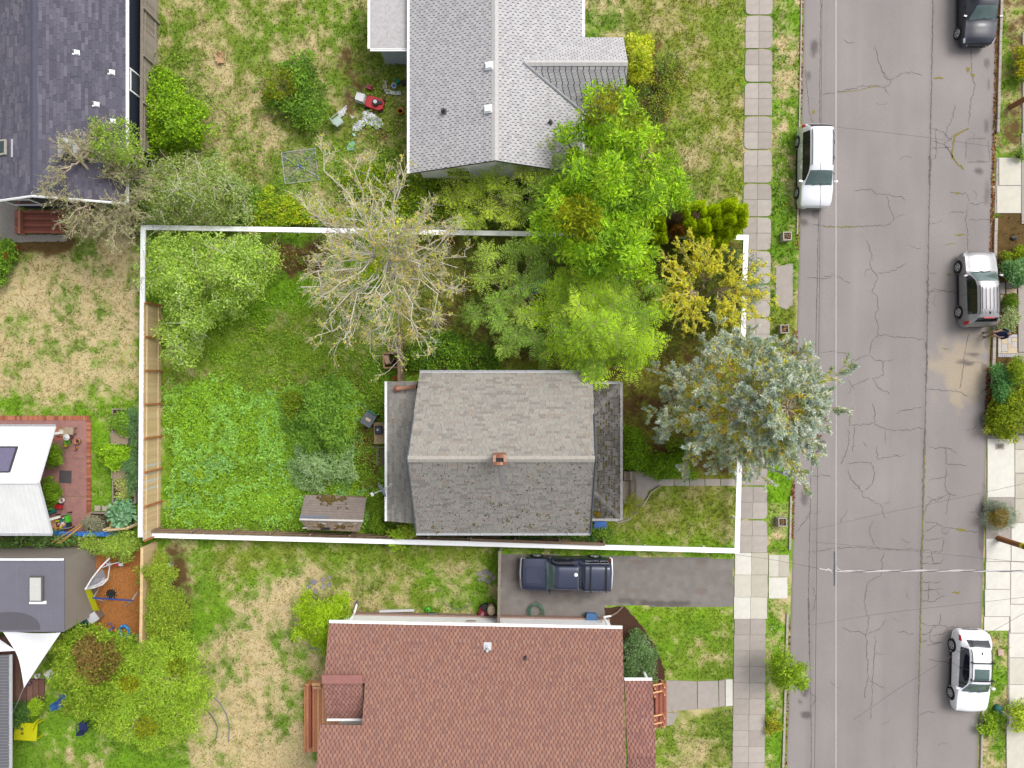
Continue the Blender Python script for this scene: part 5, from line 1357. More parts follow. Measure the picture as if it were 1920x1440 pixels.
def twiggy(name, label, cat, crotch, base, tips, bark, r0=.07, kids=7, sub=4, leaf=None, kid_len=1.1, rise=.10, trunk_r=.16, group=None, K=7, fan=.9, crown_name='crown'):
 """limbs to given tips, twigs off the limbs, finer twigs off those; leaf=(cols, size, per twig) adds small leaves"""
 B0 = np.array(W(*base, 0)); T = thing(name, label, cat, tuple(B0), group)
 Cq = np.array([W(*c) for c in crotch]); S = np.array([W(*t) for t in tips])
 near = np.argmin(((S[:, None] - Cq[None]) ** 2).sum(-1), 1)
 tubes('trunk', T, curves(np.repeat(B0[None], len(Cq), 0), Cq, 6, 0, .05), np.repeat(np.linspace(trunk_r, trunk_r * .6, 6)[None], len(Cq), 0), M_bark[bark], 8)
 LB = curves(Cq[near], S, K, rise, .09)
 tubes('limb', T, LB, np.repeat(np.linspace(r0, .012, K)[None], len(S), 0), M_bark[bark], 5)
 def off(Pl, n, ln, r):
  m = len(Pl)
  t = RNG.uniform(.22, 1.0, (m, n)); i = np.clip((t * (Pl.shape[1] - 1)).astype(int), 0, Pl.shape[1] - 2); f = t * (Pl.shape[1] - 1) - i
  mi = np.arange(m)[:, None]
  st = Pl[mi, i] * (1 - f[..., None]) + Pl[mi, i + 1] * f[..., None]
  d = unit(Pl[mi, i + 1] - Pl[mi, i])
  dd = unit(d + RNG.normal(0, 1, d.shape) * fan * np.array([.8, .8, .5]) + np.array([0, 0, .12]))
  L = ln * RNG.uniform(.35, 1.2, (m, n)) * (1.25 - .6 * t)
  e = (st + dd * L[..., None]).reshape(-1, 3)
  return curves(st.reshape(-1, 3), e, 4, .04, .12)
 K1 = off(LB, kids, kid_len, r0); K2 = off(K1, sub, kid_len * .5, .01)
 tubes('twig', T, K1, np.repeat(np.linspace(.018, .006, 4)[None], len(K1), 0), M_bark[bark], 3)['kind'] = 'stuff'
 tubes('twig', T, K2, np.repeat(np.linspace(.010, .004, 4)[None], len(K2), 0), M_bark[bark], 3)['kind'] = 'stuff'
 if leaf:
  cols, size, per, asp, keep = leaf
  cols = srgb(cols)
  src = np.concatenate([K1, K2] + ([LB[:, i:i + 4] for i in (1, 2, 3)] * 3 if keep >= 1 else [])); src = src[RNG.random(len(src)) < keep]
  n = len(src) * per
  t = RNG.uniform(0, 1, n); i = np.clip((t * 3).astype(int), 0, 2); f = t * 3 - i; mi = np.repeat(np.arange(len(src)), per)
  P = src[mi, i] * (1 - f[:, None]) + src[mi, i + 1] * f[:, None]
  D = unit(rdir(n) + np.array([0, 0, .15])); L = size * RNG.uniform(.6, 1.3, n)
  cc = np.repeat(cols[RNG.integers(0, len(cols), len(src))], per, 0) * RNG.uniform(.78, 1.22, (n, 1))
  leaves(crown_name, T, P, D, rdir(n, .1), L, L * asp, cc, fold=.1)
 return T
def ring(cx, cy, outline, z0, z1, n, f0=.75):
 """limb tips spread over an outline given as (angle, pixel radius) samples"""
 an = np.array([o[0] for o in outline], float); ra = np.array([o[1] for o in outline], float)
 out = []
 for i in range(n):
  a = (i + RNG.uniform(-.3, .3)) * 360 / n * 1.0
  a = (i * 137.5 + RNG.uniform(-8, 8)) % 360
  r = np.interp(a, an, ra, period=360) * (RNG.uniform(f0, 1.0) if i % 3 else RNG.uniform(.35, .75))
  out.append((cx + r * math.cos(R(a)), cy - r * math.sin(R(a)), RNG.uniform(z0, z1) - .8 * (r / 200)))
 return out
twiggy('tree', 'bare grey branching tree with a few ochre leaves', 'tree', [(712, 498, 4.0), (728, 486, 4.4), (702, 482, 4.2), (735, 510, 3.6)], (742, 512),
  ring(712, 495, [(0, 190), (25, 185), (45, 175), (70, 205), (90, 225), (110, 245), (125, 270), (145, 170), (165, 150), (180, 170), (197, 185), (215, 180), (235, 205), (260, 200), (285, 225), (310, 190), (335, 180)], 5.0, 8.2, 58), 'grey',
   .036, 12, 7, ([(222, 186, 84), (228, 198, 110), (206, 190, 70), (204, 206, 60), (180, 194, 60)], .10, 6, .5, .42), 1.15, .05, .17)
plant('tree', 'yellow green ivy climbing the trunk of the bare tree', 'climbing plant', [(690, 430), (740, 400), (800, 420), (790, 480), (740, 500), (710, 540), (690, 500)], 1.8, 5.2, 60, 34, .3, .15, [(196, 204, 34), (170, 190, 44), (214, 212, 60)], .5, trunk=(745, 505), tr=.03, stems=4, lump=.5)
twiggy('tree', 'golden leaved tree with radiating branches beside the footpath', 'tree', [(1322, 528, 2.2), (1345, 545, 2.1), (1300, 545, 2.2)], (1306, 556),
  ring(1322, 535, [(0, 146), (15, 134), (35, 110), (60, 90), (90, 100), (115, 108), (140, 106), (165, 104), (185, 110), (210, 105), (240, 108), (270, 104), (300, 108), (325, 150), (345, 150)], 2.4, 4.2, 88), 'tan',
  .026, 8, 3, ([(246, 226, 50), (236, 222, 66), (220, 220, 76), (250, 230, 76), (206, 212, 80)], .085, 13, .5, 1.0), .46, .08, .1, fan=.6)
twiggy('tree', 'sparse twiggy tree leaning over the dark blue grey roof', 'tree', [(196, 330, 3.4), (170, 380, 3.2), (230, 400, 2.6), (150, 300, 4.2)], (252, 440),
  ring(180, 345, [(0, 120), (30, 110), (60, 108), (90, 118), (120, 100), (150, 118), (180, 124), (210, 100), (240, 105), (270, 132), (300, 140), (330, 120)], 3.2, 5.6, 64), 'tan',
  .05, 8, 5, ([(170, 174, 108), (186, 186, 128), (150, 168, 86), (194, 186, 140)], .09, 5, .42, .7), .95, .08, .12)
plant('tree', 'leafy green crown over the gutter of the dark house', 'tree', [(150, 262), (170, 240), (205, 226), (240, 236), (262, 262), (268, 320), (240, 330), (210, 300), (170, 296)], 3.4, 5.2, 95, 34, .32, .13, [(132, 170, 52), (156, 180, 74), (116, 156, 48)], .45, trunk=(262, 330), tr=.05, stems=14, bark='tan', lump=.4)
# ---- the blue conifer
def conifer(label, base, H, rad, n_lv, n_br):
 B0 = np.array(W(*base, 0)); T = thing('blue_conifer', label, 'tree', tuple(B0))
 tubes('trunk', T, np.stack([B0, B0 + (.05, 0, H * .5), B0 + (0, .05, H)])[None], np.array([[.28, .18, .04]]), M_bark['grey'], 8)
 A, E, Rr, ZZ = [], [], [], []
 for lv in range(n_lv):
  z = 1.2 + (H - 1.5) * lv / (n_lv - 1)
  for b in range(n_br):
   a = (b + RNG.uniform(-.35, .35)) * 2 * np.pi / n_br + lv * 2.4
   r = rad(z) * RNG.uniform(.55, 1.08)
   A.append(B0 + (0, 0, z - .3)); E.append(B0 + (r * math.cos(a), r * math.sin(a), z + .22 * r + RNG.normal(0, .15)))
   Rr.append(r)
 A, E, Rr = np.array(A), np.array(E), np.array(Rr)
 LB = curves(A, E, 7, -.02, .05)
 tubes('limb', T, LB, np.repeat(np.linspace(.045, .012, 7)[None], len(LB), 0), M_bark['tan'], 4)
 # side shoots along the outer part of each limb, flat fans that carry needle tufts
 ns = 15
 t = RNG.uniform(.30, 1.0, (len(LB), ns)) ** .8; i = np.clip((t * 6).astype(int), 0, 5); f = t * 6 - i; mi = np.arange(len(LB))[:, None]
 st = LB[mi, i] * (1 - f[..., None]) + LB[mi, i + 1] * f[..., None]
 d = unit(LB[mi, i + 1] - LB[mi, i])
 sd = unit(np.cross(d, np.array([0, 0, 1.0]))) * RNG.choice([-1, 1], (len(LB), ns, 1))
 L = RNG.uniform(.3, .85, (len(LB), ns)) * (1.15 - .45 * t)
 en = st + unit(d * .8 + sd * RNG.uniform(.2, 1, (len(LB), ns, 1)) + np.array([0, 0, .12]) + RNG.normal(0, .12, d.shape)) * L[..., None]
 SH = np.stack([st, (st + en) / 2 + (0, 0, .02), en], 2).reshape(-1, 3, 3)
 tubes('twig', T, SH, np.repeat(np.array([[.012, .009, .006]]), len(SH), 0), M_bark['tan'], 3)['kind'] = 'stuff'
 outer = np.clip((np.linalg.norm(SH[:, 2, :2] - B0[None, :2], axis=1) / np.repeat(Rr, ns) - .35) / .55, 0, 1)
 nt, nn = 6, 12                                  # tufts per shoot, needles bundles per tuft
 tt = np.linspace(.25, 1, nt)
 C = SH[:, None, 0] + (SH[:, None, 2] - SH[:, None, 0]) * tt[None, :, None]
 ax = unit(SH[:, 2] - SH[:, 0])
 n = len(SH) * nt * nn
 axr = np.repeat(ax, nt * nn, 0)
 D = unit(axr * .75 + rdir(n) * .95 + np.array([0, 0, .25]))
 P = np.repeat(C.reshape(-1, 3), nn, 0)
 o_ = np.repeat(outer, nt * nn) * .72 + .28 * np.tile(np.repeat(tt, nn), len(SH))
 silver = srgb([(190, 196, 182), (204, 206, 192), (172, 180, 156), (222, 218, 200)]) * 1.0; inner = srgb([(206, 194, 60), (180, 178, 66), (220, 194, 72), (180, 184, 104)]) * 1.35
 sc = silver[RNG.integers(0, 4, len(SH))]; ic = inner[RNG.integers(0, 4, len(SH))]
 sc = np.repeat(sc, nt * nn, 0); ic = np.repeat(ic, nt * nn, 0)
 pick = RNG.random(n) < sstep(.5, 1.0, o_)
 cc = np.where(pick[:, None], sc, ic) * RNG.uniform(.75, 1.22, (n, 1))
 pk = np.repeat((RNG.random(len(SH)) < .035) & (SH[:, 2, 0] > B0[0] + 1.2), nt * nn) & (np.tile(np.repeat(tt, nn), len(SH)) > .8)
 cc[pk] = np.array(lin(222, 170, 148)) * RNG.uniform(.8, 1.1, (pk.sum(), 1))
 Ln = RNG.uniform(.10, .2, n)
 leaves('crown', T, P, D, rdir(n), Ln, np.full(n, .05), cc, M_needle)
 return T
conifer('tall silver blue conifer overhanging the footpath and street', (1326, 753), 12.3, lambda z: (4.6 - .10 * z) * (1 if z < 8.5 else max(.28, 1 - ((z - 8.5) / 4.0) ** 1.5)) * (.95 + .1 * math.sin(z * 2.3)), 18, 10)
# ---- arborvitae columns by the path
def column(px_, py_, h, r, cols, T, brown=0):
 base = np.array(W(px_, py_, h)); n = int(8000 * r * h * .5)
 z = RNG.random(n) ** .8; a = RNG.uniform(0, 6.283, n)
 rr = r * np.sqrt(np.clip(1 - np.clip((z - .72) / .28, 0, 1) ** 2, 0, 1)) * (.75 + .25 * np.sin(z * 5 + a * 3)) * (.85 + .3 * vn(a * 2, z * 6, 1, 3))
 P = np.stack([base[0] + rr * np.cos(a), base[1] + rr * np.sin(a), .15 + z * (h - .15)], 1)
 D = unit(np.stack([np.cos(a) * .8, np.sin(a) * .8, np.full(n, .8)], 1) + RNG.normal(0, .35, (n, 3)))
 c = srgb(cols); cc = c[RNG.integers(0, len(c), n)] * RNG.uniform(.75, 1.25, (n, 1))
 L = RNG.uniform(.09, .19, n)
 tubes('stem', T, np.array([[(base[0], base[1], 0), (base[0], base[1], h * .8)]]), np.array([[.05, .02]]), M_bark['brown'], 5)
 leaves('column', T, P, D, unit(np.stack([-np.sin(a), np.cos(a), RNG.normal(0, .3, n)], 1)), L, L * .5, cc)
ARB = [(214, 222, 24), (196, 208, 24), (228, 232, 40), (176, 196, 30)]
Ta = thing('arborvitae', 'clump of upright olive green arborvitae beside the footpath', 'hedge shrub', W(1325, 440))
for px_, py_, h, r in ((1285, 388, 3.4, .46), (1316, 386, 3.4, .44), (1345, 392, 3.3, .4), (1376, 382, 3.7, .46), (1396, 392, 3.6, .42), (1298, 414, 3.0, .42), (1325, 416, 3.1, .42), (1349, 412, 3.0, .36), (1374, 404, 3.4, .38), (1396, 410, 3.3, .34), (1366, 428, 2.6, .4), (1384, 430, 2.6, .36), (1330, 446, 2.2, .45), (1305, 444, 2.0, .4), (1355, 448, 2.0, .4)):
 column(px_, py_, h, r, ARB, Ta)
for px_, py_, h, r, c in ((1270, 398, 3.0, .40, [(182, 150, 128), (160, 130, 110)]), (1276, 424, 2.6, .36, [(176, 108, 60), (190, 126, 60), (128, 110, 30)]), (1307, 402, 3.1, .2, [(182, 150, 128), (160, 130, 110)])):
 column(px_, py_, h, r, c, Ta)
Tb = thing('arborvitae', 'single round arborvitae half inside the lime green tree', 'hedge shrub', W(1205, 440))
for px_, py_, h, r in ((1225, 408, 3.0, .5), (1240, 414, 2.9, .38), (1222, 432, 2.4, .5), (1242, 440, 2.2, .4)): column(px_, py_, h, r, ARB, Tb)
column(1206, 418, 3.4, .34, [(196, 166, 142), (174, 146, 124)], Tb)
# ---- shrubs, hedges and garden plants
DG = [(74, 128, 34), (92, 146, 40), (62, 112, 36), (108, 156, 50)]
YG = [(186, 198, 40), (160, 184, 44), (200, 206, 66), (138, 168, 40)]
SG = [(134, 158, 122), (152, 174, 140), (116, 146, 104), (166, 182, 150)]
MG = [(104, 152, 48), (124, 168, 58), (88, 136, 44), (140, 178, 70)]
def shrub(label, poly, zt, n, per, r, size, cols, aspect=.5, name='shrub', cat='shrub', zb=.25, **kw):
 return plant(name, label, cat, poly, zb, zt, n, per, r, size, cols, aspect, **kw)
shrub('dark green shrub with a yellow spray in the dry yard beside the mower', [(476, 150), (520, 140), (545, 105), (575, 105), (590, 150), (612, 180), (615, 225), (590, 250), (545, 215), (500, 190)], 1.5, 150, 46, .3, .17, [(92, 148, 46), (110, 164, 50), (80, 130, 48), (128, 174, 56)], .36, patch=[(520, 158, 34, (180, 194, 34))], lump=.4)
shrub('bright green leafy vine heaped over the grey fence', [(274, 140), (304, 128), (332, 150), (352, 172), (384, 200), (392, 248), (366, 276), (320, 286), (276, 276), (270, 210)], 2.0, 260, 40, .3, .15, [(112, 182, 24), (92, 160, 26), (130, 192, 40), (76, 140, 26)], .55, name='vine', cat='climbing plant', lump=.35)
shrub('ivy patch squeezed between the dark house and its fence', [(238, 84), (276, 84), (278, 118), (262, 112), (244, 104)], .9, 40, 30, .25, .14, [(84, 140, 30), (110, 168, 40)], .6)
shrub('bright yellow green bush at the corner of the pale grey house', [(1177, 70), (1205, 66), (1222, 90), (1220, 130), (1200, 156), (1182, 150), (1176, 110)], 2.2, 130, 40, .26, .15, [(214, 206, 40), (186, 196, 44), (222, 214, 84), (160, 182, 40)], .45)
shrub('tangle of dark bramble and yellowing leaves beside the pale grey house', [(1178, 150), (1224, 100), (1262, 100), (1282, 130), (1270, 175), (1250, 205), (1226, 238), (1200, 240), (1182, 200)], .9, 190, 34, .26, .12, [(88, 118, 52), (150, 164, 50), (186, 178, 52), (110, 136, 60), (128, 108, 66)], .55, name='bramble')
shrub('yellowing bramble patch just outside the top boundary rail', [(470, 372), (505, 352), (560, 372), (640, 402), (700, 392), (700, 424), (600, 424), (470, 424)], .7, 260, 34, .24, .13, [(184, 196, 34), (130, 176, 40), (110, 160, 40), (204, 204, 46)], .6, name='bramble')
shrub('green weeds at the left edge of the bramble patch', [(425, 340), (470, 345), (500, 370), (470, 415), (430, 420)], .8, 110, 34, .26, .13, MG, .55)
shrub('green and yellow bramble under the upper branches of the bare tree', [(640, 320), (700, 300), (765, 320), (850, 330), (850, 432), (700, 428), (650, 400)], .9, 330, 34, .28, .13, [(110, 160, 36), (150, 176, 36), (184, 190, 44), (90, 138, 40)], .6, name='bramble')
shrub('brown brushwood and dead stems inside the top boundary rail', [(500, 446), (560, 446), (640, 450), (640, 480), (560, 500), (510, 480)], .5, 70, 22, .26, .12, [(130, 96, 70), (110, 84, 60), (160, 150, 60), (104, 140, 50)], .4, name='bramble')
shrub('dark ivy heaped along the upper wall of the bungalow', [(756, 640), (800, 630), (900, 640), (936, 660), (936, 696), (790, 696), (758, 690)], .8, 250, 36, .26, .13, [(66, 132, 34), (84, 150, 34), (110, 170, 40), (56, 112, 34)], .6, name='ivy')
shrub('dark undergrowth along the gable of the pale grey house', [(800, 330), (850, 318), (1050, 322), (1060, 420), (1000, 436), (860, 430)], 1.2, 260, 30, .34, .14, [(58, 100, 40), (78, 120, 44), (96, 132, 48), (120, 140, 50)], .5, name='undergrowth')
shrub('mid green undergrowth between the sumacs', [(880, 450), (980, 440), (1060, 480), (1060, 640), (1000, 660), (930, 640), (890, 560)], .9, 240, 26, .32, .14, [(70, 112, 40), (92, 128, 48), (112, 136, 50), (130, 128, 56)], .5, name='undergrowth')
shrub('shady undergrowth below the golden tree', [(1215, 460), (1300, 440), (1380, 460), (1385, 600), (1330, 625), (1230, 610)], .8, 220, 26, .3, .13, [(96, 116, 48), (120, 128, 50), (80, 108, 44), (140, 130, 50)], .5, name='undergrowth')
shrub('dark blue green seedlings beneath the golden tree near the rail', [(1380, 470), (1420, 480), (1428, 540), (1400, 590), (1384, 580)], 1.1, 70, 30, .25, .13, [(84, 130, 84), (104, 148, 100), (124, 160, 104)], .35)
shrub('large dark green shrub in the middle of the grassy lot', [(548, 730), (590, 712), (630, 722), (650, 752), (648, 800), (662, 838), (620, 850), (560, 846), (540, 800), (528, 760)], 2.3, 280, 42, .34, .16, [(100, 158, 50), (118, 174, 56), (84, 140, 50), (136, 184, 76)], .36, patch=[(545, 755, 26, (176, 200, 40))], lump=.4)
shrub('grey green rounded shrub next to the dark one in the lot', [(548, 858), (580, 834), (622, 838), (655, 836), (664, 866), (654, 892), (622, 908), (580, 912), (552, 892)], 1.5, 190, 46, .28, .15, [(158, 190, 132), (142, 178, 110), (174, 202, 150), (126, 170, 90)], .3, lump=.35)
shrub('round clipped hedge beside the porch gutter', [(1167, 796), (1190, 794), (1208, 818), (1214, 850), (1206, 878), (1168, 882)], 1.3, 120, 40, .24, .11, [(84, 158, 24), (104, 176, 30), (70, 136, 26)], .55)
shrub('long clipped hedge along the narrow front path', [(1206, 870), (1230, 846), (1270, 838), (1304, 836), (1306, 880), (1290, 896), (1216, 894)], 1.1, 170, 40, .24, .11, [(84, 158, 24), (104, 176, 30), (70, 136, 26)], .55)
shrub('tufted ornamental grass beside the weathered steps', [(1168, 936), (1190, 930), (1202, 944), (1192, 960), (1172, 966)], .5, 26, 40, .22, .3, [(170, 170, 40), (140, 164, 44), (186, 178, 70)], .08, name='grass_clump', cat='ornamental grass', outw=1.2)
shrub('small pale green bush by the blue tote and porch', [(1112, 985), (1135, 980), (1150, 1000), (1140, 1015), (1112, 1014)], .5, 40, 30, .2, .12, MG, .5)
shrub('grey green laurel bush in the mulch bed', [(1168, 1190), (1190, 1184), (1212, 1196), (1234, 1228), (1238, 1254), (1220, 1270), (1172, 1272)], 1.3, 150, 46, .26, .13, [(96, 132, 78), (116, 150, 96), (134, 164, 116), (84, 128, 56)], .36)
shrub('lime yellow conifer shrub beside the red house gutter', [(562, 1140), (576, 1118), (606, 1114), (636, 1122), (656, 1146), (648, 1166), (630, 1172), (620, 1200), (604, 1224), (580, 1206), (564, 1180)], 2.0, 220, 46, .28, .14, [(150, 192, 24), (168, 206, 34), (126, 172, 26), (184, 210, 50)], .28)
shrub('young tree with yellow green leaves on the grass verge', [(1448, 1236), (1474, 1222), (1494, 1232), (1512, 1256), (1510, 1276), (1484, 1292), (1480, 1304), (1462, 1290), (1450, 1264)], 2.6, 110, 44, .26, .12, [(128, 170, 34), (150, 184, 44), (104, 150, 30)], .5, name='young_tree', cat='tree', tr=.03, zb=1.0)
shrub('orange yellow weed patch at the foot of the grass verge', [(1436, 1340), (1462, 1336), (1466, 1366), (1440, 1370)], .4, 24, 30, .18, .11, [(200, 170, 40), (170, 170, 50), (140, 150, 44)], .5)
# across the street
shrub('dark round leaved shrub nearest the kerb across the street', [(1858, 700), (1880, 688), (1896, 704), (1898, 740), (1880, 764), (1866, 752)], .9, 90, 38, .24, .12, [(92, 150, 84), (108, 166, 96), (80, 134, 70)], .7)
shrub('yellow green mounded shrub between kerb and pale slabs', [(1852, 770), (1874, 752), (1896, 720), (1960, 690), (1970, 810), (1900, 818), (1858, 812)], 1.2, 260, 40, .26, .13, [(150, 164, 24), (128, 150, 26), (170, 172, 30), (110, 140, 30)], .5)
shrub('olive green upright shrub near the paver square', [(1890, 684), (1908, 676), (1930, 690), (1910, 720), (1894, 716)], 1.3, 60, 38, .22, .12, [(132, 156, 26), (112, 140, 30), (156, 170, 40)], .4)
shrub('dense green bush behind the hood of the grey car', [(1872, 500), (1892, 484), (1925, 480), (1935, 520), (1912, 534), (1886, 530)], .9, 110, 40, .24, .11, [(92, 146, 84), (112, 162, 96), (78, 128, 70), (134, 170, 110)], .6)
shrub('yellow green plants along the dug bed across the street', [(1874, 470), (1900, 474), (1912, 462), (1930, 478), (1906, 492), (1876, 496)], .5, 50, 34, .2, .11, [(150, 164, 24), (124, 148, 26)], .5)
shrub('small dark green tuft between the stepping stones', [(1882, 556), (1900, 552), (1908, 572), (1896, 584), (1882, 576)], .6, 36, 38, .2, .12, [(70, 124, 22), (88, 140, 28)], .4)
shrub('cream edged variegated shrub next to the standing person', [(1870, 600), (1886, 588), (1904, 582), (1914, 598), (1902, 616), (1880, 624), (1868, 616)], .7, 60, 36, .22, .12, [(186, 194, 138), (150, 166, 108), (204, 208, 160), (126, 146, 86)], .5)
shrub('silver lavender bush with a yellow middle beside the pale driveway', [(1847, 960), (1862, 940), (1890, 938), (1908, 962), (1904, 988), (1880, 1000), (1858, 1004), (1850, 985)], .9, 110, 44, .24, .12, [(156, 162, 140), (140, 150, 124), (174, 178, 156)], .2, patch=[(1872, 972, 20, (206, 176, 30))])
shrub('yellow bush at the right edge across the street', [(1904, 92), (1930, 84), (1945, 120), (1930, 156), (1906, 146)], .9, 70, 36, .24, .12, [(206, 188, 24), (170, 170, 34), (120, 140, 34)], .5)
shrub('small green plant beside the pale slab at the right edge', [(1905, 284), (1916, 276), (1922, 292), (1912, 300)], .5, 20, 30, .16, .11, MG, .5)
shrub('sparse yellow green sapling near the standing cart across the street', [(1892, 1330), (1912, 1318), (1950, 1330), (1960, 1380), (1905, 1375)], 1.2, 70, 34, .24, .13, YG, .5)
shrub('low plants beside the feathered end of the verge across the street', [(1845, 1345), (1866, 1338), (1880, 1360), (1862, 1380), (1842, 1376)], .5, 40, 30, .2, .12, [(126, 172, 40), (150, 186, 50)], .5)
# bottom left garden
shrub('feathery lime green hedge over the tan fence', [(258, 1066), (290, 1040), (316, 1046), (322, 1090), (346, 1120), (352, 1160), (338, 1200), (300, 1212), (272, 1180), (276, 1110)], 2.2, 330, 46, .3, .14, [(150, 178, 50), (172, 194, 66), (128, 162, 46), (160, 168, 60)], .26, bark='tan', lump=.4)
plant('tree', 'big feathery lime green tree at the bottom of the dry lawn', 'tree', [(205, 1262), (240, 1222), (290, 1200), (340, 1190), (372, 1200), (396, 1232), (372, 1256), (396, 1290), (372, 1330), (378, 1372), (300, 1400), (230, 1390), (196, 1356), (190, 1300)], 1.2, 4.2, 560, 46, .36, .15, [(152, 186, 50), (172, 200, 66), (130, 168, 44), (146, 190, 60)], .28, trunk=(330, 1270), tr=.09, bark='tan', lump=.4, patch=[(245, 1284, 22, (214, 214, 30)), (330, 1250, 20, (190, 206, 40)), (270, 1360, 24, (206, 210, 34))])
plant('tree', 'olive and green fruit tree with browning top beside the shade sail', 'tree', [(106, 1250), (112, 1210), (130, 1184), (170, 1178), (216, 1186), (252, 1194), (262, 1216), (240, 1256), (222, 1290), (216, 1330), (180, 1352), (120, 1340), (128, 1310), (106, 1290)], 1.0, 3.2, 380, 44, .34, .15, [(126, 168, 40), (146, 184, 50), (108, 152, 36), (156, 160, 56)], .4, trunk=(205, 1255), tr=.07, patch=[(180, 1236, 46, (178, 152, 76)), (165, 1225, 30, (186, 154, 84))], lump=.35)
shrub('soft green hedge tops between the blue tarp and the taupe building', [(150, 1022), (180, 1010), (262, 1008), (262, 1030), (240, 1044), (180, 1044)], 1.4, 120, 40, .26, .14, [(160, 188, 74), (140, 172, 60), (178, 196, 90)], .26)
shrub('dark ivy strip behind the white ribbed roof', [(-60, 1004), (100, 1006), (150, 1008), (150, 1020), (100, 1026), (-60, 1022)], .7, 130, 32, .22, .13, [(70, 112, 44), (92, 134, 60), (116, 150, 84)], .6, name='ivy')
for lab, poly in (('round clipped green bush nearest the white ridge end', [(86, 838), (104, 830), (116, 846), (114, 866), (98, 876), (84, 866)]), ('round clipped green bush below it by the patio toys', [(78, 908), (96, 898), (112, 914), (112, 936), (96, 946), (80, 934)])):
 shrub(lab, poly, 1.2, 70, 44, .18, .09, [(84, 156, 26), (104, 172, 34), (70, 134, 28)], .55, group='clipped bushes on the brick patio')
shrub('leafy tomato plant in the upper raised bed', [(212, 786), (240, 770), (248, 800), (236, 812), (214, 806)], 1.0, 70, 36, .2, .12, [(110, 168, 50), (136, 184, 66), (92, 148, 44)], .45)
shrub('lime green vegetable plant in the middle raised bed', [(184, 846), (208, 834), (236, 838), (240, 862), (220, 876), (192, 866)], .9, 80, 38, .2, .14, [(128, 196, 34), (146, 208, 50), (104, 170, 34)], .45)
shrub('lime leaves and dry stalks in the lowest raised bed', [(216, 902), (240, 900), (250, 920), (236, 940), (220, 930)], .7, 50, 34, .18, .12, [(150, 196, 44), (196, 190, 120), (176, 160, 110)], .45)
shrub('bluish evergreen strip against the outside of the white rail', [(240, 760), (258, 756), (258, 940), (244, 944), (232, 880), (244, 830)], 1.0, 150, 34, .22, .12, [(86, 130, 78), (104, 146, 92), (120, 160, 100)], .35)
shrub('blue green cabbages beside the tan fence end', [(214, 952), (232, 944), (252, 950), (250, 984), (228, 992), (216, 976)], .5, 34, 20, .24, .26, [(120, 170, 128), (146, 190, 150), (98, 152, 100)], .8, name='cabbage_patch', cat='vegetables')
shrub('dry grey lavender bush beside the brick patio', [(152, 980), (168, 966), (186, 974), (188, 990), (166, 996)], .7, 50, 40, .2, .13, [(166, 160, 132), (146, 142, 110), (184, 176, 150)], .16)
shrub('yellow marigolds in the dark bed by the patio', [(204, 974), (222, 976), (222, 986), (206, 984)], .25, 26, 16, .12, .08, [(232, 176, 20), (210, 150, 30), (120, 150, 50)], .8, name='flowers', cat='flowers')
shrub('orange flowering bush at the left edge beside the gravel', [(-30, 450), (20, 456), (26, 480), (14, 520), (-30, 530)], 1.0, 120, 38, .26, .13, [(96, 156, 40), (116, 172, 50), (80, 134, 40)], .55, patch=[(31, 463, 5, (240, 90, 40)), (11, 478, 4, (240, 100, 40)), (20, 503, 4, (240, 90, 40))])
shrub('dark green bush beside the yellow play panel', [(20, 1326), (46, 1316), (60, 1332), (44, 1360), (20, 1366)], .9, 70, 36, .24, .13, [(70, 118, 54), (90, 136, 64)], .45)
shrub('bright leafy plant next to the wooden deck steps', [(52, 1318), (66, 1310), (78, 1322), (64, 1342), (54, 1336)], .6, 36, 34, .18, .14, [(150, 190, 44), (122, 166, 40)], .4)
shrub('grape vine leaves hanging over the white rail by the bungalow', [(724, 996), (752, 984), (776, 984), (780, 1006), (764, 1018), (740, 1030), (726, 1018)], 1.4, 60, 30, .2, .15, [(128, 176, 40), (150, 190, 56), (180, 190, 60)], .7, name='vine', cat='climbing plant')
shrub('weeds between the old shed and the bungalow', [(688, 935), (720, 930), (724, 990), (780, 985), (780, 1004), (690, 1004)], .6, 130, 32, .22, .12, [(84, 144, 34), (104, 162, 40), (140, 170, 40)], .6)
shrub('narrow row of weeds below the bungalow eave', [(790, 1003), (1110, 1003), (1112, 1010), (790, 1008)], .6, 110, 30, .2, .12, [(60, 110, 40), (84, 132, 44), (70, 124, 60)], .6)
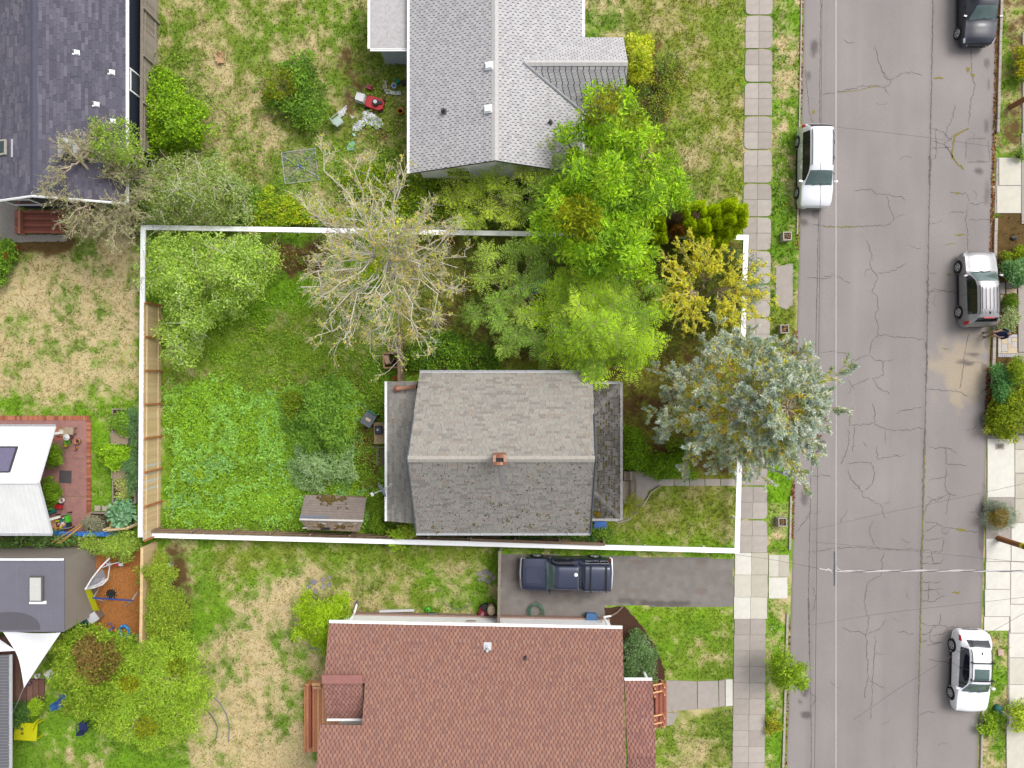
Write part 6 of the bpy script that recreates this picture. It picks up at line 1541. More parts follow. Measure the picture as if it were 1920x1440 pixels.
# ---- ground cover and grass: nobody could count these
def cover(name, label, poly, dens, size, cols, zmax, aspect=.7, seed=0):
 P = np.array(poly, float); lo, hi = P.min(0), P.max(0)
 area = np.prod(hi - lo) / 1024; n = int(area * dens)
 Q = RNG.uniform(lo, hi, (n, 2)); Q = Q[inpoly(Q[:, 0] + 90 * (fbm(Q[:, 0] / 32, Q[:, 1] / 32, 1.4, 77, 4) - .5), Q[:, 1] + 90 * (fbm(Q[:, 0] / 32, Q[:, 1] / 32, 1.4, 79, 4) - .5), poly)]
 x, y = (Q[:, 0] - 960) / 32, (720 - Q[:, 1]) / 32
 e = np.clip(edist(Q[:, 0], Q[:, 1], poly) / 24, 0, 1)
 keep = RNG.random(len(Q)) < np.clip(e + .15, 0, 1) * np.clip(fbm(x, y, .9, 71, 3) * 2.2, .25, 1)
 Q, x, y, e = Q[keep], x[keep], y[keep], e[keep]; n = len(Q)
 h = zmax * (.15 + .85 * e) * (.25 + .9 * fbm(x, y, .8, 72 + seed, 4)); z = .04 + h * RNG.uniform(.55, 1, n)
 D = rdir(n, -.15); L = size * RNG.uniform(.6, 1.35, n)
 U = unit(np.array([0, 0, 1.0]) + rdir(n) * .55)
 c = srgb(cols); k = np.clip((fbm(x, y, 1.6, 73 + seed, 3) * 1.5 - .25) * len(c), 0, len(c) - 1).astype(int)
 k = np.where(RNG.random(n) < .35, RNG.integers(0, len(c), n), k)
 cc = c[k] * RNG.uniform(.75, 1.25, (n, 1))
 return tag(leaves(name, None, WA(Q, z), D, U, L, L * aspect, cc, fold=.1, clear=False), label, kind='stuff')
cover('ground_cover', 'bright green creeping weeds smothering the lower half of the lot', [(302, 740), (330, 712), (400, 700), (470, 722), (540, 720), (640, 700), (700, 740), (670, 820), (672, 880), (690, 920), (724, 900), (724, 940), (692, 996), (480, 994), (302, 992)], 620, .12, [(130, 194, 54), (114, 176, 40), (146, 202, 92), (108, 166, 40), (134, 186, 104), (154, 192, 48)], .4)
cover('ground_cover', 'scattered weeds and creeping leaves through the grass of the lot', [(300, 600), (420, 590), (540, 520), (740, 560), (740, 720), (724, 930), (690, 930), (560, 760), (300, 760)], 120, .1, [(112, 166, 40), (128, 180, 50), (96, 150, 50), (140, 160, 60)], .2, seed=6)
cover('ground_cover', 'rough weeds and clumps through the top yard grass', [(280, 90), (400, 90), (480, 240), (540, 280), (640, 260), (700, 100), (760, 110), (760, 320), (620, 400), (470, 360), (380, 300)], 60, .12, [(108, 160, 44), (128, 172, 54), (150, 164, 80), (92, 140, 44)], .22, seed=8)
cover('ground_cover', 'weedy clover and bramble along the right edge of the lot lawn', [(640, 700), (722, 700), (722, 930), (660, 930), (650, 850)], 130, .1, [(96, 156, 40), (120, 170, 44), (150, 110, 60), (130, 90, 56)], .2, seed=2)
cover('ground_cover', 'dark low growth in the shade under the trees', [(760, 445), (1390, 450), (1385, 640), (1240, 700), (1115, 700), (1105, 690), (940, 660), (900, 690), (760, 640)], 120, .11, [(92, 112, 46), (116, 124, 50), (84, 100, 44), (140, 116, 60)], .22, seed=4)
# grass tufts everywhere that is not paved or built on
def paved(Q):
 m = np.zeros(len(Q), bool)
 for p in PAVED: m |= inpoly(Q[:, 0], Q[:, 1], p)
 return m
HOUSES = [[(730, 714), (1165, 714), (1165, 978), (730, 978)], [(782, 700), (1112, 700), (1112, 1000), (782, 1000)], [(775, -160), (1098, -160), (1098, 310), (775, 310)], [(-160, -160), (262, -160), (262, 372), (-160, 372)], [(-160, 782), (170, 782), (170, 1000), (-160, 1000)],
   [(-160, 1022), (178, 1022), (178, 1170), (-160, 1170)], [(625, 1160), (1160, 1160), (1160, 1604), (625, 1604)], [(19, 1225), (84, 1225), (84, 1312), (-160, 1312)], [(578, 1272), (690, 1272), (690, 1604), (578, 1604)]]
def grass(n, px_lo, px_hi):
 Q = RNG.uniform(px_lo, px_hi, (n, 2))
 m = paved(Q)
 for p in HOUSES: m |= inpoly(Q[:, 0], Q[:, 1], p)
 Q = Q[~m]
 soil = gsample(t_soil, Q); dry = gsample(t_dry, Q)
 Q = Q[RNG.random(len(Q)) > soil * .85 + dry * .35]; n = len(Q)
 base = gsample(gcol, Q)
 per = 3
 P = np.repeat(WA(Q, 0.0), per, 0) + np.c_[RNG.normal(0, .03, (n * per, 2)), np.zeros(n * per)]
 D = unit(rdir(n * per) * np.array([1, 1, .3]) + np.array([0, 0, .85]))
 tall = .6 + 1.1 * fbm(P[:, 0], P[:, 1], 1.3, 81, 3) ** 1.5
 L = RNG.uniform(.07, .17, n * per) * tall
 S = unit(np.cross(D, rdir(n * per))) * (RNG.uniform(.010, .026, n * per))[:, None]
 V = np.stack([P - S, P + S, P + D * L[:, None] + S * .3], 1).reshape(-1, 3)
 cc = np.repeat(base, per, 0) * RNG.uniform(.7, 1.75, (n * per, 1)) * np.array([1.02, 1.05, .9])
 o = mesh_np('grass', V, np.arange(3 * n * per).reshape(-1, 3), M_leaf, None, col=np.repeat(cc, 3, 0), loc=(0, 0, 0))
 tag(o, 'short tufted grass of the lawns and verges', kind='stuff')
grass(260000, (-60, -60), (1990, 1500))
def flowers(name, label, polys, n, size, cols):
 Q = np.concatenate([np.stack([RNG.uniform(min(p[0] for p in poly), max(p[0] for p in poly), n), RNG.uniform(min(p[1] for p in poly), max(p[1] for p in poly), n)], 1) for poly in polys])
 Q = Q[~paved(Q) & (vn(Q[:, 0] / 32, Q[:, 1] / 32, .9, 91) > .55)]
 flat_bits(name, Q, size, [lin(*c) for c in cols], .11, label)
flowers('wildflowers', 'tiny yellow flowers dotted through the lawns', [[(1130, 1000), (1380, 1032)], [(1380, 90), (1395, 380)], [(1450, 90), (1495, 420)], [(225, 640), (258, 750)], [(300, 560), (700, 740)], [(1176, 1138), (1375, 1270)], [(300, 90), (760, 420)], [(640, 1020), (930, 1140)]], 90, .035, [(244, 214, 20), (236, 196, 40)])
flowers('wildflowers', 'tiny white flowers in the front grass and verge', [[(1280, 170), (1350, 330)], [(1450, 90), (1495, 430)], [(1440, 890), (1490, 1030)], [(1440, 1140), (1480, 1359)], [(1470, 950), (1496, 972)]], 110, .035, [(240, 240, 236), (250, 246, 230)])
# ------------------------------------------------------------------ vehicles
def mono(xs, ys, x):
 """monotone cubic through the stations (xs ascending)"""
 xs = np.asarray(xs, float); ys = np.asarray(ys, float)
 h = np.diff(xs); d = np.diff(ys) / h
 m = np.zeros(len(xs)); m[0], m[-1] = d[0], d[-1]
 for i in range(1, len(xs) - 1):
  m[i] = 0 if d[i - 1] * d[i] <= 0 else 2 * d[i - 1] * d[i] / (d[i - 1] + d[i])
 i = np.clip(np.searchsorted(xs, x) - 1, 0, len(xs) - 2)
 t = (x - xs[i]) / h[i]
 return (1 + 2 * t) * (1 - t) ** 2 * ys[i] + t * (1 - t) ** 2 * h[i] * m[i] + t * t * (3 - 2 * t) * ys[i + 1] + t * t * (t - 1) * h[i] * m[i + 1]
M_tyre = pm('tyre_rubber', lin(44, 43, 44), .9, .1)
M_rim = pm('alloy_rim', (.55, .56, .58), .3, .05, metal=.6)
M_trim = pm('black_trim', lin(30, 31, 34), .6, .1)
M_chrome = pm('chrome', (.75, .74, .78), .15, 0, metal=.9)
M_red = M_red
M_tail = pm('tail_light_red', lin(214, 20, 36), .2, .05, spec=.6)
M_head = pm('head_light', (.6, .62, .66), .1, .05, spec=.8)
M_autoglass_sky = pm('auto_glass_sky_tint', lin(92, 116, 114), .06, .2, 2, spec=.8)  # lighter teal: the sky's reflection is put into the glass colour
M_autodark = pm('auto_glass_dark', lin(24, 30, 44), .08, .1, 2, spec=.6)
M_amber = pm('amber_lens', lin(236, 150, 110), .3)
def car(name, label, loc, heading, paint, S, glass, wheels, wr=.33, group=None, rails=None, ribs=None, sunroof=None, shield=None, nx=64, seam=None, roofrack=None, tail=None, head=None, handles=True, spoiler=None, antenna=None, wipers=True, side_mat=None, mirror_x=.75, front_mat=None, tails_top=None, rocker=True):
 """loft along x (front is +x). S rows: x, z_sill, z_belt, z_top, w_sill, w_belt, w_top. glass: list of (kind, x0, x1)"""
 T = thing(name, label, 'car' if name != 'pickup_truck' else 'pickup truck', loc, group, heading)
 S = np.array(sorted(S), float); xs = S[:, 0]
 X = np.unique(np.round(np.concatenate([np.linspace(xs[0], xs[-1], nx), [g[1] for g in glass], [g[2] for g in glass], xs]), 4))
 X = X[np.r_[True, np.diff(X) > .012]]
 st = np.stack([mono(xs, S[:, i], X) for i in range(1, 7)], 1)
 kv = np.array([0, .10, .30, .44, .5, .56, .62, .68, .76, .84, .90, .95, 1.0])
 def section(r):
  zs, zb, zt, ws, wb, wt = r
  cr = .05 * wt / .7
  k = np.array([[0, zt + cr], [.35 * wt, zt + cr * .85], [.75 * wt, zt + cr * .35], [.96 * wt, zt - .03], [wt + (wb - wt) * .10, zt - .03 - (zt - zb) * .10], [wt + (wb - wt) * .40, zt - .02 - (zt - zb) * .42], [wt + (wb - wt) * .72, zb + (zt - zb) * .2],
      [wb * .985, zb + .005], [wb, zb - (zb - zs) * .18], [wb * 1.005, zb - (zb - zs) * .42], [wb * .995, zb - (zb - zs) * .66], [ws + (wb - ws) * .5, zs + (zb - zs) * .14], [ws, zs]])
  return k
 H = np.stack([section(r) for r in st])           # (n, 13, 2)
 nh = H.shape[1]
 ring = np.concatenate([np.stack([np.broadcast_to(X[:, None], H.shape[:2]), -H[..., 0], H[..., 1]], -1)[:, ::-1], np.stack([np.broadcast_to(X[:, None], H.shape[:2]), H[..., 0], H[..., 1]], -1)[:, 1:]], 1)
 m = ring.shape[1]; V = ring.reshape(-1, 3)
 F = {'body': []}
 for i in range(len(X) - 1):
  xc = (X[i] + X[i + 1]) / 2
  for j in range(m - 1):
   jj = abs(j + .5 - (nh - 1))               # distance from the centre line in rows
   part = 'body'
   for g in glass:
    kind, x0, x1 = g[:3]
    if x0 <= xc <= x1:
     if kind in ('windshield', 'rear_window') and jj < 3: part = kind
     if kind in ('side_window',) and 4 < jj < 7: part = kind + ('_l' if j > nh - 1 else '_r')
   F.setdefault(part, []).append((i * m + j, i * m + j + 1, (i + 1) * m + j + 1, (i + 1) * m + j))
 off = Vector(loc); Rm = Matrix.Rotation(heading, 3, 'Z')
 def part(nm, mb_or, mat, smooth=False, parent=None, attr=False):
  Vl = np.concatenate(mb_or.v); Fl = [np.array(f, np.int32) for f in mb_or.f.values()]
  o = mesh_np(nm, Vl, Fl, mat, parent or T, smooth, local=True)
  return o
 def sub(faces, cap=False):
  faces = np.array(faces); u = np.unique(faces); mp = -np.ones(len(V), int); mp[u] = np.arange(len(u))
  return V[u], mp[faces]
 vb, fb = sub(F['body'])
 u = np.unique(np.array(F['body'])); mp = -np.ones(len(V), int); mp[u] = np.arange(len(u))
 FF = [fb[:, ::-1]]
 # close the ends and the belly
 ends = []
 for i, s in ((0, 1), (len(X) - 1, -1)):
  cidx = len(vb); vb = np.vstack([vb, ring[i].mean(0)[None]])
  for j in range(m - 1):
   ends.append((mp[i * m + j], mp[i * m + j + 1], cidx)[::s])
  ends.append((mp[i * m + m - 1], mp[i * m], cidx)[::s])
 FF.append(np.array(ends)); FF.append(np.array([(mp[i * m], mp[(i + 1) * m], mp[(i + 1) * m + m - 1], mp[i * m + m - 1]) for i in range(len(X) - 1)]))
 body = mesh_np('body', vb, FF, paint, T, True, local=True)
 for p, fs in F.items():
  if p == 'body': continue
  vg, fg = sub(fs)
  c = np.array([0, 0, 1.0]); vg = vg.copy()
  vg[:, 2] -= .006
  nm = 'side_window' if p.startswith('side') else p
  mesh_np(nm, vg, fg[:, ::-1], M_autodark if nm != 'windshield' else M_autoglass_sky, T, True, local=True)
 def at(x, k):
  """surface point: x and row index from the centre (0..12); left side positive"""
  r = [mono(xs, S[:, i], np.array([x]))[0] for i in range(1, 7)]
  h = section(r)
  return h[k]
 # pillars between side windows
 for g in glass:
  if g[0] == 'pillar':
   for sgn in (-1, 1):
    mb = MB(); P_ = [(g[1], sgn * (at(g[1], k)[0] + .006), at(g[1], k)[1]) for k in (4, 5, 6, 7)]
    mb.tube(P_, .035, 4); part('pillar', mb, M_trim)
 # wheels with dark arches
 for x in wheels:
  for sgn in (-1, 1):
   yb = at(x, 9)[0]
   w = MB(); a = np.linspace(0, 2 * np.pi, 28, endpoint=False)
   prof = [(wr * .62, -.10), (wr * .96, -.11), (wr, -.07), (wr, .07), (wr * .96, .11), (wr * .62, .10)]
   w.v = []; w.f = {}; w.n = 0
   Vw = np.concatenate([np.c_[r_ * np.cos(a), np.full(28, y_), r_ * np.sin(a)] for r_, y_ in prof]) + np.array([x, sgn * (yb - .075), wr])
   Fw = [(i * 28 + j, i * 28 + (j + 1) % 28, (i + 1) * 28 + (j + 1) % 28, (i + 1) * 28 + j) for i in range(5) for j in range(28)]
   w.add(Vw, Fw)
   wh = part('wheel', w, M_tyre, True)
   rm = MB(); n_ = 20; a2 = np.linspace(0, 2 * np.pi, n_, endpoint=False)
   Vr = np.concatenate([np.c_[wr * .66 * np.cos(a2), np.full(n_, 0), wr * .66 * np.sin(a2)], np.c_[wr * .56 * np.cos(a2), np.full(n_, sgn * .02), wr * .56 * np.sin(a2)], [[0, -sgn * .03, 0]]]) + np.array([x, sgn * (yb + .018), wr])
   rm.add(Vr, [(j, (j + 1) % n_, n_ + (j + 1) % n_, n_ + j) for j in range(n_)] + [(n_ + j, n_ + (j + 1) % n_, 2 * n_) for j in range(n_)])
   part('rim', rm, M_trim, True, wh)
   sp_ = MB()
   for q in range(5):
    aa = q * 2 * np.pi / 5 + .3
    sp_.box((x + wr * .32 * math.cos(aa), sgn * (yb + .03), wr + wr * .32 * math.sin(aa)), (wr * .6, .03, wr * .24), 0, 0, -aa)
   sp_.torus((x, sgn * (yb + .02), wr), wr * .63, .022, 24, 6, (math.pi / 2, 0))
   part('spokes', sp_, M_rim, False, wh)
   ar = MB(); n_ = 24; a3 = np.linspace(0, math.pi, n_)
   for r0_, r1_ in ((wr + .02, wr + .075),):
    Va = np.concatenate([np.c_[x + r0_ * np.cos(a3), np.full(n_, sgn * (yb + .012)), wr + r0_ * np.sin(a3)], np.c_[x + r1_ * np.cos(a3), np.full(n_, sgn * (yb + .004)), wr + r1_ * np.sin(a3)]])
    ar.add(Va, [(j, j + 1, n_ + j + 1, n_ + j) for j in range(n_ - 1)])
   part('wheel_arch', ar, front_mat or M_trim)
   wl = MB(); Vd = np.r_[np.c_[x + (wr + .05) * np.cos(a2[: n_]) if False else x + (wr + .045) * np.cos(a3), np.full(n_, sgn * (yb + .0015)), wr + (wr + .045) * np.sin(a3)], [[x, sgn * (yb + .0015), wr]]]
   wl.add(Vd, [(j, j + 1, n_) for j in range(n_ - 1)]); part('wheel_well', wl, M_black)
 for sgn in (-1, 1):
  b = at(mirror_x, 7)
  mb = MB(); mb.box((mirror_x, sgn * (b[0] + .11), b[1] + .07), (.11, .2, .14), sgn * .2, taper=.85); part('mirror', mb, paint)
  if handles:
   for hx in handles if isinstance(handles, (list, tuple)) else (.12, -.85):
    mb = MB(); h_ = at(hx, 8); mb.box((hx, sgn * (h_[0] + .015), h_[1] + .02), (.2, .04, .04)); part('door_handle', mb, paint)
  if rocker:
   mb = MB(); x0, x1 = min(wheels) + wr + .08, max(wheels) - wr - .08
   mb.box(((x0 + x1) / 2, sgn * (at(0, 11)[0] - .005), at(0, 11)[1] - .02), (x1 - x0, .06, .16)); part('sill', mb, side_mat or M_trim)
  for xx in (seam or []):
   mb = MB(); mb.tube([(xx, sgn * (at(xx, k)[0] + .001), at(xx, k)[1]) for k in (7, 8, 9, 10, 11)], .008, 4); part('door_seam', mb, M_trim)
 def light(kind, mat, x0, x1, ks, ymin=0):
  for sgn in (-1, 1):
   mb = MB(); xsq = np.linspace(x0, x1, 5); Vv = [];
   for xq in xsq:
    for k in ks:
     p = at(xq, k); Vv.append((xq, sgn * (p[0] + .008), p[1] + .008))
   nk = len(ks)
   mb.add(Vv, [(i * nk + j, i * nk + j + 1, (i + 1) * nk + j + 1, (i + 1) * nk + j) for i in range(4) for j in range(nk - 1)])
   part(kind, mb, mat, True)
 if tail: light('tail_light', M_tail, *tail)
 if head: light('headlight', M_head, *head)
 if rails:
  for sgn in (-1, 1):
   mb = MB(); mb.tube([(x, sgn * (at(x, 3)[0] - .03), at(x, 3)[1] + .065) for x in np.linspace(rails[0], rails[1], 8)], .022, 6); part('roof_rail', mb, M_trim, True)
 for x in (roofrack or []):
  mb = MB(); y_ = at(x, 3)[0] + .06; z_ = at(x, 0)[1] + .11
  mb.box((x, 0, z_), (.06, 2 * y_, .035))
  for sgn in (-1, 1): mb.box((x, sgn * (y_ - .05), z_ - .09), (.07, .05, .15))
  part('roof_bar', mb, M_trim)
 for y_ in (ribs[2] if ribs else []):
  mb = MB(); mb.tube([(x, y_, at(x, 0)[1] + .012 - .05 * abs(y_) ** 2) for x in np.linspace(ribs[0], ribs[1], 6)], .018, 4); part('roof_rib', mb, paint, True)
 if sunroof:
  x0, x1, w_ = sunroof
  mb = MB(); g_ = [(xq, yq, at(xq, 0)[1] + .012 - .05 * (yq / at(xq, 4)[0]) ** 2) for xq in np.linspace(x0, x1, 6) for yq in np.linspace(-w_, w_, 7)]
  mb.add(g_, [(a * 7 + c, a * 7 + c + 1, a * 7 + c + 8, a * 7 + c + 7) for a in range(5) for c in range(6)])
  part('sunroof', mb, M_autoglass_sky)
 if antenna:
  mb = MB(); z_ = at(antenna, 0)[1]; mb.box((antenna, 0, z_ + .03), (.16, .05, .07), taper=.5); part('antenna', mb, M_trim)
 # number plate recess, bumpers
 for xx, s_ in ((xs[-1], 1), (xs[0], -1)):
  mb = MB(); mb.box((xx - s_ * .03, 0, .5), (.09, .9, .14)); part('grille' if s_ > 0 else 'plate_recess', mb, M_trim)
 if wipers:
  ws = [g for g in glass if g[0] == 'windshield'][0]
  for y0 in (-.1, .35):
   mb = MB(); mb.tube([(ws[2] + .02, y0 - .3, at(ws[2], 1)[1] + .02), (ws[2] - .06, y0 + .25, at(ws[2] - .06, 1)[1] + .03)], .012, 4); part('wiper', mb, M_trim)
 if tails_top:
  mb = MB(); x_, hw = tails_top; z_ = at(x_, 0)[1]; mb.box((x_, 0, z_ + .005), (.07, 2 * hw, .04)); part('brake_light', mb, M_tail)
 if spoiler:
  mb = MB(); z_ = at(spoiler, 0)[1]; mb.box((spoiler - .1, 0, z_ + .02), (.3, 1.1, .05), 0, 0, R(6)); part('spoiler', mb, paint)
 return T, part, at
# grey crossover by the far kerb, nose up the picture
P_grey = pm('silver_grey_paint', lin(176, 174, 176), .32, .03, 2, metal=.35, coat=.6)
SG_ = [(2.18, .36, .56, .60, .60, .64, .46), (2.10, .28, .74, .80, .76, .80, .62), (1.85, .24, .88, .94, .86, .89, .74), (1.35, .22, .96, 1.03, .90, .925, .78), (.98, .22, 1.02, 1.09, .90, .925, .78), (.30, .22, 1.06, 1.55, .90, .925, .62), (-.1, .22, 1.08, 1.63, .90, .925, .60), (-1.2, .22, 1.10, 1.63, .90, .925, .60), (-1.68, .24, 1.12, 1.55, .89, .92, .60), (-1.98, .28, 1.10, 1.22, .86, .90, .68), (-2.10, .32, .92, 1.0, .82, .86, .72), (-2.18, .38, .60, .66, .68, .72, .58)]
car('parked_car', 'silver grey crossover parked across the street with ribbed roof', W(1819, 545), R(90.8), P_grey, SG_,
 [('windshield', .34, .94), ('rear_window', -1.94, -1.72), ('side_window', -1.5, .72), ('pillar', -.35, 0), ('pillar', .42, 0)], (1.32, -1.30), .335, rails=(.1, -1.55), ribs=(.0, -1.5, (-.42, -.22, 0, .22, .42)), seam=(.85, -.36, -1.2), tail=(-2.06, -1.86, (6, 7, 8, 9)), head=(1.86, 2.08, (6, 7, 8)), antenna=-1.45, tails_top=(-1.73, .3), mirror_x=.72)
P_white = pm('white_car_paint', (.70, .70, .72), .3, .02, 2, coat=.6)
SW_ = [(2.36, .34, .55, .60, .60, .66, .5), (2.26, .27, .70, .76, .80, .84, .66), (1.95, .23, .84, .90, .87, .90, .76), (1.4, .21, .92, 1.0, .91, .93, .80), (1.05, .21, .98, 1.06, .91, .93, .80), (.35, .21, 1.02, 1.50, .91, .93, .62), (-.1, .21, 1.04, 1.58, .91, .93, .60), (-1.1, .21, 1.06, 1.57, .91, .93, .60), (-1.6, .22, 1.08, 1.46, .90, .92, .62), (-2.0, .26, 1.05, 1.14, .88, .90, .68), (-2.2, .30, .88, .96, .84, .86, .70), (-2.34, .36, .58, .68, .66, .72, .6)]
car('parked_car', 'white wagon with black roof bars and sunroof parked nose down', W(1806, 1249), R(-91.5), P_white, SW_,
 [('windshield', .40, 1.02), ('rear_window', -1.96, -1.64), ('side_window', -1.55, .80), ('pillar', -.35, 0), ('pillar', .5, 0)], (1.42, -1.36), .335, rails=(.35, -1.55), roofrack=(.15, -.85), sunroof=(-.48, .26, .42), seam=(.9, -.36, -1.2), tail=(-2.16, -1.86, (6, 7, 8)), head=(2.0, 2.2, (7, 8)), antenna=-1.35, mirror_x=.82)
P_silver = pm('pale_silver_paint', (.62, .63, .66), .3, .02, 2, metal=.15, coat=.6)
SM_ = [(2.38, .34, .54, .60, .60, .66, .5), (2.28, .26, .72, .80, .80, .83, .68), (1.95, .22, .86, .95, .86, .885, .76), (1.35, .20, .96, 1.05, .89, .905, .80), (1.22, .20, .98, 1.08, .89, .905, .80), (.42, .20, 1.02, 1.54, .89, .905, .66), (0, .2, 1.04, 1.62, .89, .905, .64), (-1.4, .2, 1.06, 1.62, .89, .905, .64), (-1.95, .22, 1.08, 1.55, .88, .90, .64), (-2.24, .27, 1.02, 1.16, .86, .88, .70), (-2.34, .32, .86, .96, .82, .84, .70), (-2.38, .38, .6, .7, .7, .74, .62)]
car('parked_car', 'pale silver minivan parked by the near kerb nose down', W(1519, 319), R(-90.5), P_silver, SM_,
 [('windshield', .48, 1.20), ('rear_window', -2.22, -1.98), ('side_window', -1.8, .95), ('pillar', -.3, 0), ('pillar', .55, 0), ('pillar', -1.2, 0)], (1.45, -1.5), .32, rails=(.2, -1.8), seam=(.95, -.3, -1.3), tail=(-2.3, -2.1, (5, 6, 7, 8)), head=(2.02, 2.24, (6, 7, 8)), mirror_x=.98)
P_navy = pm('black_blue_paint', lin(34, 38, 58), .3, .03, 2, coat=.6)
car('parked_car', 'dark navy car cut by the top edge across the street', W(1818, 26), R(-90), P_navy, [tuple(r) for r in SG_],
 [('windshield', .34, .94), ('rear_window', -1.94, -1.72), ('side_window', -1.5, .72), ('pillar', -.35, 0)], (1.32, -1.30), .335, seam=(.85, -.36), tail=(-2.06, -1.86, (6, 7, 8)), head=(1.86, 2.08, (6, 7, 8)))
# dark pickup with a topper, nose to the left, on the driveway
P_pick = pm('dark_blue_paint_sky_lightened', lin(66, 72, 98), .3, .05, 2, metal=.25, coat=.7)  # base blue lightened to carry the sky's reflection on hood and roof
SP_ = [(2.62, .42, .72, .80, .70, .76, .60), (2.52, .36, .92, 1.0, .84, .88, .74), (1.9, .32, .98, 1.06, .88, .92, .80), (1.42, .32, 1.02, 1.09, .88, .92, .82), (1.24, .32, 1.04, 1.12, .88, .92, .80), (.72, .32, 1.08, 1.62, .88, .92, .66), (.5, .32, 1.09, 1.72, .88, .92, .64), (-.52, .32, 1.10, 1.72, .88, .92, .64), (-.60, .32, 1.10, 1.55, .88, .92, .64), (-.72, .32, 1.10, 1.60, .88, .92, .68), (-.95, .32, 1.10, 1.76, .88, .92, .70), (-2.3, .34, 1.08, 1.72, .88, .92, .70), (-2.46, .36, 1.02, 1.48, .87, .91, .70), (-2.54, .44, .9, 1.0, .86, .90, .72)]
T_, part_, at_ = car('pickup_truck', 'dark blue pickup with topper parked on the asphalt driveway', W(1061, 1069), R(179.2), P_pick, SP_,
 [('windshield', .76, 1.22), ('rear_window', -.94, -.74), ('side_window', -.3, .95)], (1.72, -1.62), .37, roofrack=(-1.25, -2.12), seam=(1.1, -.3), tail=(-2.5, -2.38, (6, 7, 8)), head=(2.40, 2.56, (7, 8)), mirror_x=1.0, handles=(.0,), rocker=True, nx=76, side_mat=M_black)
for xx, ww, s_ in ((2.64, .92, 1), (-2.60, .95, -1)):
 mb = MB(); mb.tube([(xx - s_ * .16, -ww, .56), (xx - s_ * .02, -ww * .9, .57), (xx + s_ * .03, 0, .57), (xx - s_ * .02, ww * .9, .57), (xx - s_ * .16, ww, .56)], .085, 6)
 part_('bumper', mb, M_chrome, True)
mb = MB(); mb.tube([(-.565, -.62, 1.66), (-.565, 0, 1.70), (-.565, .62, 1.66)], .025, 4); part_('cab_trim', mb, M_chrome)
mb = MB(); mb.lathe((-.42, -.22, 1.76), [(.11, -.02), (.11, .03), (.06, .06), (.001, .065)], 12); part_('roof_cap', mb, M_white, True)
for x0, x1 in ((-1.0, -1.75), (-1.85, -2.3)):                       # topper side windows with pale frames
 for sgn in (-1, 1):
  f = MB(); g = MB()
  pts = [(x0, sgn * (at_(x0, k)[0] + .012), at_(x0, k)[1]) for k in (5, 6)] + [(x1, sgn * (at_(x1, k)[0] + .012), at_(x1, k)[1]) for k in (6, 5)]
  f.tube(pts + [pts[0]], .014, 4); fr_ = part_('topper_window', f, M_galv)
  g.add([(p[0], p[1] - sgn * .004, p[2]) for p in pts], [(0, 1, 2, 3)]); part_('pane', g, M_autodark, False, fr_)
mb = MB(); mb.tube([(-1.0, 0, 1.80), (-2.25, 0, 1.765)], .012, 4); part_('roof_rib', mb, P_pick)
mb = MB(); mb.box((1.9, .0, 1.115), (.9, .9, .03)); part_('hood_bulge', mb, P_pick)
# ------------------------------------------------------------------ the person at the kerb
def person(label, loc, rz, joints, edges, radii, cols):
 T = thing('person', label, 'person', loc, None, rz)
 me = bpy.data.meshes.new('body_skeleton')
 me.from_pydata(joints, edges, [])
 o = bpy.data.objects.new('body_skeleton', me); COL.objects.link(o)
 sk_ = o.modifiers.new('skin', 'SKIN'); sk_.use_smooth_shade = True
 for i, r in enumerate(radii):
  me.skin_vertices[0].data[i].radius = r
 me.skin_vertices[0].data[0].use_root = True
 sb = o.modifiers.new('sub', 'SUBSURF'); sb.levels = 2; sb.render_levels = 2
 dg = bpy.context.evaluated_depsgraph_get()
 m2 = bpy.data.meshes.new_from_object(o.evaluated_get(dg))
 bpy.data.objects.remove(o)
 J = np.array(joints)
 m2.materials.clear()
 names = ['skin', 'shirt', 'trousers', 'shoe']
 for k in names: m2.materials.append(cols[k])
 E = np.array(edges)
 kinds = cols['edge_kind']; RR = np.array(radii).mean(1); ER = (RR[E[:, 0]] + RR[E[:, 1]]) / 2
 for p in m2.polygons:
  c = np.array(p.center)
  a, b = J[E[:, 0]], J[E[:, 1]]
  t = np.clip(((c - a) * (b - a)).sum(1) / ((b - a) ** 2).sum(1), 0, 1)
  d = np.linalg.norm(c - a - (b - a) * t[:, None], axis=1)
  p.material_index = kinds[int(np.argmin(d / ER))]; p.use_smooth = True
 b = bpy.data.objects.new('body', m2); COL.objects.link(b); b.parent = T; ORG[b.name] = ORG[T.name]
 return T
skin = pm('skin', lin(224, 168, 140), .6, .05)
# facing -x locally: leaning forward at the waist, hands together in front
J = [(0, 0, .93), (.10, .0, 1.10), (.24, 0, 1.30), (.34, 0, 1.43), (.33, 0, 1.52), (.28, 0, 1.64),          # pelvis, waist, chest, shoulders, neck, head
  (-.02, .10, .88), (-.10, .12, .50), (-.04, .12, .09), (-.17, .13, .05),                            # left leg
  (-.02, -.10, .88), (-.06, -.13, .50), (.04, -.13, .09), (-.10, -.14, .05),                           # right leg
  (.32, .20, 1.40), (.22, .27, 1.14), (-.02, .12, 1.06), (-.10, .09, 1.05),                           # left arm
  (.32, -.20, 1.40), (.22, -.27, 1.14), (-.02, -.12, 1.04), (-.10, -.08, 1.03)]                        # right arm
Ed = [(0, 1), (1, 2), (2, 3), (3, 4), (4, 5), (0, 6), (6, 7), (7, 8), (8, 9), (0, 10), (10, 11), (11, 12), (12, 13), (3, 14), (14, 15), (15, 16), (16, 17), (3, 18), (18, 19), (19, 20), (20, 21)]
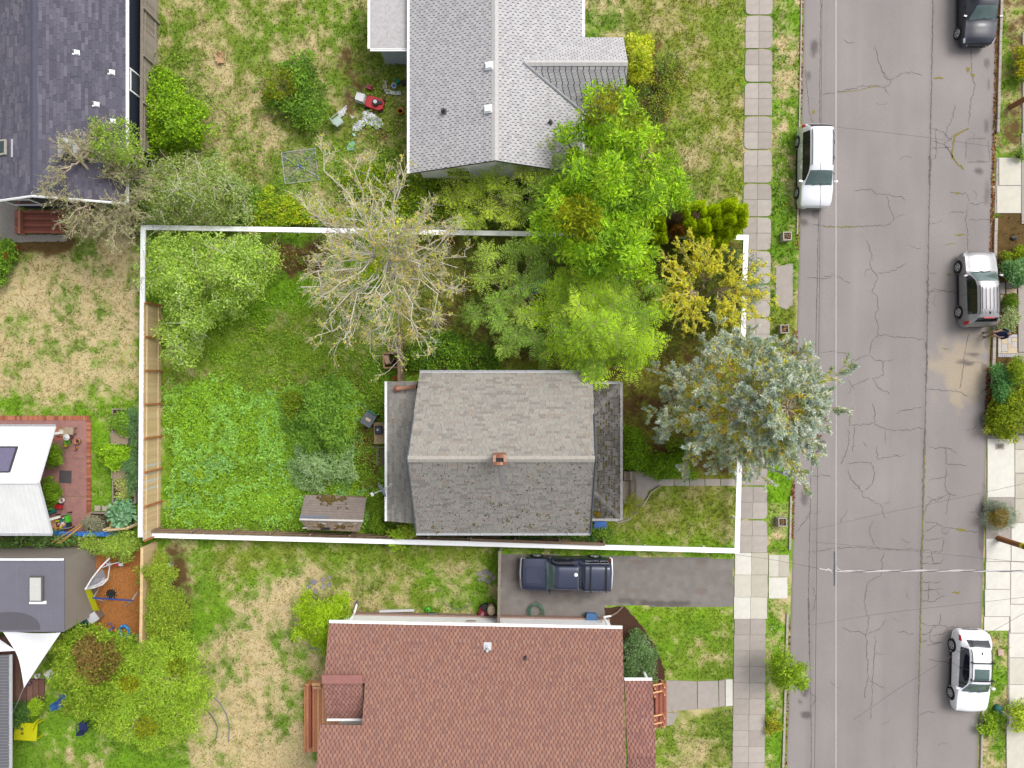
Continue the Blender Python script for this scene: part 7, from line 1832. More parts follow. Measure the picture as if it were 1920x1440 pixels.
Rd = [(.15, .13), (.15, .12), (.18, .13), (.14, .11), (.06, .06), (.095, .11), (.105, .1), (.07, .07), (.05, .05), (.045, .04), (.105, .1), (.07, .07), (.05, .05), (.045, .04), (.075, .075), (.055, .055), (.036, .036), (.04, .025), (.075, .075), (.055, .055), (.036, .036), (.04, .025)]
kd = [1, 1, 1, 0, 0, 2, 2, 2, 3, 2, 2, 2, 3, 1, 1, 0, 0, 1, 1, 0, 0]
PT = person('person in navy shirt and khaki trousers leaning forward at the kerb', W(1846, 628), R(-8), J, Ed, Rd,
   {'skin': skin, 'shirt': pm('navy_shirt', lin(24, 34, 74), .85, .15), 'trousers': pm('khaki_trousers', lin(196, 172, 124), .85, .12), 'shoe': pm('brown_shoe', lin(92, 78, 66), .8), 'edge_kind': kd})
def pbuild(nm, mb, mat, parent=PT, smooth=True):
 return mesh_np(nm, np.concatenate(mb.v), [np.array(f, np.int32) for f in mb.f.values()], mat, parent, smooth, local=True)
# cropped hair round a bald crown, face, ears
hc = np.array([.28, 0, 1.66])
mb = MB(); a = np.linspace(0, 2 * np.pi, 20, endpoint=False)
rows_ = []
for el, rr in ((-.5, .118), (-.1, .124), (.3, .121), (.62, .108)):
 rows_.append(np.c_[hc[0] + .02 + rr * np.cos(a) * math.cos(el) * (1 + .04), rr * .9 * np.sin(a) * math.cos(el), hc[2] + .11 * math.sin(el) + .0 * a])
Vh = np.concatenate(rows_)
fc = []
for i in range(3):
 for j in range(20):
  k = (j + 1) % 20
  if not (7 <= j <= 12): fc.append((i * 20 + j, i * 20 + k, (i + 1) * 20 + k, (i + 1) * 20 + j))
mb.add(Vh, fc); pbuild('hair', mb, pm('grey_hair', lin(150, 132, 118), .9, .2))
for s_ in (-1, 1):
 pbuild('ear', MB().box((.29, s_ * .105, 1.63), (.05, .025, .065)), skin)
 pbuild('eye', MB().box((.185, s_ * .035, 1.655), (.012, .022, .012)), pm('eye_dark', (.02, .02, .02), .3))
pbuild('nose', MB().box((.172, 0, 1.63), (.035, .03, .05), taper=.5), skin)
pbuild('mouth', MB().box((.185, 0, 1.59), (.012, .05, .01)), pm('lip', lin(180, 110, 100), .6))
for s_ in (-1, 1):
 hb = np.array([-.10, s_ * .085, 1.04])
 for q in range(4):
  y_ = hb[1] + (q - 1.5) * .019
  pbuild('finger', MB().tube([(hb[0] + .01, y_, hb[2]), (hb[0] - .045, y_, hb[2] - .004), (hb[0] - .075 - .008 * (1 - abs(q - 1.4)), y_ - s_ * .006, hb[2] - .025), (hb[0] - .085, y_ - s_ * .012, hb[2] - .045)], [.0095, .009, .008, .006], 6), skin)
 pbuild('thumb', MB().tube([(hb[0] + .02, hb[1] - s_ * .025, hb[2]), (hb[0] - .02, hb[1] - s_ * .05, hb[2] + .008), (hb[0] - .045, hb[1] - s_ * .052, hb[2] + .002)], [.011, .010, .007], 6), skin)
# ------------------------------------------------------------------ yard things, wires, poles
def cm(name, c, rough=.5, var=.06, **k):
 return pm(name, lin(*c), rough, var, **k)
M_wood = cm('plain_wood', (196, 160, 116), .8, .15); M_wood_d = cm('dark_wood', (128, 104, 80), .85, .2); M_wood_g = cm('grey_wood', (168, 156, 140), .85, .2)
M_teal = cm('teal_plastic', (30, 150, 130)); M_bluep = cm('blue_plastic', (50, 110, 210)); M_redp = cm('red_plastic', (206, 44, 50)); M_grn = cm('green_plastic', (90, 200, 50)); M_yel = cm('yellow_plastic', (226, 226, 20))
M_orangep = cm('orange_plastic', (240, 150, 30)); M_greyp = cm('grey_plastic', (108, 112, 118)); M_whitep = cm('white_plastic', (236, 236, 236), .5)
M_soil = cm('dark_soil', (84, 66, 50), .95, .3)
M_terra = cm('terracotta_pot', (206, 140, 100), .8, .12)
def rot2(x, y, a): return x * math.cos(a) - y * math.sin(a), x * math.sin(a) + y * math.cos(a)
class Loc:
 """builds parts in a thing's own frame"""
 def __init__(self, name, label, cat, px_, py_, rz=0.0, z=0.0, group=None):
  self.T = thing(name, label, cat, W(px_, py_, z), group, rz)
 def __call__(self, nm, mb, mat, smooth=False, parent=None):
  return mesh_np(nm, np.concatenate(mb.v), [np.array(f, np.int32) for f in mb.f.values()], mat, parent or self.T, smooth, local=True)
def crumple(name, label, cat, poly, mat, h=.12, seed=1, z0=.02, cell=.09):
 """a crumpled sheet lying on the ground"""
 P = np.array(poly, float)
 q = min(np.ptp(P, 0).min() / 9, cell * 32)
 xs = np.arange(P[:, 0].min(), P[:, 0].max() + q, q); ys = np.arange(P[:, 1].min(), P[:, 1].max() + q, q)
 A, B = np.meshgrid(xs, ys, indexing='ij'); ins = inpoly(A, B, poly)
 x, y = A / 32, B / 32
 z = z0 + h * np.abs(fbm(x, y, .5, seed, 4) - .5) * 3.2 + np.where(ins, .02, 0)
 V = WA(np.stack([A, B], -1).reshape(-1, 2), z.ravel())
 ny_ = len(ys); I, J = np.meshgrid(np.arange(len(xs) - 1), np.arange(ny_ - 1), indexing='ij')
 k = ins[:-1, :-1] & ins[1:, :-1] & ins[:-1, 1:] & ins[1:, 1:]
 F_ = np.stack([I * ny_ + J, I * ny_ + J + 1, (I + 1) * ny_ + J + 1, (I + 1) * ny_ + J], -1)[k]
 u = np.unique(F_); mp = -np.ones(len(V), int); mp[u] = np.arange(len(u))
 return tag(mesh_np(name, V[u], mp[F_], mat), label, cat)
# ---- top yard clutter
L_ = Loc('lawn_mower', 'red lawn mower with white grass bag in the top yard', 'lawn mower', 704, 197, R(-17))
L_('deck', MB().prism([(-.5, -.32), (.35, -.34), (.55, -.2), (.55, .2), (.35, .34), (-.5, .32)], .1, .34), M_redp)
L_('engine', MB().cyl((.1, 0, .34), .2, .16, 14).box((.1, 0, .52), (.26, .22, .06)).box((.36, .1, .38), (.2, .16, .1)), M_black)
L_('pull_cover', MB().cyl((.1, 0, .55), .11, .04, 12), M_galv)
for x_, y_ in ((-.4, .36), (-.4, -.36), (.42, .34), (.42, -.34)): L_('wheel', MB().torus((x_, y_, .14), .1, .045, 14, 6, (math.pi / 2, 0)), M_tyre, True)
L_('grass_bag', MB().box((-.82, 0, .42), (.55, .5, .36), taper=.9), M_whitep)
for s in (-1, 1): L_('handle', MB().tube([(-.35, s * .27, .3), (-.9, s * .28, .72), (-1.45, s * .25, .98)], .016, 5), M_dark)
L_('handle_bar', MB().tube([(-1.45, -.25, .98), (-1.48, 0, .99), (-1.45, .25, .98)], .02, 5), M_dark)
def chair(label, px_, py_, rz, mat, s=1.0, group=None):
 L = Loc('chair', label, 'chair', px_, py_, rz, group=group)
 for x_, y_ in ((.2, .22), (.2, -.22), (-.2, .22), (-.2, -.22)): L('leg', MB().box((x_ * s, y_ * s, .2), (.04, .04, .4)), mat)
 L('seat', MB().box((0, 0, .41), (.48 * s, .5 * s, .03)), mat)
 for k in range(5): L('slat', MB().box((-.25 * s - .03, (k - 2) * .09 * s, .62), (.02, .06 * s, .42), 0, 0, R(-12)), mat)
 L('back_rail', MB().tube([(-.22, -.25 * s, .4), (-.30, -.22 * s, .8), (-.31, 0, .86), (-.30, .22 * s, .8), (-.22, .25 * s, .4)], .022, 5), mat)
 for q in (-1, 1): L('armrest', MB().tube([(-.26, q * .27 * s, .62), (.18, q * .29 * s, .63), (.22, q * .28 * s, .4)], .024, 5), mat)
 return L
chair('pale green plastic chair lying in the top yard', 637, 232, R(35), cm('pale_green_plastic', (196, 214, 204)))
M_sheet = pm('plastic_sheet', lin(232, 232, 236), .35, .1, 10, .3)
crumple('tarp', 'crumpled silvery white plastic sheet beside the mower', 'tarp', [(658, 246), (662, 232), (676, 222), (676, 212), (684, 205), (700, 210), (716, 222), (720, 236), (708, 246), (690, 234), (682, 238), (676, 246)], M_sheet, .2, 3)
crumple('rubble_sack', 'torn white sack spilled near the pale green chair', 'sack', [(630, 212), (650, 195), (650, 208), (646, 218), (638, 222)], M_sheet, .1, 5)
crumple('paper_scrap', 'small white scrap between the sack and the plastic sheet', 'scrap', [(654, 212), (662, 218), (670, 216), (660, 224)], M_sheet, .1, 6)
crumple('broken_panel', 'broken white panel lying beside the pale grey house gutter', 'panel', [(718, 168), (728, 166), (742, 170), (752, 169), (753, 179), (740, 178), (724, 177)], M_sheet, .1, 8)
crumple('cloth', 'dirty cream cloth heap above the broken panel', 'cloth', [(715, 150), (726, 150), (727, 166), (717, 168)], cm('dirty_cloth', (214, 200, 184), .9, .2), .12, 9)
crumple('tarp', 'torn mint green plastic scrap under the bare tree twigs', 'tarp', [(648, 276), (654, 266), (662, 262), (668, 268), (664, 282), (652, 284)], cm('mint_plastic', (160, 216, 190), .5), .1, 11)
crumple('tarp', 'tiny mint plastic scrap below the silvery sheet', 'tarp', [(660, 250), (667, 249), (668, 255), (662, 256)], cm('mint_plastic_scrap', (160, 216, 190), .5), .08, 12, cell=.06)
crumple('firewood_pile', 'small pile of split pale firewood in the top yard grass', 'firewood', [(398, 102), (412, 92), (424, 100), (422, 118), (406, 122)], M_wood, .2, 14)
L_ = Loc('fuel_can', 'dull red fuel can lying near the mower', 'fuel can', 694, 166, R(-20))
L_('body', MB().box((0, 0, .13), (.38, .26, .24), taper=.85), cm('dull_red', (186, 84, 100))); L_('handle', MB().tube([(-.12, 0, .25), (0, 0, .31), (.12, 0, .25)], .02, 5), M_redp); L_('spout', MB().cyl((.15, 0, .24), .04, .09, 8), M_black)
L_ = Loc('bucket', 'orange bucket beside the pale grey house', 'bucket', 752, 211)
L_('shell', MB().lathe((0, 0, 0), [(.14, 0), (.18, .34), (.17, .34), (.13, .03)], 18), M_orangep, True); L_('rim', MB().torus((0, 0, .34), .178, .014, 20, 6), M_orangep, True)
L_('handle', MB().tube([(-.18, 0, .33), (-.1, .12, .3), (.1, .12, .3), (.18, 0, .33)], .008, 4), M_galv)
for lab, px_, py_, m_, s in (('small square white tub with blue lining by the gutter', 740, 164, M_bluep, .3), ('green plant pot by the pale grey house gutter', 746, 155, M_teal, .26), ('dark pot against the pale grey house wall', 757, 158, M_black, .3)):
 L_ = Loc('plant_pot', lab, 'pot', px_, py_, R(25)); L_('shell', MB().lathe((0, 0, 0), [(s * .38, 0), (s * .5, s), (s * .44, s), (s * .36, s * .3)], 14), M_whitep if 'white' in lab else m_, True); L_('filling', MB().cyl((0, 0, s * .6), s * .4, .03, 12), m_)
L_ = Loc('wire_gate', 'galvanised wire gate panel with cross brace lying on the grass', 'gate panel', 563, 312, R(7))
gw, gh = 1.98, 1.85
L_('frame', MB().tube([(-gw / 2, -gh / 2, .05), (gw / 2, -gh / 2, .05), (gw / 2, gh / 2, .05), (-gw / 2, gh / 2, .05), (-gw / 2, -gh / 2, .05)], .024, 5), M_galv)
for a, b in (((-1, -1), (1, 1)), ((-1, 1), (1, -1))): L_('brace', MB().tube([(a[0] * gw / 2, a[1] * gh / 2 * .8, .07), (b[0] * gw / 2, b[1] * gh / 2 * .8, .07)], .022, 5), M_galv)
L_('hub', MB().cyl((0, 0, .05), .06, .05, 10), M_bluep)
for k in range(22): L_('wire', MB().tube([(-gw / 2, -gh / 2 + gh * (k + .5) / 22, .06), (gw / 2, -gh / 2 + gh * (k + .5) / 22, .06)], .010, 4), M_galv)
# ---- inside the lot
L_ = Loc('trash_cart', 'dark grey wheeled trash cart with green handle beside the lean-to', 'trash cart', 697, 785, R(-32))
L_('bin', MB().box((0, 0, .5), (.56, .66, .92), taper=1.12), M_greyp); L_('lid', MB().box((0, 0, .99), (.66, .76, .06), 0, R(2)), cm('grey_lid', (104, 110, 116), .5)); L_('handle', MB().tube([(-.28, .42, .96), (-.2, .46, 1.0), (.2, .46, 1.0), (.28, .42, .96)], .035, 6), M_teal)
L_('label_plate', MB().box((0, 0, 1.024), (.3, .16, .004)), cm('pale_label', (216, 190, 166)))
for s in (-1, 1): L_('wheel', MB().torus((s * .3, .34, .13), .09, .04, 14, 6, (0, math.pi / 2)), M_tyre, True)
L_ = Loc('side_table', 'weathered plywood bench top against the lean-to', 'bench', 714, 811, R(2))
L_('top', MB().box((0, 0, .45), (.62, 1.25, .04)), cm('stained_plywood', (190, 164, 122), .85, .25))
for x_, y_ in ((.26, .55), (.26, -.55), (-.26, .55), (-.26, -.55)): L_('leg', MB().box((x_, y_, .215), (.06, .06, .43)), M_wood_d)
L_ = Loc('grill', 'small dark portable grill on the plywood bench', 'grill', 711, 806, R(3), .47)
L_('body', MB().box((0, 0, .08), (.4, .44, .16), taper=1.1), M_dark); L_('lid', MB().box((0, 0, .2), (.42, .46, .08), taper=.75), cm('grill_lid', (66, 72, 92), .3)); L_('vent_cap', MB().cyl((-.04, .02, .24), .06, .03, 10), M_galv)
L_ = Loc('plank_steps', 'sunken grey plank steps leading down beside the lean-to', 'steps', 712, 850)
for k, (x_, y_, w_, h_) in enumerate(((.0, .36, .85, .1), (-.12, -.2, .16, 1.0), (.2, -.2, .16, 1.0))): L_('plank', MB().box((x_, y_, .08 + .03 * k), (w_, h_, .05)), M_oldwood[k])
L_ = Loc('satellite_dish', 'grey satellite dish with white arm on the lean-to gutter', 'satellite dish', 722, 914, R(30), 2.6)
M_dish = cm('dish_grey', (160, 172, 190), .4)
dmb = MB(); a = np.linspace(0, 2 * np.pi, 22, endpoint=False); Vd = [[0, 0, 0]]
for r_ in (.15, .3, .38): Vd += [[r_ * 1.1 * math.cos(t), r_ * 1.6 * .75 * math.sin(t), .35 * r_ ** 2 * 2.2] for t in a]
Vd = np.array(Vd) @ np.array(Matrix.Rotation(R(-68), 3, 'Y')).T + np.array([0, 0, .45])
dmb.add(Vd, [(0, 1 + j, 1 + (j + 1) % 22) for j in range(22)] + [(1 + q * 22 + j, 1 + (q + 1) * 22 + j, 1 + (q + 1) * 22 + (j + 1) % 22, 1 + q * 22 + (j + 1) % 22) for q in range(2) for j in range(22)])
L_('dish', dmb, M_dish, True); L_('feed_arm', MB().tube([(.05, -.1, .2), (-.35, 0, .25), (-.62, .05, .5)], .025, 6), M_whitep); L_('feed_horn', MB().box((-.66, .05, .52), (.12, .2, .12)), M_whitep); L_('mast', MB().tube([(.0, 0, .4), (.28, -.05, .3), (.34, -.05, .02)], .028, 6), M_galv)
L_('foot', MB().box((.36, -.05, .03), (.16, .2, .05)), M_whitep)
# the old shed
SH = thing('shed', 'decaying small shed with brown roll roofing and moss beside the fence', 'shed', W(625, 965))
s0, s1, s2, s3 = np.array(W(562, 972, 2.3)), np.array(W(681, 975, 2.3)), np.array(W(687, 934, 1.65)), np.array(W(572, 928, 1.65))
s4, s5 = np.array(W(576, 993, 1.55)), np.array(W(674, 997, 1.55))
M_roll = pm('roll_roofing', lin(150, 137, 128), .9, .14, 5, .15); M_decay = pm('decayed_roofing', lin(186, 162, 138), .9, .45, 7, .5)
shr = MB().slab([s0, s1, s2, s3], .05).build('roof', M_roll, SH)
MB().slab([s4, s5, s1 - (0, .02, 0), s0 - (0, .02, 0)], .05).build('decayed_roof', M_decay, SH)
for k in range(1, 9):
 t = k / 9; a = s0 + (s3 - s0) * t; b = s1 + (s2 - s1) * t
 MB().tube([a + (.05, 0, .006), b + (-.05, 0, .006)], .012, 4).build('lap_seam', M_roll, shr)
M_mosd = pm('moss_patch', lin(110, 92, 44), .98, .4, 14, .4)
def on_shed(x, y):
 t = (y - 928) / 45; return W(x, y, 1.65 + .65 * t) if t < 1 else W(x, y, 2.3 - .75 * (t - 1) / .5)
mb = MB()
for cx_, cy_, n_, s_ in ((612, 935, 22, .16), (640, 936, 12, .12), (612, 945, 6, .08), (650, 950, 5, .06), (600, 986, 16, .12), (640, 987, 14, .12), (660, 985, 9, .1)):
 for q in range(n_):
  c = on_shed(cx_ + RNG.normal(0, 7), cy_ + RNG.normal(0, 2.2)); mb.cyl(c, s_ * RNG.uniform(.4, 1), .04, 7, s_ * .3)
mb.build('moss', M_mosd, shr)['kind'] = 'stuff'
MB().prism([W(582, 990, 1.5)[:2], W(668, 993, 1.5)[:2], W(680, 938, 1.5)[:2], W(580, 933, 1.5)[:2]], 0, 1.5).build('wall', M_decay, SH)
MB().tube([s0 + (0, -.05, .02), s1 + (0, -.05, .02)], .07, 5).build('ridge_board', M_oldwhite, SH)
MB().slab([W(563, 966, 2.26), W(616, 967, 2.26), W(616, 971, 2.33), W(562, 971, 2.33)], .01).build('blue_edge_strip', cm('blue_grey_strip', (120, 128, 144), .6), SH)
for k in range(10): MB().box(np.array(on_shed(572 + 11 * k, 984 + RNG.uniform(-5, 6))) + (0, 0, .03), (RNG.uniform(.2, .5), RNG.uniform(.07, .16), .03), RNG.uniform(-.2, .2), R(40)).build('loose_scrap', [M_oldwhite, M_oldwood[0], M_decay][k % 3], SH)
MB().box(np.array(on_shed(610, 991)) + (0, 0, .03), (.5, .2, .03), 0, R(40)).build('black_hole_plate', M_black, SH)  # solid black plate in place of a shaded hole in the roofing
crate_ = Loc('wood_crate', 'rough timber crate full of scraps by the dark fence', 'crate', 735, 676, R(3))
for x_, y_, w_, h_ in ((0, -.42, .8, .09), (0, .42, .8, .09), (-.4, 0, .09, .8), (.4, 0, .09, .8)): crate_('side_board', MB().box((x_, y_, .25), (w_, h_, .5)), M_wood)
crate_('pale_sack', MB().box((-.2, .05, .42), (.32, .6, .2), .2, taper=.8), cm('pale_sack', (216, 180, 150), .9, .25)); crate_('black_pot', MB().lathe((.18, -.08, .2), [(.1, 0), (.17, .3), (.13, .3), (.08, .1)], 12), M_black, True)
crate_('loose_stick', MB().tube([(.0, -.2, .56), (.35, .2, .6)], .03, 5), M_oldwood[0])
crumple('leaf_heap', 'heap of rusty brown leaves at the end of the dark fence', 'leaf heap', [(734, 705), (748, 702), (750, 714), (734, 714)], cm('rust_leaves', (196, 132, 50), .95, .3), .2, 15)
# blue play set under the sumac
L_ = Loc('play_set', 'blue plastic play set showing through the dark sumac', 'play set', 1012, 562, R(20))
for x_, y_ in ((-.7, -1.1), (.6, -1.1), (-.7, .9), (.6, .9)): L_('post', MB().tube([(x_, y_, 0), (x_ * .9, y_ * .9, 1.6)], .05, 8), M_bluep)
L_('slide', MB().slab([(-.75, -1.4, .15), (-.35, -1.4, .15), (-.35, .3, 1.3), (-.75, .3, 1.3)], .05), M_bluep); L_('top_bar', MB().tube([(-.65, .8, 1.6), (.55, .8, 1.6), (.55, -1.0, 1.6)], .05, 8), M_bluep)
L_('platform', MB().box((.1, .6, 1.2), (.9, .7, .06)), cm('faded_blue', (60, 120, 190))); L_('hoop', MB().tube([(-.3 + .35 * math.cos(t), .15 + .45 * math.sin(t), 1.75) for t in np.linspace(R(150), R(300), 9)], .04, 6), M_yel if False else M_orangep, True)
L_('seat', MB().box((.15, -.7, .9), (.5, .25, .05)), M_bluep)
# concrete planter boxes in the verge
for lab, px_, py_, k in (('square concrete planter box on the upper grass verge', 1470, 446, 0), ('square concrete planter box half under the blue conifer', 1465, 618, 1), ('square concrete planter box beside white flowers on the lower verge', 1461, 976, 2)):
 L_ = Loc('planter_box', lab, 'planter', px_, py_, R(2))
 for x_, y_, w_, h_ in ((0, -.22, .5, .06), (0, .22, .5, .06), (-.22, 0, .06, .38), (.22, 0, .06, .38)): L_('side', MB().box((x_, y_, .26), (w_, h_, .52)), M_conc[2] if k == 0 else M_conc[3])
 L_('soil', MB().box((0, 0, .40), (.38, .38, .06)), M_soil)
 mb = MB(); [mb.box((RNG.uniform(-.15, .15), RNG.uniform(-.15, .15), .45), (.09, .05, .03), RNG.uniform(0, 3)) for _ in range(14)]; L_('dry_leaves', mb, cm('tan_leaves', (190, 150, 100), .9, .3))
L_ = Loc('storage_tote', 'blue plastic tote below the porch gutter', 'tote', 1124, 982, R(-1)); L_('box', MB().box((0, 0, .2), (.62, .36, .4), taper=1.08), M_bluep); L_('lid', MB().box((0, 0, .42), (.7, .42, .05)), cm('blue_lid', (80, 140, 236)))
# ---- driveway and red house side yard
mb = MB()
for k in range(9):
 r_ = .34 + .025 * (k % 5) + RNG.uniform(-.02, .05); ox, oy = RNG.normal(0, .05, 2)
 c = W(1005, 1146, .05 + .018 * k)
 mb.tube([(c[0] + ox + r_ * (1 + .1 * math.sin(3 * t + k)) * math.cos(t), c[1] + oy + r_ * (1 + .1 * math.cos(2 * t + k)) * math.sin(t), c[2]) for t in np.linspace(0, 6.2, 26)], .013, 5, cap=False, col=lin(40, 140, 120) if k % 3 else lin(170, 150, 90))
c = W(1005, 1146, .05); mb.tube([(c[0] + .45, c[1] - .1, .05), (c[0] + .62, c[1] - .02, .03), (c[0] + .66, c[1] + .2, .03)], .013, 5, col=lin(170, 150, 90))
tag(mb.build('garden_hose', pm('hose_rubber', (1, 1, 1), .5, .1, attr=True), None, True, True), 'coiled green garden hose on the asphalt driveway', 'hose')
L_ = Loc('recycling_bin', 'blue recycling bin tipped beside the white house wall', 'bin', 1108, 1154, R(-6))
L_('shell', MB().box((0, 0, .25), (.55, .4, .46), taper=1.12), cm('dusty_blue', (86, 132, 184))); L_('rim', MB().tube([(-.31, -.23, .48), (.31, -.23, .48), (.31, .23, .48), (-.31, .23, .48), (-.31, -.23, .48)], .025, 5), cm('rim_blue', (100, 150, 206)))
for s in (-.14, .08): L_('handle', MB().tube([(.32, s, .45), (.5, s - .05, .75), (.56, s - .3, .9)], .02, 5), M_greyp)
DS = thing('downspout', 'white and brown downspout at the corner by the mulch bed', 'downspout', W(1140, 1160))
for pts, m_ in (([W(1140, 1172, 2.6), W(1132, 1157, 1.8), W(1145, 1155, .5)], M_white), ([W(1145, 1155, .3), W(1156, 1149, .15), W(1168, 1137, .1)], cm('brown_pipe', (140, 116, 98)))):
 MB().tube(pts, .055, 6).build('pipe', m_, DS)
DS = thing('downspout', 'white downspout reaching from the red house gutter into the grass', 'downspout', W(660, 1150))
MB().tube([W(654, 1166, 2.7), W(661, 1156, 2.0), W(664, 1150, .6), W(669, 1133, .15)], .06, 6).build('pipe', M_white, DS); MB().tube([W(669, 1134, .15), W(671, 1126, .08)], .07, 6).build('drain_end', M_greyp, DS)
tag(MB().box(np.array(W(744, 1145, .08)), (2.02, .14, .1), R(1.5)).box(np.array(W(744, 1145, .135)), (2.02, .02, .012), R(1.5)).build('white_plank', M_whitep), 'white trim plank lying on the grass beside the red roofed house', 'plank')
L_ = Loc('sawhorse', 'small orange sawhorse against the house foundation', 'sawhorse', 703, 1153)
for s in (-1, 1): L_('leg', MB().tube([(s * .08, -.14, 0), (s * .05, .0, .3), (s * .08, .16, 0)], .016, 5), M_orangep)
L_('bar', MB().box((0, 0, .3), (.22, .05, .05)), M_orangep)
L_ = Loc('watering_can', 'lime green watering can near the house foundation', 'watering can', 803, 1141); L_('body', MB().lathe((0, 0, 0), [(.14, 0), (.15, .22), (.08, .28), (.05, .28)], 14), M_grn, True); L_('spout', MB().tube([(-.1, .05, .1), (-.24, .12, .3), (-.28, .14, .32)], .025, 6), M_grn); L_('handle', MB().tube([(.08, 0, .26), (.2, -.02, .28), (.16, 0, .08)], .018, 5), M_grn)
L_ = Loc('storage_box', 'little grey box beside the lime watering can', 'box', 811, 1152); L_('box', MB().box((0, 0, .15), (.34, .26, .3)), M_greyp); L_('lid', MB().box((0, 0, .31), (.38, .3, .04)), cm('lid_grey', (130, 134, 138)))
L_ = Loc('rolled_mat', 'rolled beige mat standing against the grey fence', 'rolled mat', 922, 1136)
sp = [(.03 + .2 * t / 25, t) for t in np.linspace(0, 25, 70)]
L_('roll', MB().lathe((0, 0, 0), [(.22, 0), (.23, .5), (.22, 1.0), (.01, 1.0)], 20), cm('beige_mat', (206, 186, 156), .9, .12), True); L_('spiral_edge', MB().tube([(r_ * math.cos(t), r_ * math.sin(t), 1.005) for r_, t in sp], .008, 4), cm('mat_edge', (160, 140, 112), .9))
L_ = Loc('lawn_mower', 'dark red push mower parked by the grey fence', 'lawn mower', 906, 1146, R(70))
L_('deck', MB().prism([(-.34, -.24), (.24, -.26), (.36, 0), (.24, .26), (-.34, .24)], .08, .28), cm('maroon_paint', (150, 24, 40), .3)); L_('cover', MB().box((-.06, 0, .32), (.3, .26, .12), taper=.7), cm('pale_maroon', (206, 130, 140), .3)); L_('bag', MB().cyl((.36, .0, .1), .2, .3, 14), M_black)
for x_, y_ in ((-.28, .26), (-.28, -.26), (.24, .26), (.24, -.26)): L_('wheel', MB().torus((x_, y_, .12), .085, .035, 12, 6, (math.pi / 2, 0)), M_tyre, True)
L_('handle', MB().tube([(-.3, -.2, .25), (-.75, -.2, .7), (-.78, 0, .74), (-.75, .2, .7), (-.3, .2, .25)], .016, 5), M_galv)
tag(MB().tube([W(*p, .03) for p in ((818, 1110), (826, 1104), (832, 1114), (828, 1128), (840, 1136), (858, 1142), (872, 1138), (886, 1130), (880, 1136), (860, 1146), (846, 1140), (850, 1126))], .014, 5).build('garden_hose', cm('grey_hose', (150, 150, 144)), None, True), 'thin grey hose curled on the grass behind the grey fence', 'hose')
tag(MB().tube([W(*p, .05) for p in ((352, 1304), (372, 1299), (394, 1302), (412, 1318), (424, 1338), (430, 1362), (428, 1390))], .03, 6).build('drain_hose', cm('blue_grey_hose', (128, 138, 150)), None, True), 'thick blue grey hose curving across the dry lawn', 'hose')
tag(MB().tube([W(*p, .05) for p in ((392, 1336), (402, 1350), (408, 1366), (404, 1390))], .028, 6).build('drain_hose', cm('dark_grey_hose', (110, 118, 128)), None, True), 'short second hose below the thick curved one', 'hose')
FS = bpy.data.objects.new('stepping_stones', None); COL.objects.link(FS); FS.location = W(600, 1095); ORG[FS.name] = np.array(W(600, 1095)); tag(FS, 'grey flagstones sunk in the dry lawn', kind='structure')
M_flag = [cm('flagstone_%s' % n_, c_, .9, .15) for n_, c_ in (('slate', (152, 146, 158)), ('mauve', (168, 152, 156)), ('grey', (170, 164, 160)))]
for k, (px_, py_, r_) in enumerate(((588, 1091, 7), (606, 1088, 6), (618, 1083, 5), (579, 1100, 5), (592, 1108, 6), (606, 1100, 5), (617, 1096, 5), (578, 1132, 5), (643, 1138, 8), (602, 1212, 9), (588, 1216, 6), (900, 1076, 6), (910, 1072, 7), (920, 1078, 6), (906, 1084, 6), (916, 1090, 6), (926, 1084, 5), (899, 1087, 4))):
 n_ = 7; a0 = RNG.random() * 6
 MB().prism(ppoly([(px_ + r_ * RNG.uniform(.75, 1.1) * math.cos(a0 + t), py_ + r_ * RNG.uniform(.7, 1.0) * math.sin(a0 + t)) for t in np.linspace(0, 6.283, n_, endpoint=False)]), -.04, .03).build('flagstone', M_flag[k % 3], FS)
L_ = Loc('watering_trough', 'long blue grey trough in the hedge bed', 'trough', 322, 1072, R(90)); L_('shell', MB().box((0, 0, .15), (1.1, .2, .3)), cm('trough_grey', (120, 132, 150))); L_('rim', MB().box((0, 0, .31), (1.14, .24, .02)), M_galv)
# ---- left: brick patio and its clutter
PT_ = bpy.data.objects.new('patio', None); COL.objects.link(PT_); PT_.location = W(90, 890); ORG[PT_.name] = np.array(W(90, 890)); tag(PT_, 'red stamped patio with brick border', kind='structure')
M_patio = pm('red_stamped_concrete', lin(180, 132, 124), .8, .16, 2.5, .1)
for y0_, y1_ in ((788, 860), (860.6, 930), (930.6, 1000)):
 for x0_, x1_ in ((-160, 60), (60.6, 122), (122.6, 162.5)): MB().prism(ppoly([(x0_, y0_), (x1_, y0_), (x1_, y1_), (x0_, y1_)]), -.06, .03).build('slab', M_patio, PT_)
BK = [cm('edging_brick_%s' % n_, c_, .85, .18) for n_, c_ in (('red', (196, 118, 88)), ('pale', (212, 140, 108)), ('dark', (170, 98, 74)))]
for k in range(60): MB().box(np.array(W(169 - 4.55 * k - 2, 783.5, .02)), (.128, .27, .07), RNG.uniform(-.03, .03)).build('brick', BK[RNG.integers(0, 3)], PT_)
for k in range(44): MB().box(np.array(W(166.8, 790 + 4.15 * k, .02)), (.26, .116, .07), RNG.uniform(-.03, .03)).build('brick', BK[RNG.integers(0, 3)], PT_)
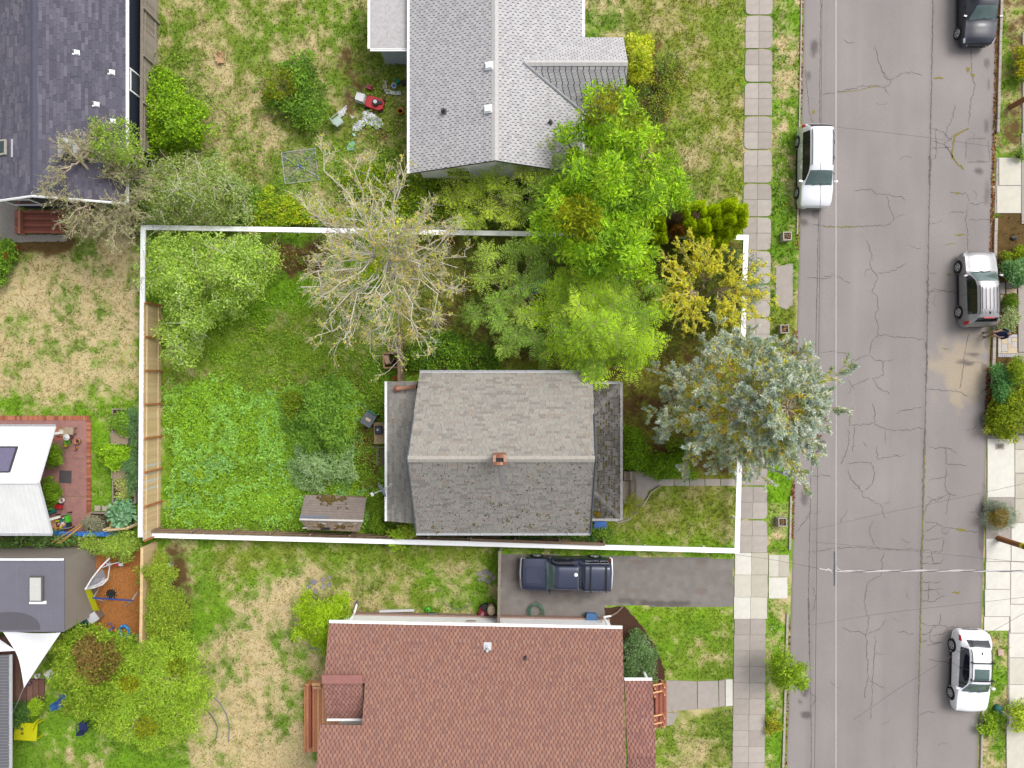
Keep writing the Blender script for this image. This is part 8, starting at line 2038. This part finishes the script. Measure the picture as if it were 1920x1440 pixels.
def pot(lab, px_, py_, r_, h_, mat, fill=None, grp=None):
 L = Loc('plant_pot', lab, 'pot', px_, py_); L('shell', MB().lathe((0, 0, .03), [(r_ * .7, 0), (r_, h_), (r_ * .86, h_), (r_ * .6, h_ * .4)], 18), mat, True); L('rim', MB().torus((0, 0, h_ + .03), r_ * .94, r_ * .1, 20, 6), mat, True)
 L('soil', MB().cyl((0, 0, h_ * .7), r_ * .8, .03, 14), fill or M_soil); return L
L_ = Loc('bowl_planter', 'wide terracotta bowl holding shells on the brick patio', 'bowl', 121, 809); L_('bowl', MB().lathe((0, 0, .03), [(.12, 0), (.28, .3), (.25, .3), (.1, .1)], 20), M_terra, True); L_('rim', MB().torus((0, 0, .33), .265, .022, 22, 6), M_terra, True); L_('filling', MB().cyl((0, 0, .22), .22, .03, 14), cm('pale_shells', (216, 206, 180), .9, .3)); L_('shell_piece', MB().box((.02, .02, .27), (.12, .1, .06), .5), M_whitep)
pot('round terracotta pot at the right of the patio bench', 150, 827, .16, .28, M_terra); pot('smallest terracotta pot alone on the patio', 146, 840, .1, .2, M_terra); pot('white pot with brown filling beside the clipped bush', 121, 937, .15, .3, M_whitep, M_terra)
L_ = Loc('patio_table', 'small wooden planter table beside the terracotta bowl', 'table', 138, 807, R(-3)); L_('top', MB().box((0, 0, .42), (.5, .42, .04)), cm('grey_tan_wood', (190, 172, 146), .8, .15))
for x_, y_ in ((.2, .16), (.2, -.16), (-.2, .16), (-.2, -.16)): L_('leg', MB().box((x_, y_, .22), (.05, .05, .38)), M_wood_d)
L_ = Loc('reel_beam', 'reddish beam with white hose reel sticking out of the white roof end', 'beam', 128, 821, R(8)); L_('beam', MB().box((-.2, 0, .9), (1.35, .14, .12)), M_red[0]); L_('strut', MB().box((.3, 0, .45), (.1, .1, .84)), M_red[2]); L_('reel', MB().torus((.55, .03, 1.0), .13, .06, 18, 8).cyl((.55, .03, .93), .1, .14, 12), M_whitep, True)  # wooden beam with a hose reel; it carries no lamp
L_ = Loc('flower_pot', 'potted green plant with one yellow bloom on the patio', 'potted plant', 132, 829); L_('pot', MB().lathe((0, 0, .03), [(.1, 0), (.15, .24), (.11, .24)], 14), M_black, True)
mb = MB(); [mb.add([(0, 0, .25), (.14 * math.cos(t) - .05 * math.sin(t), .14 * math.sin(t) + .05 * math.cos(t), .36), (.26 * math.cos(t), .26 * math.sin(t), .33), (.14 * math.cos(t) + .05 * math.sin(t), .14 * math.sin(t) - .05 * math.cos(t), .36)], [(0, 1, 2, 3)]) for t in np.linspace(0, 6.2, 16)]
L_('leaf', mb, cm('pot_leaf', (120, 176, 40))); L_('bloom', MB().lathe((-.06, -.18, .34), [(.02, 0), (.09, .04), (.05, .07)], 10), cm('yellow_bloom', (244, 220, 20)), True)
tag(MB().box(np.array(W(122, 894, .045)), (.66, .72, .02), R(-2)).box(np.array(W(133, 894, .06)), (.04, .74, .03), R(-2)).build('grill_mat', cm('charcoal_mat', (92, 88, 90), .85, .15)), 'charcoal grey square mat on the red patio', 'mat')
L_ = Loc('toy_car', 'teal ride on toy car at the edge of the patio', 'toy car', 97, 956, R(12))
L_('body', MB().prism([(-.36, -.16), (.26, -.18), (.38, 0), (.26, .18), (-.36, .16)], .1, .3).box((-.1, 0, .34), (.3, .24, .1), taper=.7), M_teal); L_('seat', MB().cyl((.08, 0, .31), .08, .04, 12), M_black)
for x_, y_ in ((-.24, .18), (-.24, -.18), (.22, .18), (.22, -.18)): L_('wheel', MB().torus((x_, y_, .1), .065, .032, 12, 6, (math.pi / 2, 0)), M_black, True)
L_ = Loc('toy_wagon', 'red toy wagon behind the teal toy car', 'toy wagon', 110, 948, R(-8)); L_('tray', MB().box((0, 0, .2), (.7, .24, .12), taper=1.1), M_redp); L_('handle', MB().tube([(.36, 0, .2), (.5, .05, .4)], .016, 5), M_black)
for x_ in (-.24, .24):
 for y_ in (-.13, .13): L_('wheel', MB().torus((x_, y_, .09), .06, .028, 10, 6, (math.pi / 2, 0)), M_black, True)
L_ = Loc('toy_cart', 'wooden cart heaped with coloured toys on the patio', 'toy cart', 124, 976, R(10))
L_('flap', MB().box((-.5, 0, .5), (.42, .8, .03), 0, 0, R(8)), cm('pale_pine', (226, 168, 128), .7, .1))
L_('tray_floor', MB().box((.1, 0, .32), (.78, .8, .04)), M_wood_g)
for y_ in (-.4, .4): L_('side_board', MB().box((.1, y_, .45), (.8, .04, .26)), M_wood_g)
for k in range(34): L_('toy', MB().box((RNG.uniform(-.22, .2), RNG.uniform(-.34, .34), .42 + RNG.uniform(0, .12)), tuple(RNG.uniform(.05, .14, 3)), RNG.uniform(0, 3)), [M_whitep, M_whitep, M_bluep, M_redp, M_yel, M_greyp, M_black, M_teal, M_orangep][RNG.integers(0, 9)])
L_('green_crate', MB().box((.4, .12, .42), (.22, .4, .2), 0), M_grn); L_('black_crate', MB().box((.4, -.22, .4), (.22, .24, .16)), M_black)
for x_ in (-.3, .4):
 for y_ in (-.44, .44): L_('wheel', MB().torus((x_, y_, .14), .1, .035, 12, 6, (math.pi / 2, 0)), M_black, True)
crumple('tarp', 'long bright blue tarp along the bed below the patio', 'tarp', [(94, 994), (130, 996), (222, 997), (224, 1006), (150, 1007), (94, 1005)], cm('blue_tarp', (64, 130, 216), .5, .12), .16, 21, .5)
for k, (a, b) in enumerate((((152, 982), (97, 1018)), ((155, 984), (108, 1019)), ((153, 986), (112, 1020)))):
 tag(MB().tube([W(*a, .75), W(*b, 1.0)], .022, 6).build('bamboo_pole', cm('bamboo_%d' % k, (222, 170, 90), .6)), ('leftmost', 'middle one', 'rightmost')[k] + ' of the three orange bamboo poles across the blue tarp', 'pole', 'bamboo poles over the blue tarp')
tag(MB().prism(ppoly([(-160, 1003), (170, 1004), (170, 1009), (-160, 1009)]), 0, .5).build('low_wall', cm('peeling_brown_wall', (168, 128, 104), .9, .25)), 'low brown garden wall behind the white ribbed roof', 'wall')
for lab, x0_, y0_, x1_, y1_, soil in (('long raised bed with tomato plant', 216, 766, 244, 810, 1), ('grey board covered compost box between the beds', 214, 811, 246, 832, 0), ('raised bed with lime vegetable leaves', 216, 838, 246, 874, 1), ('grey lidded box above the lowest bed', 215, 876, 248, 896, 0), ('lowest raised bed with dry stalks', 217, 898, 260, 942, 1)):
 B_ = thing('raised_bed', lab, 'raised bed', W((x0_ + x1_) / 2, (y0_ + y1_) / 2))
 for q in ([(x0_, y0_), (x1_, y0_), (x1_, y0_ + 2), (x0_, y0_ + 2)], [(x0_, y1_ - 2), (x1_, y1_ - 2), (x1_, y1_), (x0_, y1_)], [(x0_, y0_ + 2), (x0_ + 2, y0_ + 2), (x0_ + 2, y1_ - 2), (x0_, y1_ - 2)], [(x1_ - 2, y0_ + 2), (x1_, y0_ + 2), (x1_, y1_ - 2), (x1_ - 2, y1_ - 2)]):
  MB().prism(ppoly(q), 0, .36).build('side_board', M_wood_g, B_)
 MB().prism(ppoly([(x0_ + 2, y0_ + 2), (x1_ - 2, y0_ + 2), (x1_ - 2, y1_ - 2), (x0_ + 2, y1_ - 2)]), 0, .28 if soil else .34).build('soil' if soil else 'lid', M_soil if soil else cm('silvery_lid', (172, 152, 124), .9, .2), B_)
for k, (x_, c_) in enumerate(((183, (206, 190, 176)), (197, (212, 196, 184)), (208, (214, 156, 128)))):
 tag(MB().box(np.array(W(x_, 953, .03)), (.33, .31, .06), R(-2)).build('paver', cm('loose_paver_%d' % k, c_, .9, .12)), ('left grey square paver beside the patio border', 'middle pale square paver beside the patio border', 'reddish square paver beside the patio border')[k], 'paver')
bed = thing('garden_bed', 'dark soil bed edged with grey boards below the pavers', 'garden bed', W(200, 975))
MB().prism(ppoly([(172, 962), (250, 962), (250, 994), (165, 994)]), -.03, .05).build('soil', M_soil, bed); MB().prism(ppoly([(173, 959), (214, 960), (214, 962.5), (173, 961.5)]), 0, .2).build('edge_board', M_wood_g, bed)
L_ = Loc('wheel', 'loose grey spoked wheel lying by the tan fence end', 'wheel', 219, 1011); L_('tyre', MB().torus((0, 0, .08), .2, .04, 20, 8), M_greyp, True); L_('hub', MB().cyl((0, 0, .05), .07, .08, 12), M_galv)
for q in range(6): L_('spoke', MB().box((.1 * math.cos(q * 1.047), .1 * math.sin(q * 1.047), .08), (.2, .02, .02), q * 1.047), M_galv)
# ---- bottom left play yard
L_ = Loc('hammock_stand', 'white curved frame with grey folded canopy beside the taupe wall', 'canopy frame', 190, 1076)
L_('frame', MB().tube([W(205, 1047, 1.2), W(190, 1062, 1.6), W(172, 1085, 1.9), W(160, 1105, 1.95)] - np.array(W(190, 1076)), .05, 6), M_whitep, True)
L_('frame', MB().tube([W(160, 1105, 1.95), W(176, 1102, 1.7), W(192, 1096, 1.4), W(202, 1086, .9)] - np.array(W(190, 1076)), .045, 6), M_whitep, True)
L_('frame', MB().tube([W(205, 1047, 1.2), W(206, 1060, .7), W(202, 1086, .9)] - np.array(W(190, 1076)), .035, 6), M_whitep, True)
L_('frame', MB().tube([W(192, 1064, .8), W(208, 1058, .8), W(224, 1054, .7)] - np.array(W(190, 1076)), .03, 6), M_whitep, True)
L_('canopy', MB().slab(np.array([W(162, 1102, 1.85), W(178, 1082, 1.75), W(193, 1068, 1.4), W(198, 1080, 1.0), W(190, 1094, 1.3)]) - np.array(W(190, 1076)), .05), cm('grey_canvas', (172, 168, 176), .8, .12))
L_('canopy_fold', MB().tube([W(164, 1103, 1.9), W(182, 1097, 1.6), W(200, 1086, 1.0)] - np.array(W(190, 1076)), .07, 6), cm('pale_canvas', (206, 202, 206), .8, .1), True)
L_ = Loc('seesaw', 'red and white seesaw on the orange bark', 'seesaw', 224, 1054, R(-1)); L_('beam', MB().tube([(-.65, 0, .5), (.8, 0, .35)], .04, 6), M_redp)
for x_, m_ in ((-.6, M_redp), (-.3, M_whitep), (.1, M_redp), (.35, M_whitep)): L_('seat', MB().box((x_, 0, .5 - x_ * .1), (.26, .16, .06)), m_)
for x_ in (-.55, .15): L_('support', MB().tube([(x_, -.3, 0), (x_, 0, .46), (x_, .3, 0)], .03, 6), M_galv)
L_ = Loc('slide', 'bright yellow slide bed leaning on the taupe wall', 'slide', 186, 1116, R(90)); L_('bed', MB().slab([(-.85, -.16, .25), (.75, -.16, 1.1), (.75, .16, 1.1), (-.85, .16, .25)], .03), M_yel)
for s in (-1, 1): L_('side_rail', MB().slab([(-.85, s * .15, .27), (.75, s * .15, 1.12), (.75, s * .19, 1.2), (-.85, s * .19, .35)], .02), M_yel)
L_('ladder', MB().tube([(.75, -.1, 1.05), (.95, -.1, 0)], .03, 6).tube([(.75, .1, 1.05), (.95, .1, 0)], .03, 6), M_whitep)
L_ = Loc('swing_frame', 'white legged swing frame with blue top bar', 'swing frame', 212, 1120)
o3 = np.array(W(212, 1120)); L_('top_bar', MB().tube([np.array(W(174, 1121, 1.9)) - o3, np.array(W(248, 1126, 1.9)) - o3], .045, 8), cm('navy_bar', (40, 70, 150)))
for a, b in (((175, 1121, 1.88), (186, 1102, .0)), ((175, 1121, 1.88), (196, 1128, .0)), ((247, 1126, 1.88), (258, 1110, .6)), ((247, 1126, 1.88), (236, 1136, 0))): L_('leg', MB().tube([np.array(W(*a)) - o3, np.array(W(*b)) - o3], .035, 6), M_whitep)
L_('swing_seat', MB().box(np.array(W(208, 1118, .5)) - o3, (.4, .2, .04)), M_black)
for s in (-3, 3): L_('chain', MB().tube([np.array(W(206 + s, 1123, 1.88)) - o3, np.array(W(208 + s * 1.8, 1118, .5)) - o3], .012, 4), M_galv)
L_ = Loc('trampoline', 'small round trampoline with orange pads', 'trampoline', 213, 1111); L_('mat', MB().cyl((0, 0, .22), .26, .02, 20), M_black); L_('ring', MB().torus((0, 0, .23), .3, .03, 24, 6), cm('dark_ring', (60, 52, 50)), True)
for q in range(12): L_('pad', MB().box((.31 * math.cos(q * .5236), .31 * math.sin(q * .5236), .26), (.05, .09, .02), q * .5236), M_orangep)
for q in range(4): L_('leg', MB().tube([(.28 * math.cos(q * 1.57), .28 * math.sin(q * 1.57), .2), (.28 * math.cos(q * 1.57), .28 * math.sin(q * 1.57), 0)], .02, 5), M_galv)
L_ = Loc('covered_boat', 'small boat under a dark green cover beside the taupe wall', 'boat', 150, 1163, R(28))
hull = [(-1.3, 0), (-.9, -.42), (.4, -.5), (1.0, -.4), (1.15, 0), (1.0, .4), (.4, .5), (-.9, .42)]
mb = MB(); Vh = np.array([(x * f_, y * f_, z_) for f_, z_ in ((.78, .05), (1.0, .5), (.72, .68)) for x, y in hull] + [(0, 0, .78)])
mb.add(Vh, [(q * 8 + j, q * 8 + (j + 1) % 8, (q + 1) * 8 + (j + 1) % 8, (q + 1) * 8 + j) for q in range(2) for j in range(8)] + [(16 + j, 16 + (j + 1) % 8, 24) for j in range(8)])
L_('cover', mb, cm('dark_green_cover', (30, 92, 84), .6, .2), False); L_('ridge_strap', MB().tube([(-1.25, 0, .55), (-.6, 0, .76), (0, 0, .8), (.7, 0, .74), (1.1, 0, .55)], .02, 5), cm('strap', (110, 140, 130))); L_('tie', MB().torus((.2, -.1, .78), .13, .012, 16, 4), cm('tie_grey', (120, 150, 140)))
L_ = Loc('storage_box', 'white topped grey box beside the green covered boat', 'box', 186, 1152, R(35)); L_('box', MB().box((0, 0, .3), (.55, .5, .6)), cm('taupe_box', (136, 120, 112))); L_('lid', MB().box((0, 0, .62), (.58, .52, .05)), cm('white_lid', (226, 226, 232)))
L_ = Loc('pool_ring', 'bright blue inflatable ring lying by the tan fence', 'pool ring', 236, 1183); L_('ring', MB().torus((0, 0, .14), .36, .09, 28, 10, (R(8), R(-6)), .82), cm('sky_blue_vinyl', (40, 150, 226), .25)); L_('valve', MB().cyl((-.1, .36, .22), .05, .04, 8), M_whitep)
L_ = Loc('scooter', 'purple and blue scooter lying on the bark', 'scooter', 207, 1180, R(30)); L_('deck', MB().box((0, 0, .1), (.5, .12, .03)), cm('purple_deck', (120, 100, 170))); L_('stem', MB().tube([(.25, 0, .1), (.3, .3, .2)], .02, 6), M_bluep); L_('handlebar', MB().tube([(.18, .34, .2), (.42, .26, .2)], .018, 6), M_bluep)
for x_ in (-.26, .28): L_('wheel', MB().torus((x_, 0, .07), .05, .02, 12, 6, (math.pi / 2, 0)), M_black, True)
# deck, corrugated roof, shade sails
dk3 = thing('deck', 'brown deck with wide steps under the white shade sail', 'deck', W(50, 1270))
M_brown = [pm('brown_deck_%s' % n_, lin(*c_), .75, .14, 6, .1) for n_, c_ in (('a', (148, 106, 92)), ('b', (136, 96, 84)), ('c', (158, 118, 102)))]
for k in range(6): MB().prism(ppoly([(-2 + 8.2 * k, 1188), (5.8 + 8.2 * k, 1188), (5.8 + 8.2 * k, 1316), (-2 + 8.2 * k, 1316)]), .3, .42).build('plank', M_brown[k % 3], dk3)
for k in range(4): MB().prism(ppoly([(47.5 + 9.4 * k, 1272), (56.4 + 9.4 * k, 1272), (56.4 + 9.4 * k, 1312), (47.5 + 9.4 * k, 1312)]), .02, .34 - .08 * k).build('step_board', M_brown[(k + 1) % 3], dk3)
CRF = thing('lean_to', 'dark grey corrugated lean-to roof at the left edge', 'lean-to', W(-20, 1300))
cr0, cr1 = np.array(W(17, 1228, 2.5)), np.array(W(17, 1480, 2.5))
crr = MB().slab([cr0, (cr0[0] - 5, cr0[1], 3.0), (cr0[0] - 5, cr1[1], 3.0), (cr0[0], cr1[1], 2.5)], .06).build('roof', cm('dark_sheet_metal', (120, 120, 126), .5), CRF)
for k in range(44):
 y_ = cr0[1] - .07 - k * .165
 MB().tube([(cr0[0] + .02, y_, 2.52), (cr0[0] - 5, y_, 3.02)], .035, 4).build('corrugation', cm('sheet_rib', (132, 132, 138), .5) if k == 0 else bpy.data.materials['sheet_rib'], crr)
MB().prism([(cr0[0] - 5, cr1[1]), (cr0[0] - 2.2, cr1[1]), (cr0[0] - 2.2, cr0[1] - .3), (cr0[0] - 5, cr0[1] - .3)], 0, 2.4).build('wall', cm('brown_wall', (120, 100, 90), .8, .1), CRF)
gutter(CRF, cr0, cr1, M_galv, out=(.07, 0, -.03))
def sail(lab, corners, sagpt, mat, cable=None):
 T = thing('shade_sail', lab, 'shade sail', tuple(np.mean(corners, 0)))
 A, B_, C_ = [np.array(c) for c in corners]; n = 14; V = []; idx = {}
 for i in range(n + 1):
  for j in range(n + 1 - i):
   a, b = i / n, j / n; c = 1 - a - b
   w_ = np.array([a, b, c]); cen = (A + B_ + C_) / 3
   e = 27 * a * b * c
   edge = 4 * max(a * b, b * c * 1.0, a * c) * (1 - e)
   p = A * a + B_ * b + C_ * c
   pull = .42 * (4 * b * c * (1 - a) + 0) + .0
   p = p + (cen - p) * min(.30, .30 * (4 * c * a if False else 4 * b * c) * (1 - a) + .10 * 4 * a * b * (1 - c) + .02 * 4 * a * c * (1 - b))
   p[2] -= .25 * e; idx[(i, j)] = len(V); V.append(p)
 F_ = []
 for i in range(n):
  for j in range(n - i):
   F_.append((idx[i, j], idx[i + 1, j], idx[i, j + 1]))
   if j < n - i - 1: F_.append((idx[i + 1, j], idx[i + 1, j + 1], idx[i, j + 1]))
 mesh_np('cloth', V, np.array(F_), mat, T, True)
 if cable: MB().tube(cable, .014, 4).build('cable', M_galv, T)
 return T
M_sail = pm('white_sail_cloth', (.72, .72, .73), .8, .02, 2, trans=.15)
sail('large white triangular shade sail stretched from the flat roof', [W(114, 1186, 2.8), W(3, 1181, 2.8), W(45, 1290, 2.2)], None, M_sail, [W(45, 1288, 2.2), W(34, 1314, 1.6), W(20, 1344, .9)])
sail('small white shade sail scattered with leaves at the left edge', [W(30, 1220, 2.7), W(-60, 1230, 2.9), W(-40, 1170, 2.9)], None, M_sail, [W(30, 1220, 2.7), W(36, 1222, 2.7)])
L_ = Loc('garden_table', 'white square table holding a round blue disc', 'table', 105, 1258, R(35)); L_('top', MB().box((0, 0, .5), (.55, .5, .05)), M_whitep); L_('apron', MB().box((0, 0, .42), (.5, .45, .1)), cm('taupe_apron', (140, 124, 114)))
for x_, y_ in ((.22, .2), (.22, -.2), (-.22, .2), (-.22, -.2)): L_('leg', MB().box((x_, y_, .2), (.05, .05, .4)), M_wood_d)
tag(MB().lathe(W(107, 1264, .526), [(.13, 0), (.13, .05), (.11, .06), (.001, .05)], 18).build('blue_disc', cm('azure_plastic', (30, 150, 206)), None, True), 'round azure lid on the white garden table', 'lid')
chair('nearest bright blue child chair beside the fruit tree', 121, 1313, R(20), M_bluep, .7); chair('bright blue child chair half under the fruit tree branches', 130, 1301, R(60), M_bluep, .6)
chair('dark navy chair at the bottom edge of the play yard', 164, 1356, R(95), cm('navy_plastic', (44, 52, 110)), .9)
L_ = Loc('play_table', 'bright yellow play table with cut holes at the bottom edge', 'play panel', 62, 1362, R(-3)); L_('panel', MB().box((0, 0, .6), (1.3, 1.0, .06)), M_yel)
for x_, y_ in ((-.2, .15), (-.18, -.1)): L_('hole_rim', MB().torus((x_, y_, .63), .06, .025, 14, 6), M_black, True)
for x_, y_ in ((-.6, .45), (.6, .45), (-.6, -.45), (.6, -.45)): L_('leg', MB().box((x_, y_, .285), (.06, .06, .57)), M_yel)
L_('upright', MB().box((.62, .5, .75), (.06, .5, .3), R(-18)), M_yel); L_('red_mark', MB().box((.42, .05, .633), (.16, .03, .008), .8), M_orangep)
for k, (lab, px_, py_, L2, m_) in enumerate((('pale board leaning below the deck steps', 46, 1320, 1.0, M_wood), ('white board below the pale board at the deck', 42, 1325, .9, M_whitep))):
 tag(MB().box(np.array(W(px_, py_, .3)), (L2, .1, .06), R(4)).build('loose_board', m_), lab, 'board')
chair('small orange metal chair between the deck and the lean-to', 25, 1304, R(140), cm('orange_metal', (220, 150, 50)), .7)
pot('white plant pot with leaves beside the deck step', 76, 1264, .14, .3, M_whitep, cm('pot_green', (120, 170, 50))); pot('dark purple pot on the deck steps', 62, 1277, .14, .3, cm('purple_pot', (60, 50, 90)), cm('pot_olive', (150, 150, 50)))
pot('red pot against the corrugated roof gutter', 20, 1240, .14, .25, M_redp)
# ---- street side: poles, lamp, wires
def utility_pole(lab, px_, py_, h_, r_, lamp=None):
 T = thing('utility_pole', lab, 'utility pole', W(px_, py_)); b = np.array(W(px_, py_))
 MB().tube([b, b + (0, 0, h_ * .5), b + (0, 0, h_)], [r_, r_ * .85, r_ * .7], 12).build('shaft', pm('pole_wood', lin(150, 100, 56), .85, .2, 6, .2) if 'pole_wood' not in bpy.data.materials else bpy.data.materials['pole_wood'], T, True)
 MB().box(b + (0, 0, h_ - .5), (2.2, .12, .14)).build('cross_arm', M_wood_d, T)
 MB().cyl(b + (0, 0, 1.9), r_ * 1.02, .18, 12).build('yellow_tag', M_yel, T) if lamp else None
 if lamp:
  MB().tube([np.array(W(1875, 1000, .2)), np.array(W(1875, 1000, 5.8))], .05, 8).build('conduit', M_galv, T)
 return T
utility_pole('brown utility pole near the yellow bush across the street', 1894, 201, 9.0, .16)
utility_pole('brown utility pole with yellow band beside the lavender bush', 1871, 1009, 9.0, .17, True)
lampT = thing('street_lamp', 'slender white street lamp arm poking out of the blue conifer', 'street lamp', W(1379, 858))
b = np.array(W(1379, 858)); MB().tube([b, b + (0, 0, 6.9)], .06, 8).build('pole', M_galv, lampT)
MB().tube([W(1466, 888, 7.0), W(1478, 888, 7.02), W(1506, 888, 7.05)], .045, 6).build('arm', M_whitep, lampT); MB().box(np.array(W(1474, 888, 7.05)), (.3, .18, .1)).build('bracket', M_galv, lampT)
M_wire = cm('pale_cable', (236, 228, 230), .5); M_wire_d = cm('dark_cable', (110, 100, 100), .6)
def wire(lab, pts, r_, mat, cat='overhead wire', group=None):
 return tag(MB().tube(pts, r_, 6, cap=True).build('overhead_wire', mat, None, True), lab, cat, group)
wire('thick pale overhead cable running along the street', [W(1567, y, 7.6 - .3 * math.sin((y + 200) / 1900 * math.pi)) for y in range(-200, 1700, 60)], .026, M_wire)
wire('thin dark overhead wire above the parked silver minivan', [W(1541 - (y - 81) * .010, y, 7.2) for y in range(-200, 1700, 60)], .012, M_wire_d)
mb = MB()
for ph, c_ in ((0, lin(240, 236, 238)), (2.1, lin(120, 112, 116)), (4.2, lin(214, 206, 210))):
 mb.tube([np.array(W(1572 + k * 6, 1071.5 - 1.5 * math.sin(k / 62 * math.pi), 7.2 - .25 * math.sin(k / 62 * math.pi))) + np.array([0, .028 * math.sin(k * .55 + ph), .028 * math.cos(k * .55 + ph)]) for k in range(74)], .022, 5, c_)
tag(mb.build('service_cable', pm('twisted_cable', (1, 1, 1), .5, .05, attr=True), None, True, True), 'twisted service cable crossing the street to the right', 'overhead wire')
sp = thing('cable_clamp', 'grey splice with curled leads where the cables cross', 'cable clamp', W(1566, 1068, 7.3))
MB().tube([W(1564.5, 1034, 7.45), W(1564.5, 1066, 7.42), W(1564.5, 1098, 7.45)], .035, 6).build('sleeve', M_greyp, sp)
for pts in ([(1567, 1058), (1570, 1066), (1578, 1071)], [(1565, 1070), (1556, 1069), (1546, 1068), (1536, 1066)], [(1564, 1078), (1558, 1072), (1554, 1066), (1548, 1070)], [(1566, 1070), (1574, 1072), (1584, 1072)]):
 MB().tube([W(x, y, 7.36) for x, y in pts], .02, 5).build('lead', M_wire, sp, True)
for lab, pts, z_ in (('thin dark drop wire from the splice to the driveway corner', [(1536, 1066), (1490, 1057), (1440, 1048), (1380, 1040)], 6.4), ('faint diagonal wire low across the street from the verge', [(1521, 1172), (1640, 1152), (1740, 1140), (1850, 1128), (1990, 1112)], 6.0),
      ('faint diagonal wire crossing beside the lavender bush', [(1521, 994), (1640, 966), (1740, 946), (1850, 922), (1990, 892)], 6.0), ('faint diagonal wire above the white wagon', [(1600, 1350), (1680, 1294), (1760, 1245), (1850, 1190), (1990, 1110)], 6.0),
      ('faint level wire below the cable splice', [(1521, 1016), (1640, 1026), (1760, 1038), (1990, 1062)], 6.0), ('faint wire crossing the street near the silver minivan', [(1566, 238), (1650, 247), (1740, 258), (1870, 276), (1990, 290)], 6.0)):
 wire(lab, [W(x, y, z_) for x, y in pts], .008, M_wire_d)
L_ = Loc('garden_stake', 'round teal drain cap with upright metal stake on the verge', 'garden stake', 1869, 1328); L_('cap', MB().lathe((0, 0, 0), [(.26, 0), (.26, .18), (.2, .3), (.001, .34)], 18), cm('teal_cap', (64, 132, 120), .5, .15), True); L_('stake', MB().tube([(.05, -.02, .3), (.05, -.02, 1.1)], .03, 8), M_galv)
tag(MB().box(np.array(W(1876, 1223, .06)), (.32, .34, .1), R(4)).box(np.array(W(1877, 1223, .115)), (.2, .12, .012), R(4)).build('meter_cover', cm('tan_cover', (220, 190, 170), .85, .15)), 'tan concrete meter cover in the grass beside the white wagon', 'meter cover')
L_ = Loc('garden_rock', 'small black rock in the bare bed across the street', 'rock', 1900, 447); mb = MB()
mb.add(np.array([(.2 * math.cos(t) * (1 + .2 * math.sin(3 * t)), .11 * math.sin(t), z_) for z_, f_ in ((0, 1), (.12, 1)) for t in np.linspace(0, 6.283, 9, endpoint=False)] + [(0.02, 0, .18)]), [(j, (j + 1) % 9, 9 + (j + 1) % 9, 9 + j) for j in range(9)] + [(9 + j, 9 + (j + 1) % 9, 18) for j in range(9)]); L_('stone', mb, M_black)
